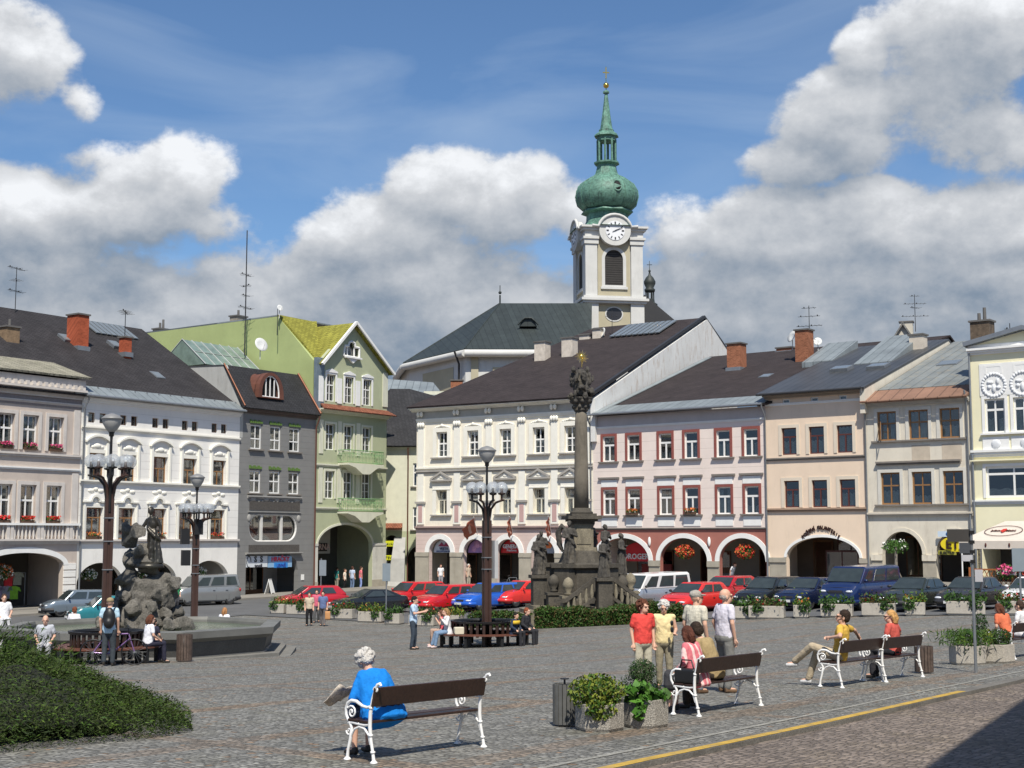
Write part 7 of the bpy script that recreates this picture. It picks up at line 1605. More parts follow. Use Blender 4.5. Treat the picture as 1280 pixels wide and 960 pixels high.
for i, (u, d) in enumerate(((1128,-1.0),)):
    p = I.wld(I.S(u), d, 0); q = thing('flower_tree', 'tall pole of trailing flowers before the left arch of the shabby house', 'flower stand', p, 0); mb = MB(); zz = I.Z(1127,683); mb.tube([(0,0,0),(0,0,zz)], .09, 8); [mb.tube([(0,0,zz*.45),(.45*math.cos(a),.45*math.sin(a),0)], .04, 5) for a in (.3,2.4,4.5)]; mb.build('stand', M('grey_wood', (.2,.18,.15), .8), q)
    leaf_cloud('leaves', m_fgreen, ball_pts(500,(0,0,zz),(.75,.6,.42),.3), .15, .45, q); leaf_cloud('blossoms', m_fwhite, ball_pts(70,(0,0,zz+.1),(.7,.6,.4),.6), .09, .9, q)
# ================================================================ PEOPLE
m_eye = M('dark_eye', (.02,.015,.012), .3); m_lip = M('lips', (.45,.16,.13), .6)
def cloth(c, **k):
    return M('cloth_'+'_'.join('%02d' % int(x*99) for x in c), c, .9, .14, 5, .9, 9, fine=.06, fsc=60, spec=.2, **k)
SK = [(.55,.30,.21), (.60,.36,.26), (.48,.25,.17)]
def person(label, p, rz, H=1.7, sit=False, lean=0.0, top=(.6,.6,.6), legs=(.1,.1,.12), hair=(.05,.03,.02), style='short', sleeve='short', fat=1.0, vox=.012, arms=None, legpos=None, skirt=None, shoes=(.03,.025,.02), head_yaw=0, head_pitch=0, skin=1, seat=.46, glasses=False, group='people on the square', topmat=None, cat='person', spread=0, coat=False):
    s = H/1.75; px_ = 0; pz = (seat/s+.105) if sit else .93
    P = dict(pelvis=(0,0,pz), waist=(0,0,pz+.15), chest=(0,0,pz+.36), neck=(0,.0,pz+.52), head=(0,-.02,pz+.652))
    a = arms or (([(-.23,.03,pz+.22),(-.22,-.05,pz-.03)], [(.23,.03,pz+.22),(.22,-.05,pz-.03)]) if not sit else ([(-.25,-.04,pz+.22),(-.17,-.26,pz+.12)], [(.25,-.04,pz+.22),(.17,-.26,pz+.12)]))
    if arms: a = [[(x, y, z+pz) for x, y, z in q] for q in arms]
    lg = legpos or (([(-.11,-.44,pz-.02),(-.12,-.46,.09)], [(.11,-.44,pz-.02),(.13,-.42,.09)]) if sit else ([(-.1-spread,-.03,.49),(-.1-spread*1.5,.03,.09)], [(.1+spread,-.03,.49),(.11+spread*1.5,.0,.09)]))
    c, n = math.cos(lean), math.sin(lean)
    def up(q): y, z = q[1], q[2]-pz; return Vector((q[0], y*c-z*n, pz+y*n+z*c))
    sh = [up((-.17,.0,pz+.47)), up((.17,.0,pz+.47))]; A = [[sh[i]]+[up(q) for q in a[i]] for i in (0, 1)]
    hips = [Vector((-.09,0,pz-.03)), Vector((.09,0,pz-.03))]; Lg = [[hips[i]]+[Vector(q) for q in lg[i]] for i in (0, 1)]
    hd = up(P['head'])+Vector((0, -.03*n*2, 0)); nk = up(P['neck']); S = Matrix.Diagonal((s,s,s,1)); rl = Matrix.Rotation(lean, 4, 'X')
    def tors(mb, e, lo=-.1):
        v = []; f = []; m = 18; mb.T = S
        R_ = [(-.13,.07,.05,0),(-.10,.135,.10,0),(-.02,.160,.120,.3),(.08,.150,.112,.9),(.18,.142,.106,1),(.28,.150,.110,.7),(.38,.165,.108,.4),(.45,.165,.092,.2),(.495,.115,.07,.1),(.525,.06,.05,0)]
        if lo < -.15: R_ = [(lo,.17,.13,.3),(lo+.03,.20,.155,.4),(-.02,.185,.14,.6)]+R_[3:]
        for dz, a_, b_, fw in R_:
            fx = 1+(fat-1)*(.35+.65*fw)
            for k in range(m):
                an = 2*PI*k/m; b2 = b_*(1+(fat-1)*(fw+.2)*(1.3 if math.sin(an) < 0 else .5))
                wr_ = 1+(.022*math.sin(5*an+dz*23)+.016*math.sin(9*an-dz*31))*(1 if e > 0 else 0)
                v.append(up(((a_*fx+e)*math.cos(an)*wr_, (b2+e)*math.sin(an)*wr_, pz+dz+(e if dz > .4 else 0)*.4)))
        n_ = len(R_); f = [(i*m+k, i*m+(k+1) % m, (i+1)*m+(k+1) % m, (i+1)*m+k) for i in range(n_-1) for k in range(m)]+[tuple(range(m))[::-1], tuple(range((n_-1)*m, n_*m))]
        mb.add(v, f); cap(mb, sh[0]*1.0, sh[1], .052+e, .052+e, 10)
    hm_ = Matrix.Translation(hd) @ Matrix.Scale(1.08, 4) @ rl @ Matrix.Rotation(head_yaw, 4, 'Z') @ Matrix.Rotation(head_pitch, 4, 'X')
    mb = MB(); tors(mb, 0); mb.T = S
    cap(mb, nk-Vector((0,0,.04)), hd-Vector((0,0,.05)), .062, .056)
    mb.T = S @ hm_; mb.ell((0,.015,.03),(.075,.093,.095)); mb.ell((0,-.03,-.045),(.055,.062,.07)); mb.ell((0,-.1,-.015),(.014,.022,.028),8,6); mb.ell((0,-.085,.03),(.05,.02,.02),8,6)
    for q in (-1, 1): mb.ell((q*.077,.015,-.01),(.012,.02,.03),8,6)
    mb.ell((0,-.085,-.062),(.025,.015,.012),8,5)
    mb.T = S
    for i in (0, 1):
        sg = -1 if i == 0 else 1; cap(mb, A[i][0], A[i][1], .05, .038); cap(mb, A[i][1], A[i][2], .037, .026)
        d = (A[i][2]-A[i][1]).normalized(); w = A[i][2]+d*.05; sd_ = d.cross(Vector((0,-1,.2))).normalized(); pn = d.cross(sd_).normalized()
        mb.tube([A[i][2], A[i][2]+d*.03, w+d*.02, w+d*.045], [.026,.032,.036,.03], 8)
        for k in range(4):
            b0 = w+d*.035+sd_*(k-1.5)*.019; L_ = (.062,.074,.07,.055)[k]; b1 = b0+d*L_*.55; b2 = b1+(d*.6-pn*.8*sg).normalized()*L_*.5; mb.tube([b0,b1,b2],[.0095,.009,.0075],6)
        t0 = w-sd_*.03*sg-d*.02; mb.tube([t0, t0-sd_*.025*sg+d*.02, t0-sd_*.03*sg+d*.055],[.011,.0105,.009],6)
        cap(mb, Lg[i][0], Lg[i][1], .083*(1+fat)/2, .056); cap(mb, Lg[i][1], Lg[i][2], .054, .036); fd = Vector((sg*.03,-.15,-.045)); cap(mb, Lg[i][2]-Vector((0,-.02,.02)), Lg[i][2]+fd*.8, .036, .026)
    skn = M('skin%d' % skin, SK[skin], .55, .06, 8, .1, 40, spec=.35); o = mb.build('person', skn); o.location = p; o.rotation_euler = (0,0,rz); smoothed(o, vox*.8, 1); tag(o, label, cat, group)
    # clothing
    tm = topmat or cloth(top); mb = MB(); tors(mb, .016, -.2 if (coat or sleeve == 'long') else -.1); mb.T = S; cap(mb, nk-Vector((0,0,.05)), nk-Vector((0,0,.035)), .07, .062)
    for i in (0, 1):
        if sleeve == 'long': cap(mb, A[i][0], A[i][1], .068, .056); cap(mb, A[i][1], A[i][1].lerp(A[i][2], .93), .056, .042)
        elif sleeve == 'short': cap(mb, A[i][0], A[i][0].lerp(A[i][1], .62), .07, .062)
    smoothed(mb.build('shirt' if sleeve != 'long' else 'jacket', tm, o), vox, 2, .022, .09)
    mb = MB(); ctr = up(P['pelvis']); mb.T = S @ Matrix.Translation(ctr-Vector((0,0,.03))) @ rl; mb.ell((0,0,0),(.165*fat,.125*fat,.13),16,10); mb.T = S
    ee = 1.0
    for i in (0, 1):
        k1, k2 = Lg[i][1], Lg[i][2]
        if skirt: cap(mb, Lg[i][0], Lg[i][1], .11, .10); cap(mb, Lg[i][1], Lg[i][1].lerp(k2, skirt), .10, .11)
        else:
            cap(mb, Lg[i][0], k1, .098*(1+fat)/2, .075); cap(mb, k1, k2+Vector((0,0,.015)), .072, .062)
            for k in range(3): q = k1.lerp(k2, .75+.08*k); mb.ell(q, (.07,.07,.02), 8, 5)
    if skirt: cap(mb, Lg[0][0].lerp(Lg[0][1],.5), Lg[1][0].lerp(Lg[1][1],.5), .1, .1); cap(mb, Lg[0][1], Lg[1][1], .09, .09)
    smoothed(mb.build('skirt' if skirt else 'trousers', cloth(legs), o), vox, 2, .014, .09)
    for i in (0, 1):
        sg = -1 if i == 0 else 1; mb = MB(); mb.T = S; a_ = Lg[i][2]; mb.tube([a_+Vector((0,.05,-.05)), a_+Vector((0,0,-.045)), a_+Vector((sg*.02,-.1,-.055)), a_+Vector((sg*.03,-.165,-.06))], [.036,.044,.042,.03], 8); mb.ell(a_+Vector((0,.01,-.01)),(.042,.05,.035)); smoothed(mb.build('shoe', M('shoe_%02d_%02d' % (int(shoes[0]*99), int(shoes[2]*99)), shoes, .6, .1), o), vox, 1)
    hmt = M('hair_%02d_%02d' % (int(hair[0]*99), int(hair[2]*99)), hair, .75, .35, 14, .8, 70, fine=.3, fsc=90, spec=.3)
    mb = MB(); mb.T = S @ hm_
    if style == 'bald': mb.ell((0,.055,-.0),(.08,.055,.05)); mb.ell((-.05,.03,-.01),(.034,.06,.035)); mb.ell((.05,.03,-.01),(.034,.06,.035))
    elif style == 'cap': mb.ell((0,.02,.055),(.088,.104,.075)); mb.ell((0,-.1,.05),(.06,.07,.012)); hmt = cloth(hair)
    else:
        mb.ell((0,.028,.048),(.086,.098,.092)); mb.ell((0,.06,.0),(.083,.06,.08))
        if style in ('curly','fluffy'):
            rr_ = random.Random(5); k_ = .042 if style == 'fluffy' else .032
            for _ in range(60):
                th = rr_.uniform(0, 6.28); ph = rr_.uniform(-.5, 1.5); r_ = .092; q = (r_*math.cos(ph)*math.cos(th), .03+r_*math.cos(ph)*math.sin(th)*1.05, .045+r_*math.sin(ph)*.95)
                if q[1] < -.045 and q[2] < .065: continue
                mb.ell(q, (k_*rr_.uniform(.7,1.1),)*3, 7, 5)
        if style in ('long','bob','pony'):
            for q in (-1,1): mb.tube([(q*.07,.03,.05),(q*.085,.04,-.03),(q*.07,.06,-.12 if style != 'long' else -.2)], [.03,.035,.03], 8)
            mb.tube([(0,.08,.05),(0,.11,-.04),(0,.1,-.13 if style == 'bob' else -.24)], [.06,.06,.04 if style != 'pony' else .02], 8)
    smoothed(mb.build('cap' if style == 'cap' else 'hair', hmt, o), vox*.8, 1, .035 if style in ('curly','fluffy') else .014, .025)
    if vox < .016:
        mb = MB(); mb.T = S @ hm_; mb.ell((-.028,-.087,.012),(.011,.007,.007),8,5); mb.ell((.028,-.087,.012),(.011,.007,.007),8,5); smoothed(mb.build('eyes', m_eye, o), .003, 0).modifiers.clear(); mb = MB(); mb.T = S @ hm_; mb.ell((0,-.097,-.062),(.024,.008,.006),8,5); mb.build('mouth', m_lip, o)
        if glasses: mb = MB(); mb.T = S @ hm_; mb.ell((-.03,-.098,.012),(.027,.008,.018),10,6); mb.ell((.03,-.098,.012),(.027,.008,.018),10,6); mb.box(-.085,-.07,-.09,.02,.012,.018); mb.box(.07,.085,-.09,.02,.012,.018); mb.build('sunglasses', m_black, o)
    return o
def seatpos(b, x, y=.22):
    c, n = math.cos(b.rotation_euler.z), math.sin(b.rotation_euler.z); w = Vector((b.location.x+x*c-y*n, b.location.y+x*n+y*c, 0)); w.z = b.location.z-math.sin(b.rotation_euler.y)*x; return w, b.rotation_euler.z+PI
# foreground bench: woman in blue
p, r = seatpos(BN1, .42, .26); W1 = person('elderly woman in a bright blue coat bent over a newspaper on the left foreground bench', p, r-.12, 1.56, True, .5, (.01,.19,.60), (.03,.04,.07), (.50,.48,.45), 'fluffy', 'long', 1.85, .011, arms=([(-.30,-.10,.20),(-.14,-.30,.16)],[(.32,-.12,.22),(.16,-.36,.20)]), head_pitch=.5, head_yaw=-.35, skirt=.25)
def W3p(p, r, x, y, z): return Vector((p.x+x*math.cos(r)-y*math.sin(r), p.y+x*math.sin(r)+y*math.cos(r), p.z+z))
t = thing('newspaper', 'open newspaper held by the woman in blue', 'newspaper', W3p(p, r, .10, -.58, .66), r+.25); mb = MB(); v = []; f = []
for i in range(9):
    for j in range(5): x = (i-4)*.055; v.append((x, -.05*abs(x)*3+.02*math.sin(i*1.7+j), (j-2)*.085+.02*math.sin(i)))
f = [(i*5+j, (i+1)*5+j, (i+1)*5+j+1, i*5+j+1) for i in range(8) for j in range(4)]; mb.T = Matrix.Rotation(-.9, 4, 'X'); mb.add(v, f, True); q = mb.build('pages', M('newsprint', (.62,.54,.45), .9, .3, 9, fine=.3, fsc=50), t); q.modifiers.new('s','SOLIDIFY').thickness = .006
# couple on the second bench
mst = add_lines(cloth((.62,.17,.20)), 0, .11, .35, .0, 1.0); _nt = mst.node_tree
for nd in _nt.nodes:
    if nd.type == 'MIX' and nd.blend_type == 'MULTIPLY': nd.blend_type = 'MIX'; nd.inputs[7].default_value = (.72,.52,.50,1)
p, r = seatpos(BN2, .42, .24); person('auburn-haired woman in a pink and white striped jacket sitting on the middle bench', p, r, 1.62, True, .22, legs=(.05,.05,.055), hair=(.09,.03,.018), style='bob', sleeve='long', fat=1.35, head_yaw=-.4, topmat=mst, skirt=.3, shoes=(.02,.02,.02))
t = thing('handbag', 'black handbag at the near end of the middle bench', 'handbag', W3p(p, r, .30, .0, .47), r); smoothed(MB().box(-.09,.09,-.17,.17,0,.21).build('bag', M('black_leather', (.015,.015,.016), .4, .1), t), .02, 3); MB().tube([(0,-.12,.2),(0,-.08,.33),(0,.08,.33),(0,.12,.2)], .012, 6).build('strap', m_black, t)
p, r = seatpos(BN2, 1.02, .26); person('dark-haired man in a khaki shirt leaning forward on the middle bench', p, r, 1.78, True, .42, (.33,.25,.13), (.05,.04,.03), (.03,.018,.012), 'short', 'short', 1.1, head_yaw=-.5, head_pitch=.0)
# mustard man, legs crossed, arms spread on the backrest
p, r = seatpos(BN3, .42, .20); person('man in a mustard shirt and sunglasses, legs crossed, arms spread along the bench back', p, r+.15, 1.8, True, -.12, (.58,.37,.07), (.42,.35,.25), (.03,.017,.012), 'short', 'short', 1.0, arms=([(-.42,.10,.42),(-.60,.12,.32)],[(.40,.08,.36),(.28,-.12,.30)]), legpos=([(-.13,-.46,.56),(-.12,-.62,.09)],[(.04,-.50,.68),(-.10,-.86,.38)]), shoes=(.6,.6,.6), head_yaw=.25, glasses=True)
p, r = seatpos(BN4, .95, .22); person('blond woman in a brick red top and dark glasses looking back over her shoulder', p, r, 1.68, True, .08, (.52,.10,.08), (.03,.03,.035), (.48,.27,.10), 'bob', 'short', 1.1, head_yaw=.7, glasses=True, arms=([(-.34,-.0,.30),(-.28,-.22,.25)],[(.25,-.04,.22),(.17,-.26,.12)]))
p, r = seatpos(BN5, .25, .26); person('brown-haired woman in an orange and white top on the bench at the right edge', p, r-.3, 1.65, True, .35, (.62,.16,.08), (.6,.6,.62), (.10,.035,.018), 'pony', 'short', 1.0, .014); p, r = seatpos(BN5, 1.0, .2); person('person in white on the bench at the right edge', p, r, 1.7, True, .1, (.72,.72,.74), (.65,.66,.7), (.05,.03,.02), 'short', 'short', 1.0, .014)
# four standing beside the bench
person('woman in a coral red top with white trim and beige trousers, standing', on(802, 25.4), .35, 1.62, False, .03, (.66,.07,.06), (.45,.42,.33), (.11,.04,.022), 'curly', 'short', 1.18, .011, head_yaw=.45, shoes=(.5,.48,.45))
person('white-haired woman in a pale yellow top with a black sunglasses case', on(828.5, 25.9), -.05, 1.60, False, .04, (.72,.60,.33), (.27,.24,.17), (.52,.51,.49), 'curly', 'none', 1.15, .011, head_pitch=.2, arms=([(-.24,.02,.22),(-.22,-.08,-.02)],[(.24,-.0,.22),(.20,-.26,.18)]))
t = thing('spectacles_case', 'black spectacles case in the hand of the woman in pale yellow', 'case', on(838.5, 25.55, 1.12), 0); smoothed(MB().ell((0,0,.06),(.035,.02,.05)).ell((0,0,-.06),(.035,.02,.06)).build('case', m_black, t), .012, 1)
mck = cloth((.56,.53,.44)); add_lines(mck, 0, .05, .12, 0, .82); add_lines(mck, 2, .05, .12, 0, .82)
person('man with a grey flat cap and pale checked shirt seen from behind', on(868, 24.7), PI-.85, 1.80, False, .02, legs=(.30,.33,.38), hair=(.33,.31,.28), style='cap', fat=1.15, vox=.011, head_yaw=-.3, shoes=(.12,.07,.04), topmat=mck)
person('bald man in a pale lilac shirt and grey trousers standing right of the bench', on(904, 24.8), PI-1.1, 1.82, False, .02, (.60,.58,.66), (.20,.20,.19), (.35,.30,.27), 'bald', 'short', 1.25, .011, shoes=(.15,.09,.05), head_yaw=-.2, arms=([(-.24,.02,.22),(-.22,-.05,-.03)],[(.25,.05,.22),(.20,-.02,-.02)]))
# middle distance
person('man in a pale blue T-shirt and dark jeans looking at a phone', on(517.5, 47.6), PI*.5-.2, 1.80, False, .03, (.42,.55,.70), (.045,.06,.08), (.015,.012,.01), 'short', 'short', 1.0, .016, arms=([(-.22,-.08,.24),(-.1,-.34,.30)],[(.22,-.08,.24),(.08,-.34,.32)]), head_pitch=.25)
BX, BY = XU(606, 49), 49.0
def rbp(a, R_=1.45, cx=BX, cy=BY): x, y = cx+R_*math.cos(a), cy+R_*math.sin(a); return Vector((x, y, G(cx, cy))), a+PI/2
p, r = rbp(PI+.55); person('long-haired woman in a white top and jeans eating ice cream on the round bench', p, r-.2, 1.68, True, .1, (.70,.68,.68), (.16,.24,.36), (.30,.17,.07), 'long', 'long', 1.0, .016, shoes=(.6,.5,.5), arms=([(-.24,-.1,.24),(-.05,-.2,.42)],[(.24,-.1,.24),(.08,-.2,.42)]), legpos=([(-.11,-.42,.5),(-.10,-.55,.09)],[(.11,-.42,.5),(.12,-.5,.09)]))
p, r = rbp(PI+.15); person('girl in a red dress beside the woman in white on the round bench', p, r-.1, 1.5, True, .1, (.62,.10,.13), (.40,.28,.22), (.12,.05,.03), 'long', 'none', .9, .016, shoes=(.6,.45,.45), arms=([(-.24,-.1,.24),(-.05,-.2,.42)],[(.24,-.1,.24),(.08,-.2,.42)]))
t = thing('handbag', 'cream handbag on the round bench behind the woman in white', 'handbag', rbp(PI+.95)[0]+Vector((0,0,.47)), .3); smoothed(MB().box(-.17,.17,-.1,.1,0,.24).build('bag', M('cream_leather', (.6,.55,.42), .5, .1), t), .025, 4)
p, r = rbp(-.35); person('dark-clothed red-haired person turned away on the right of the round bench', p, r-.2, 1.7, True, .15, (.025,.028,.035), (.03,.03,.035), (.22,.06,.025), 'short', 'long', 1.1, .018); p, r = rbp(-.8); person('child in a navy jacket with a yellow band on the round bench', p, r+.1, 1.45, True, .15, (.03,.035,.07), (.03,.03,.04), (.02,.015,.01), 'short', 'long', 1.0, .018)
q = MB(); q.lathe([(.175,.0),(.185,.06),(.175,.12)], (0,-.06,.80), 16, sy=.8); q.build('yellow_band', M('yellow_band', (.7,.45,.03), .8), COL.objects[[o.name for o in COL.objects if o.get('label','').startswith('child in a navy')][0]])
def walk(l, u, Y, rz, H, top, legs, hair, style, sl='short', ph=1, **k):
    return person(l, on(u, Y), rz, H, False, .03, top, legs, hair, style, sl, k.pop('fat', 1.1), k.pop('vox', .024), legpos=([(-.1,-.12*ph,.49),(-.1,-.1*ph,.09)],[(.1,.02*ph,.49),(.1,.16*ph,.12)]), **k)
walk('walking person in a beige blouse and black trousers, left of the couple', 388, 69.5, .05, 1.66, (.50,.42,.32), (.015,.015,.017), (.10,.035,.02), 'short'); walk('walking man in a blue shirt and grey trousers, right of the couple', 405, 69.5, -.05, 1.72, (.12,.16,.30), (.12,.11,.11), (.03,.02,.015), 'short', ph=-1); walk('person in a pink top half hidden behind the walking couple', 397, 72, .1, 1.7, (.55,.12,.18), (.1,.1,.1), (.06,.03,.02), 'short')
t = thing('carrier_bag', 'orange-brown carrier bag beside the walking man in blue', 'bag', on(411, 69.4, .32), 0); smoothed(MB().box(-.13,.13,-.06,.06,0,.4).build('bag', M('orange_bag', (.5,.25,.10), .7, .2), t), .04, 2)
# around the fountain
B2X, B2Y = XU(137, 38.8), 38.8
pb = walk('young man in a pale blue shirt with a black backpack, back turned', 140, 36.6, PI, 1.78, (.42,.58,.70), (.05,.06,.07), (.28,.22,.13), 'cap', vox=.018, fat=1.0, ph=.3)
t = thing('backpack', 'black backpack worn by the young man near the fountain', 'backpack', on(139.5, 36.45, 1.0), 0); mb = MB(); mb.ell((0,0,.22),(.17,.12,.28)); mb.ell((0,-.08,.1),(.12,.08,.13)); smoothed(mb.build('pack', m_black, t), .03, 2); mb = MB(); [mb.tube([(q*.1,.05,.45),(q*.13,.22,.5),(q*.14,.3,.3),(q*.12,.12,.05)], .02, 5) for q in (-1,1)]; mb.build('straps', m_black, t)
def rb2(a, R_=1.25): return rbp(a, R_, B2X, B2Y)
p, r = rb2(-.25); person('seated woman in a white blouse with reddish hair, back turned, near the bicycle', p+Vector((0,-.0,0)), r+.9, 1.66, True, .1, (.74,.75,.80), (.03,.03,.05), (.10,.03,.02), 'bob', 'short', 1.15, .018); p, r = rb2(.45); person('dark-haired child sitting beside the woman in the white blouse', p, r+.7, 1.35, True, .1, (.03,.03,.05), (.03,.03,.04), (.02,.012,.01), 'short', 'short', 1.0, .02)
p, r = rb2(PI+.25, 1.5); p.x = XU(61, 38); p.y = 38; t = thing('park_stool', 'low dark stone block on which the bald man sits', 'seat', p, 0); MB().box(-.22,.22,-.22,.22,-.1,.45).build('block', m_basin, t, bevel=.03); person('bald man in a grey T-shirt sitting left of the round bench by the fountain', p, .25, 1.72, True, .15, (.40,.42,.46), (.42,.42,.44), (.3,.26,.23), 'bald', 'short', 1.2, .016)
p = Vector((XU(8,46.2), 46.2, FZ)); person('man in a white shirt with crossed arms sitting on the far left fountain rim', p, .5, 1.75, True, .05, (.74,.75,.78), (.6,.6,.62), (.06,.035,.02), 'short', 'short', 1.2, .02, seat=.98)
bF = bench(84, 51.6, 118, 52.0, 'white iron bench mostly hidden behind the fountain, at the left'); p, r = seatpos(bF, .35, .22); person('red-haired man in a white shirt seen from behind over the fountain rim', p, PI-.2, 1.75, True, .1, (.72,.72,.76), (.1,.1,.12), (.18,.06,.03), 'short', 'short', 1.25, .02, seat=.47)
bG = bench(270, 52.6, 304, 53.0, 'white iron bench mostly hidden behind the fountain, at the right'); p, r = seatpos(bG, .40, .22); person('woman in white with a ginger ponytail beyond the fountain rim', p, PI-.3, 1.65, True, .1, (.74,.74,.78), (.1,.1,.12), (.35,.17,.07), 'pony', 'short', 1.0, .02, seat=.47)
walk('boy in a green top near the silver van', 223, 82, .4, 1.5, (.04,.25,.10), (.08,.08,.09), (.05,.02,.01), 'short')
# arcades
for l, u, d, H_, tc_, lc, hc, rz, ar in (('person in a teal top at the back of the big green arch',421,1.6,1.7,(.03,.16,.15),(.30,.27,.22),(.03,.02,.01),2.4,D),('person in a white blouse and black skirt under the big green arch',431,.6,1.6,(.70,.62,.52),(.02,.02,.02),(.1,.05,.03),1.4,D),('man in a pale blue shirt and jeans under the big green arch',440.5,.5,1.78,(.42,.48,.62),(.14,.20,.32),(.07,.03,.02),2.6,D),('person in a pink shirt and blue trousers under the big green arch',451,.4,1.75,(.72,.18,.22),(.25,.32,.60),(.06,.03,.02),1.9,D),
    ('woman in a white top carrying a child, in the first rose arch',551,.5,1.65,(.72,.72,.75),(.3,.3,.33),(.08,.03,.02),.3,F),('grey-haired man beside a pier of the second rose arch',585.5,.2,1.72,(.45,.36,.28),(.35,.32,.26),(.5,.48,.45),.9,F),('cyclist in white bending forward in the right brick-red arch',914,.6,1.7,(.72,.73,.76),(.68,.68,.7),(.12,.04,.03),.9,Gb)):
    p = ar.wld(ar.px(u,700,d)[0], d, .0); o = person(l, p, rz, H_, False, .35 if 'cyclist' in l else .03, tc_, lc, hc, 'short', 'short', 1.05, .026, group='people in the arcades')
# bicycles
def bicycle(p, rz, lab, col, s=1.0):
    t = thing('bicycle', lab, 'bicycle', p, rz); t.rotation_euler.x = .08
    for x in (-.52,.52):
        w = MB().tube([(x+.33*math.cos(a), 0, .34+.33*math.sin(a)) for a in [2*PI*k/28 for k in range(28)]], .02, 6, closed=True).build('wheel', m_black, t)
        mb = MB(); [mb.cyl((x,0,.34),(x+.32*math.cos(a),0,.34+.32*math.sin(a)),.003,n=3) for a in [2*PI*k/16 for k in range(16)]]; mb.cyl((x,-.04,.34),(x,.04,.34),.025); mb.build('spokes', m_gut, w)
    mb = MB(); J_ = dict(bb=(-.08,0,.3), st=(-.2,0,.8), hd=(.36,0,.82), hb=(.4,0,.7), ra=(-.52,0,.34), fa=(.52,0,.34))
    for a, b in (('bb','st'),('st','hd'),('bb','hb'),('hb','hd'),('bb','ra'),('ra','st')): mb.cyl(J_[a], J_[b], .018, n=7)
    mb.cyl(J_['hb'], J_['fa'], .016, n=7); mb.build('frame', col, t); mb = MB(); mb.tube([(.3,-.28,1.0),(.36,-.1,.98),(.36,.1,.98),(.3,.28,1.0)], .014, 6); mb.cyl((.36,0,.82),(.36,0,.98),.014); mb.build('handlebar', m_black, t); mb = MB(); mb.ell((-.22,0,.92),(.13,.07,.03)); mb.cyl((-.2,0,.8),(-.22,0,.92),.014); mb.build('saddle', m_black, t); mb = MB(); mb.lathe([(.09,-.01),(.09,.01)], (0,0,0), 14); mb.cyl((0,.08,0),(0,.08,.16),.01) ; q = mb.build('crank', m_gut, t); q.location = (-.08,0,.3); q.rotation_euler = (PI/2,0,0); return t
bicycle(on(147, 37.0), .15, 'purple bicycle leaning at the round bench near the fountain', paint('purple_paint', (.22,.12,.30), .2)); bicycle(F.wld(F.px(640,700,-.5)[0], -.5, .02), AG+.1, 'bicycle parked before the red insurance arch', m_gut)
# ================================================================ CARS
m_cglass = M('car_glass', (.035,.045,.045), .06, .2, 2, spec=.9); m_tyre = M('tyre_rubber', (.018,.018,.018), .85, .1); m_rim = M('wheel_rim', (.42,.43,.44), .35, .1, 4, metal=.7); m_lampg = M('headlamp_glass', (.62,.65,.68), .08, .05, spec=.9); m_tail = M('tail_lamp', (.35,.02,.02), .2); m_plast = M('bumper_plastic', (.03,.03,.032), .6, .1); m_plate = M('number_plate', (.7,.7,.68), .5); m_rimd = M('dark_plastic_rim', (.10,.10,.105), .5)
T0 = dict(L=4.1, W=1.68, H=1.42, nose=.68, cowl=(.95,.93), wt=(.25,1.38), rt=(-1.45,1.38), rb=(-1.9,.98), tail=.95, trunk=None)
TY = dict(hatch=T0, estate=dict(T0, L=4.45, cowl=(1.05,.93), wt=(.4,1.42), rt=(-1.75,1.42), rb=(-2.12,1.0), H=1.46), saloon=dict(T0, L=4.45, cowl=(.95,.92), wt=(.25,1.37), rt=(-.95,1.36), rb=(-1.5,1.0), tail=1.0, H=1.4), coupe=dict(T0, L=4.3, cowl=(.85,.88), wt=(.1,1.28), rt=(-.9,1.26), rb=(-1.7,.95), H=1.3),
    van=dict(T0, L=4.75, W=1.84, nose=.95, cowl=(1.62,1.2), wt=(1.05,1.86), rt=(-2.2,1.9), rb=(-2.34,1.22), tail=1.2, H=1.93, top=.90), minibus=dict(T0, L=4.3, W=1.7, nose=.98, cowl=(1.75,1.15), wt=(1.25,1.8), rt=(-1.95,1.86), rb=(-2.1,1.2), tail=1.2, H=1.9, top=.9), mpv=dict(T0, L=4.2, W=1.72, nose=.85, cowl=(1.2,1.1), wt=(.65,1.72), rt=(-1.85,1.78), rb=(-2.05,1.15), tail=1.1, H=1.8, top=.86), old=dict(T0, L=3.65, W=1.55, nose=.72, cowl=(.85,.9), wt=(.35,1.36), rt=(-1.35,1.34), rb=(-1.72,.92), tail=.9, H=1.38))
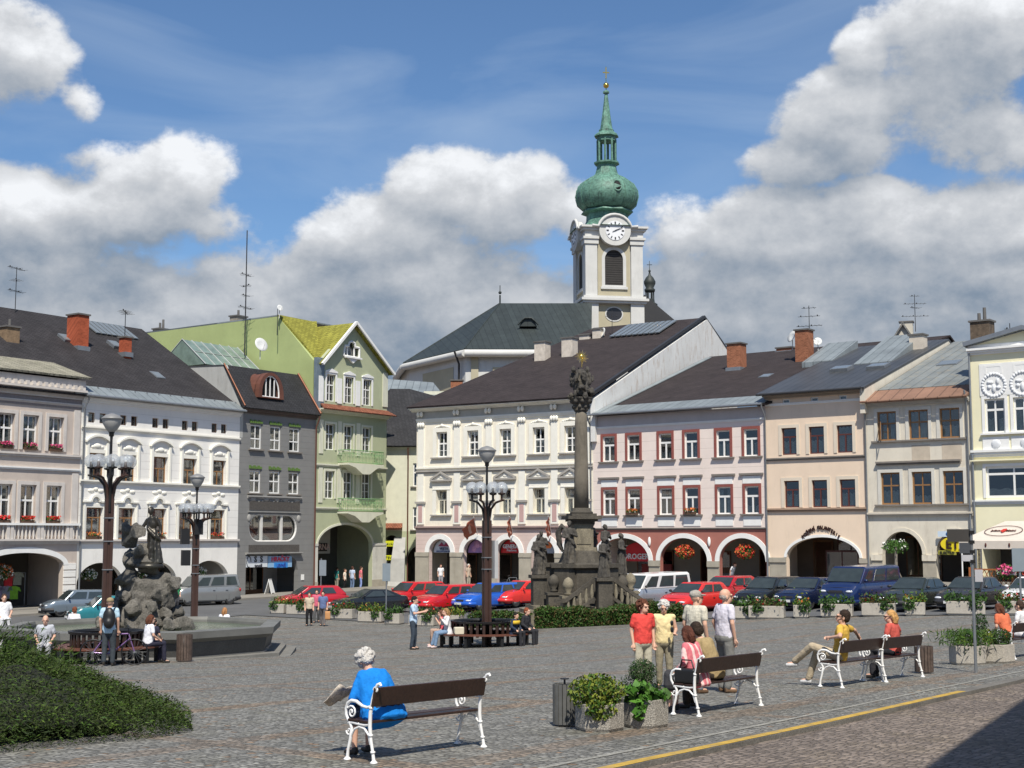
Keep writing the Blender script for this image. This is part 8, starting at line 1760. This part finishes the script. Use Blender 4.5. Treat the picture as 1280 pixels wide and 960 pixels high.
def car(kind, p, rz, col, label, bumper=None, roof=None, rimd=False, badge=None):
    K_ = TY[kind]; L_, W_, h = K_['L'], K_['W'], K_['H']; t = thing('parked_car' if kind not in ('van','minibus') else 'parked_van', label, 'car' if kind not in ('van','minibus','mpv') else 'van', p, rz, 'cars parked along the street')
    cx, cz = K_['cowl']; F_ = L_/2; rbx, rbz = K_['rb']; wx = (F_-.78, -F_+.75); wr = .30 if kind != 'van' else .33
    prof = [(-F_,.50),(-F_+.04,K_['tail']-.14),(-F_+.16,K_['tail']-.02),(rbx,rbz),(rbx*.5,(rbz+cz)/2),(0,cz+.005),(cx,cz),((cx+F_)/2,(cz*.55+K_['nose']*.45)+.03),(F_-.22,K_['nose']+.02),(F_-.05,K_['nose']-.10),(F_,.45)]
    xs = sorted(set([round(-F_+L_*i/28, 3) for i in range(29)]+[round(a, 3) for a, b in prof])); v = []; f = []; 
    for x in xs:
        zt = float(np.interp(x, [a for a, b in prof], [b for a, b in prof])); e = abs(x)/F_; w = W_/2*(1-.16*max(0,(e-.72)/.28)**2); zb = .20+.10*max(0,(e-.85)/.15); zt = max(zt, zb+.2)
        half = [(w*.86,zb),(w*.97,zb+.06),(w,zb+.22*(zt-zb)+.03),(w,zb+.6*(zt-zb)),(w*.975,zt-.10*min(1,zt)),(w*.91,zt-.02),(w*.5,zt+.012),(0,zt+.018)]
        ring = half+[(-a, b) for a, b in half[-2::-1]]; v += [(x, a, b) for a, b in ring]
    n = 15
    for i in range(len(xs)-1): f += [(i*n+k, i*n+(k+1) % n, (i+1)*n+(k+1) % n, (i+1)*n+k) for k in range(n)]
    f += [tuple(range(n)), tuple(range((len(xs)-1)*n, len(xs)*n))[::-1]]
    mb = MB(); mb.add(v, f, True); body = mb.build('body', col, t)
    mc = MB()
    for x in wx: mc.cyl((x,-W_,wr), (x,W_,wr), wr+.055, n=24)
    cut = mc.build('cut', None); md = body.modifiers.new('b', 'BOOLEAN'); md.object = cut; md.operation = 'DIFFERENCE'; md.solver = 'FAST'; CUTS.append((body, cut))
    # cabin
    wx0, wz0 = K_['wt']; rx0, rz0 = K_['rt']; wb = W_/2*.93; wt = W_/2*K_.get('top', .76); Af, Ar = (cx+.0, cz-.02), (rbx, rbz-.03)
    def sp(s_, tt, sd_, e=0):
        xb = Af[0]+(Ar[0]-Af[0])*s_; zb = Af[1]+(Ar[1]-Af[1])*s_; xt = wx0+(rx0-wx0)*s_; zt = wz0+(rz0-wz0)*s_; y = wb+(wt-wb)*tt; return (xb+(xt-xb)*tt, sd_*(y+e), zb+(zt-zb)*tt)
    mb = MB(); v = []
    for s_ in (0,.25,.5,.75,1):
        for sd_ in (-1, 1):
            v += [sp(s_,0,sd_), sp(s_,.93,sd_), (sp(s_,1,sd_)[0]-.04*(1-2*s_)*.5, sd_*(wt-.10), sp(s_,1,sd_)[2]+.035)]
    g_ = lambda i, sd_, k: i*6+(0 if sd_ < 0 else 3)+k; f = []
    for i in range(4):
        for sd_ in (-1, 1): f += [(g_(i,sd_,0),g_(i+1,sd_,0),g_(i+1,sd_,1),g_(i,sd_,1)),(g_(i,sd_,1),g_(i+1,sd_,1),g_(i+1,sd_,2),g_(i,sd_,2))]
        f.append((g_(i,-1,2),g_(i+1,-1,2),g_(i+1,1,2),g_(i,1,2)))
    for i in (0, 4): f.append((g_(i,-1,0),g_(i,-1,1),g_(i,-1,2),g_(i,1,2),g_(i,1,1),g_(i,1,0)))
    mb.add(v, f); mb.cur = 0; mb.build('cabin', roof or col, t, bevel=.03)
    def panel(name, pts, mat=m_cglass): mb = MB(); mb.add(pts, [tuple(range(len(pts)))]); o = mb.build(name, mat, t); so_ = o.modifiers.new('s', 'SOLIDIFY'); so_.thickness = .02; so_.offset = 0; return o
    splits = {'estate':[(.07,.36),(.40,.70),(.74,.95)],'hatch':[(.08,.44),(.48,.80)],'old':[(.08,.44),(.48,.86)],'saloon':[(.1,.47),(.51,.84)],'coupe':[(.1,.6),(.64,.85)],'van':[(.06,.25),(.30,.58),(.62,.95)],'minibus':[(.06,.28),(.34,.62),(.66,.94)],'mpv':[(.08,.34),(.39,.66),(.71,.94)]}[kind]
    for a, b in splits:
        for sd_ in (-1, 1): panel('side_window', [sp(a,.12,sd_,.012), sp(b,.12,sd_,.012), sp(b-.01,.86,sd_,.012), sp(a+(.05 if a < .12 else .01),.86,sd_,.012)])
    o_ = .03; q = lambda tt, y, e: (Af[0]+(wx0-Af[0])*tt+e, y, Af[1]+(wz0-Af[1])*tt+e*.4)
    panel('windscreen', [q(.06,-wb*.93,o_), q(.06,wb*.93,o_), q(.92,wt*.93,o_), q(.92,-wt*.93,o_)]); q = lambda tt, y, e: (Ar[0]+(rx0-Ar[0])*tt-e, y, Ar[1]+(rz0-Ar[1])*tt+e*.3)
    panel('rear_window', [q(.12,-wb*.88,o_), q(.12,wb*.88,o_), q(.88,wt*.88,o_), q(.88,-wt*.88,o_)])
    for x in wx:
        for sd_ in (-1, 1):
            y = sd_*(W_/2-.11); mb = MB(); mb.T = Matrix.Translation((x,y,wr)) @ Matrix.Rotation(PI/2*(-sd_), 4, 'X'); mb.lathe([(wr*.62,-.09),(wr*.95,-.10),(wr,-.07),(wr,.07),(wr*.95,.10),(wr*.64,.095),(wr*.62,.05)], n=24); w_ = mb.build('wheel', m_tyre, t)
            mb = MB(); mb.T = Matrix.Translation((x,y,wr)) @ Matrix.Rotation(PI/2*(-sd_), 4, 'X'); mb.lathe([(wr*.63,.09),(wr*.58,.06),(wr*.3,.075),(wr*.12,.09),(.001,.09)], n=24); mb.build('rim', m_rimd if rimd else m_rim, w_)
    mb = MB(); wd_ = W_/2+.001
    xsm = [cx-.12, (cx+rbx)/2-.02]+([rbx*.62] if kind in ('estate','saloon','van','mpv') else [])
    for sd_ in (-1, 1):
        for x in xsm: mb.tube([(x, sd_*wd_*.985, .30), (x, sd_*wd_, .5), (x, sd_*wd_*.97, cz-.10)], .008, 4)
        mb.tube([(xsm[0], sd_*wd_*.985, .30), (xsm[-1], sd_*wd_*.985, .30)], .008, 4)
        for x in xsm[1:]: mb.box(x+.08, x+.22, min(sd_*wd_*.97, sd_*(wd_+.02)), max(sd_*wd_*.97, sd_*(wd_+.02)), cz-.24, cz-.21)
    mb.tube([(cx+.02, -W_*.40, cz+.012), (F_-.25, -W_*.36, K_['nose']+.035), (F_-.2, 0, K_['nose']+.045), (F_-.25, W_*.36, K_['nose']+.035), (cx+.02, W_*.40, cz+.012)], .009, 4); mb.build('panel_gaps', m_plast, t)
    bz = .24; bm_ = bumper or col
    for sg, nm in ((1,'front_bumper'),(-1,'rear_bumper')):
        mb = MB(); mb.tube([(sg*(F_-.42),-W_/2*.99,bz+.14),(sg*(F_-.12),-W_/2*.9,bz+.14),(sg*(F_+.035),-W_/2*.6,bz+.14),(sg*(F_+.055),0,bz+.14),(sg*(F_+.035),W_/2*.6,bz+.14),(sg*(F_-.12),W_/2*.9,bz+.14),(sg*(F_-.42),W_/2*.99,bz+.14)], .10, 8); mb.build(nm, bm_, t)
    nz = K_['nose']; hz = nz-.13
    for sd_ in (-1, 1):
        mb = MB(); mb.ell((F_-.07, sd_*W_*.345, hz), (.075,.17,.058), 12, 8); mb.build('headlight', m_lampg, t); mb = MB(); mb.ell((-F_+.05, sd_*W_*.40, K_['tail']-.22), (.07,.12,.12), 10, 8); mb.build('tail_light', m_tail, t)
        mb = MB(); mb.ell((cx-.22, sd_*(W_/2+.07), cz+.09), (.06,.10,.065), 8, 6); mb.build('mirror', bm_ if kind != 'van' else col, t)
    mb = MB(); mb.box(F_-.06, F_+.012, -W_*.17, W_*.17, hz-.05, hz+.05); mb.build('grille', m_plast, t); mb = MB(); mb.box(F_-.1, F_+.07, -W_*.36, W_*.36, bz-.07, bz+.045); mb.build('air_intake', m_plast, t)
    MB().box(F_+.14, F_+.16, -.26, .26, bz+.09, bz+.20).build('number_plate', m_plate, t)
    if badge: 
        mb = MB(); mb.ell((.2, -W_/2-.0, .8), (.22,.02,.22), 16, 8); mb.build('door_emblem', badge, t)
    return t
CUTS = []
hd = lambda x, y: math.atan2(y, x); HR = hd(-.66,-.75)
def at_car(u, Y, z=0): return on(u, Y, .03+z)
cr = paint('red_car_paint', (.52,.015,.018)); cr2 = paint('cherry_car_paint', (.42,.012,.02)); cr3 = paint('bright_red_car_paint', (.62,.03,.025)); cdb = paint('dark_blue_car_paint', (.008,.014,.045)); cb = paint('blue_car_paint', (.015,.10,.48)); cvb = paint('van_blue_paint', (.010,.022,.085)); cg = paint('dark_green_grey_paint', (.035,.042,.035), .3); cg2 = paint('dark_brown_grey_paint', (.05,.045,.04), .4); ck = paint('black_car_paint', (.012,.014,.016)); csl = paint('silver_grey_paint', (.26,.27,.27), .4); cw = paint('white_car_paint', (.72,.72,.71)); cbg = paint('blue_grey_paint', (.17,.21,.25), .3); cte = paint('teal_car_paint', (.02,.17,.20)); cms = paint('minibus_silver', (.34,.37,.42), .4)
for a in (('old',99,76.5,hd(-.85,-.53),cbg,'blue-grey hatchback parked at the left beside the arched pier',m_plast,None,True),('old',136,71,hd(-.88,-.48),cte,'teal hatchback mostly hidden behind the near lamp post',m_plast,None,True),('mpv',256,85,hd(-.80,-.60),csl,'silver-grey high-roofed van-like car before the white house',m_plast),
    ('hatch',389,80,hd(-.92,-.40),cr2,'red hatchback seen from the side behind the walking couple',m_plast),('coupe',462,78.5,hd(-.88,-.48),ck,'black coupe before the big green arch'),
    ('estate',517,83.5,hd(-.72,-.69),cr,'red estate car, leftmost before the rose arcade'),('estate',560,79.5,hd(-.72,-.69),cr,'red estate car, second before the rose arcade, left of the blue one'),('estate',612,79,hd(-.72,-.69),cb,'bright blue estate car behind the middle lamp post'),('hatch',653,80,hd(-.72,-.69),cr3,'red hatchback half hidden by the left outer saint'),
    ('minibus',815,70.5,hd(-.72,-.69),cms,'silver minibus with a white roof right of the monument',m_plast,cw,True),('hatch',868,67.5,HR,cr3,'bright red car with black bumper behind the man in the flat cap',m_plast),('hatch',908,71,HR,cr2,'red car between the bright red one and the black estate'),('estate',962,67.5,HR,ck,'black estate car beside the dark blue saloon'),
    ('saloon',1012,66.3,HR,cdb,'dark blue saloon left of the blue van'),('van',1074,64.5,HR,cvb,'dark blue van with a round white door emblem'),('saloon',1143,62.3,HR,cg,'dark green-grey saloon right of the blue van',m_plast),('saloon',1213,61.3,HR,cg2,'dark brown-grey saloon behind the signpost'),('hatch',1290,60.5,HR,cw,'white car cut by the right edge of the picture')):
    kind, u, Y, rz, col, lab = a[:6]; bu = a[6] if len(a) > 6 else None; ro = a[7] if len(a) > 7 else None; car(kind, at_car(u, Y), rz, col, lab, bu, ro, len(a) > 8, M('white_emblem', (.6,.65,.72), .5) if kind == 'van' else None)
bpy.context.view_layer.update(); dg = bpy.context.evaluated_depsgraph_get()
new = [(b, bpy.data.meshes.new_from_object(b.evaluated_get(dg))) for b, c in CUTS]
for b, me in new: b.modifiers.clear(); b.data = me
for b, c in CUTS: bpy.data.objects.remove(c)
for b, me in new:
    if len(me.polygons): me.set_sharp_from_angle(angle=R(40))
# ---------------------------------------------------------------- every separate piece of the trim becomes a part of its own
def split_parts(name, new, gap=.03):
    for o in [o for o in COL.objects if o.name.split('.')[0] == name and o.type == 'MESH' and o.parent is not None]:
        me = o.data; n = len(me.vertices); par = list(range(n))
        def fd(a):
            while par[a] != a: par[a] = par[par[a]]; a = par[a]
            return a
        for p in me.polygons:
            r0 = fd(p.vertices[0])
            for v in p.vertices[1:]: par[fd(v)] = r0
        isl = {}
        for p in me.polygons: isl.setdefault(fd(p.vertices[0]), []).append(p.index)
        co = np.empty(n*3); me.vertices.foreach_get('co', co); co = co.reshape(-1, 3); bx = []
        for k, ps in isl.items():
            vv = list({v for i in ps for v in me.polygons[i].vertices}); bx.append([co[vv].min(0)-gap, co[vv].max(0)+gap, ps])
        ch = True
        while ch:
            ch = False
            for i in range(len(bx)):
                for j in range(i+1, len(bx)):
                    if (bx[i][0] <= bx[j][1]).all() and (bx[j][0] <= bx[i][1]).all():
                        bx[i] = [np.minimum(bx[i][0], bx[j][0]), np.maximum(bx[i][1], bx[j][1]), bx[i][2]+bx[j][2]]; bx.pop(j); ch = True; break
                if ch: break
        if len(bx) < 2: o.name = new; continue
        for b in bx:
            ids = sorted({v for i in b[2] for v in me.polygons[i].vertices}); mp = {v: i for i, v in enumerate(ids)}
            m2 = bpy.data.meshes.new(new); m2.from_pydata([tuple(co[v]) for v in ids], [], [tuple(mp[v] for v in me.polygons[i].vertices) for i in b[2]])
            for m in me.materials: m2.materials.append(m)
            m2.polygons.foreach_set('use_smooth', [me.polygons[i].use_smooth for i in b[2]]); q = bpy.data.objects.new(new, m2); COL.objects.link(q); q.parent = o.parent; q.matrix_local = o.matrix_local.copy()
            for k in ('label',):
                if k in o: q[k] = o[k]
            for md in o.modifiers:
                nm = q.modifiers.new(md.name, md.type)
                for pr in md.bl_rna.properties:
                    if not pr.is_readonly and pr.identifier not in ('name',):
                        try: setattr(nm, pr.identifier, getattr(md, pr.identifier))
                        except Exception: pass
        for c_ in kids(o): c_.parent = q
        bpy.data.objects.remove(o)
for a, b in (('pilasters','pilaster'),('stone_piers','stone_pier'),('rose_panels','rose_panel'),('white_panels','white_panel'),('pilaster_capitals','pilaster_capital'),('pier_capitals','pier_capital'),('tower_cornice','tower_cornice'),('beige_panel','beige_panel'),
    ('corner_pilaster','corner_pilaster'),('head_reliefs','head_relief'),('shed_dormers','shed_dormer'),('medallion_reliefs','medallion_relief'),('loudspeakers','loudspeaker'),('dentils','dentil'),('snow_guards','snow_guard'),('scroll_reliefs','scroll_relief'),('hood_relief','hood_relief'),('head_moulding','head_moulding'),
    ('pilaster','pilaster'),('green_ornament','green_ornament'),('stucco_garland','stucco_garland'),('roof_glazing','roof_glazing_panel'),('pier_facing','pier_facing'),('balusters','baluster'),('stair_rail','stair_rail'),('poles','pole'),('chimney_cap','chimney_cap'),('broad_leaves','broad_leaves'),('surround','surround'),('bands','band'),('clamps','clamp'),('flashing','flashing')):
    if a != 'broad_leaves': split_parts(a, b)
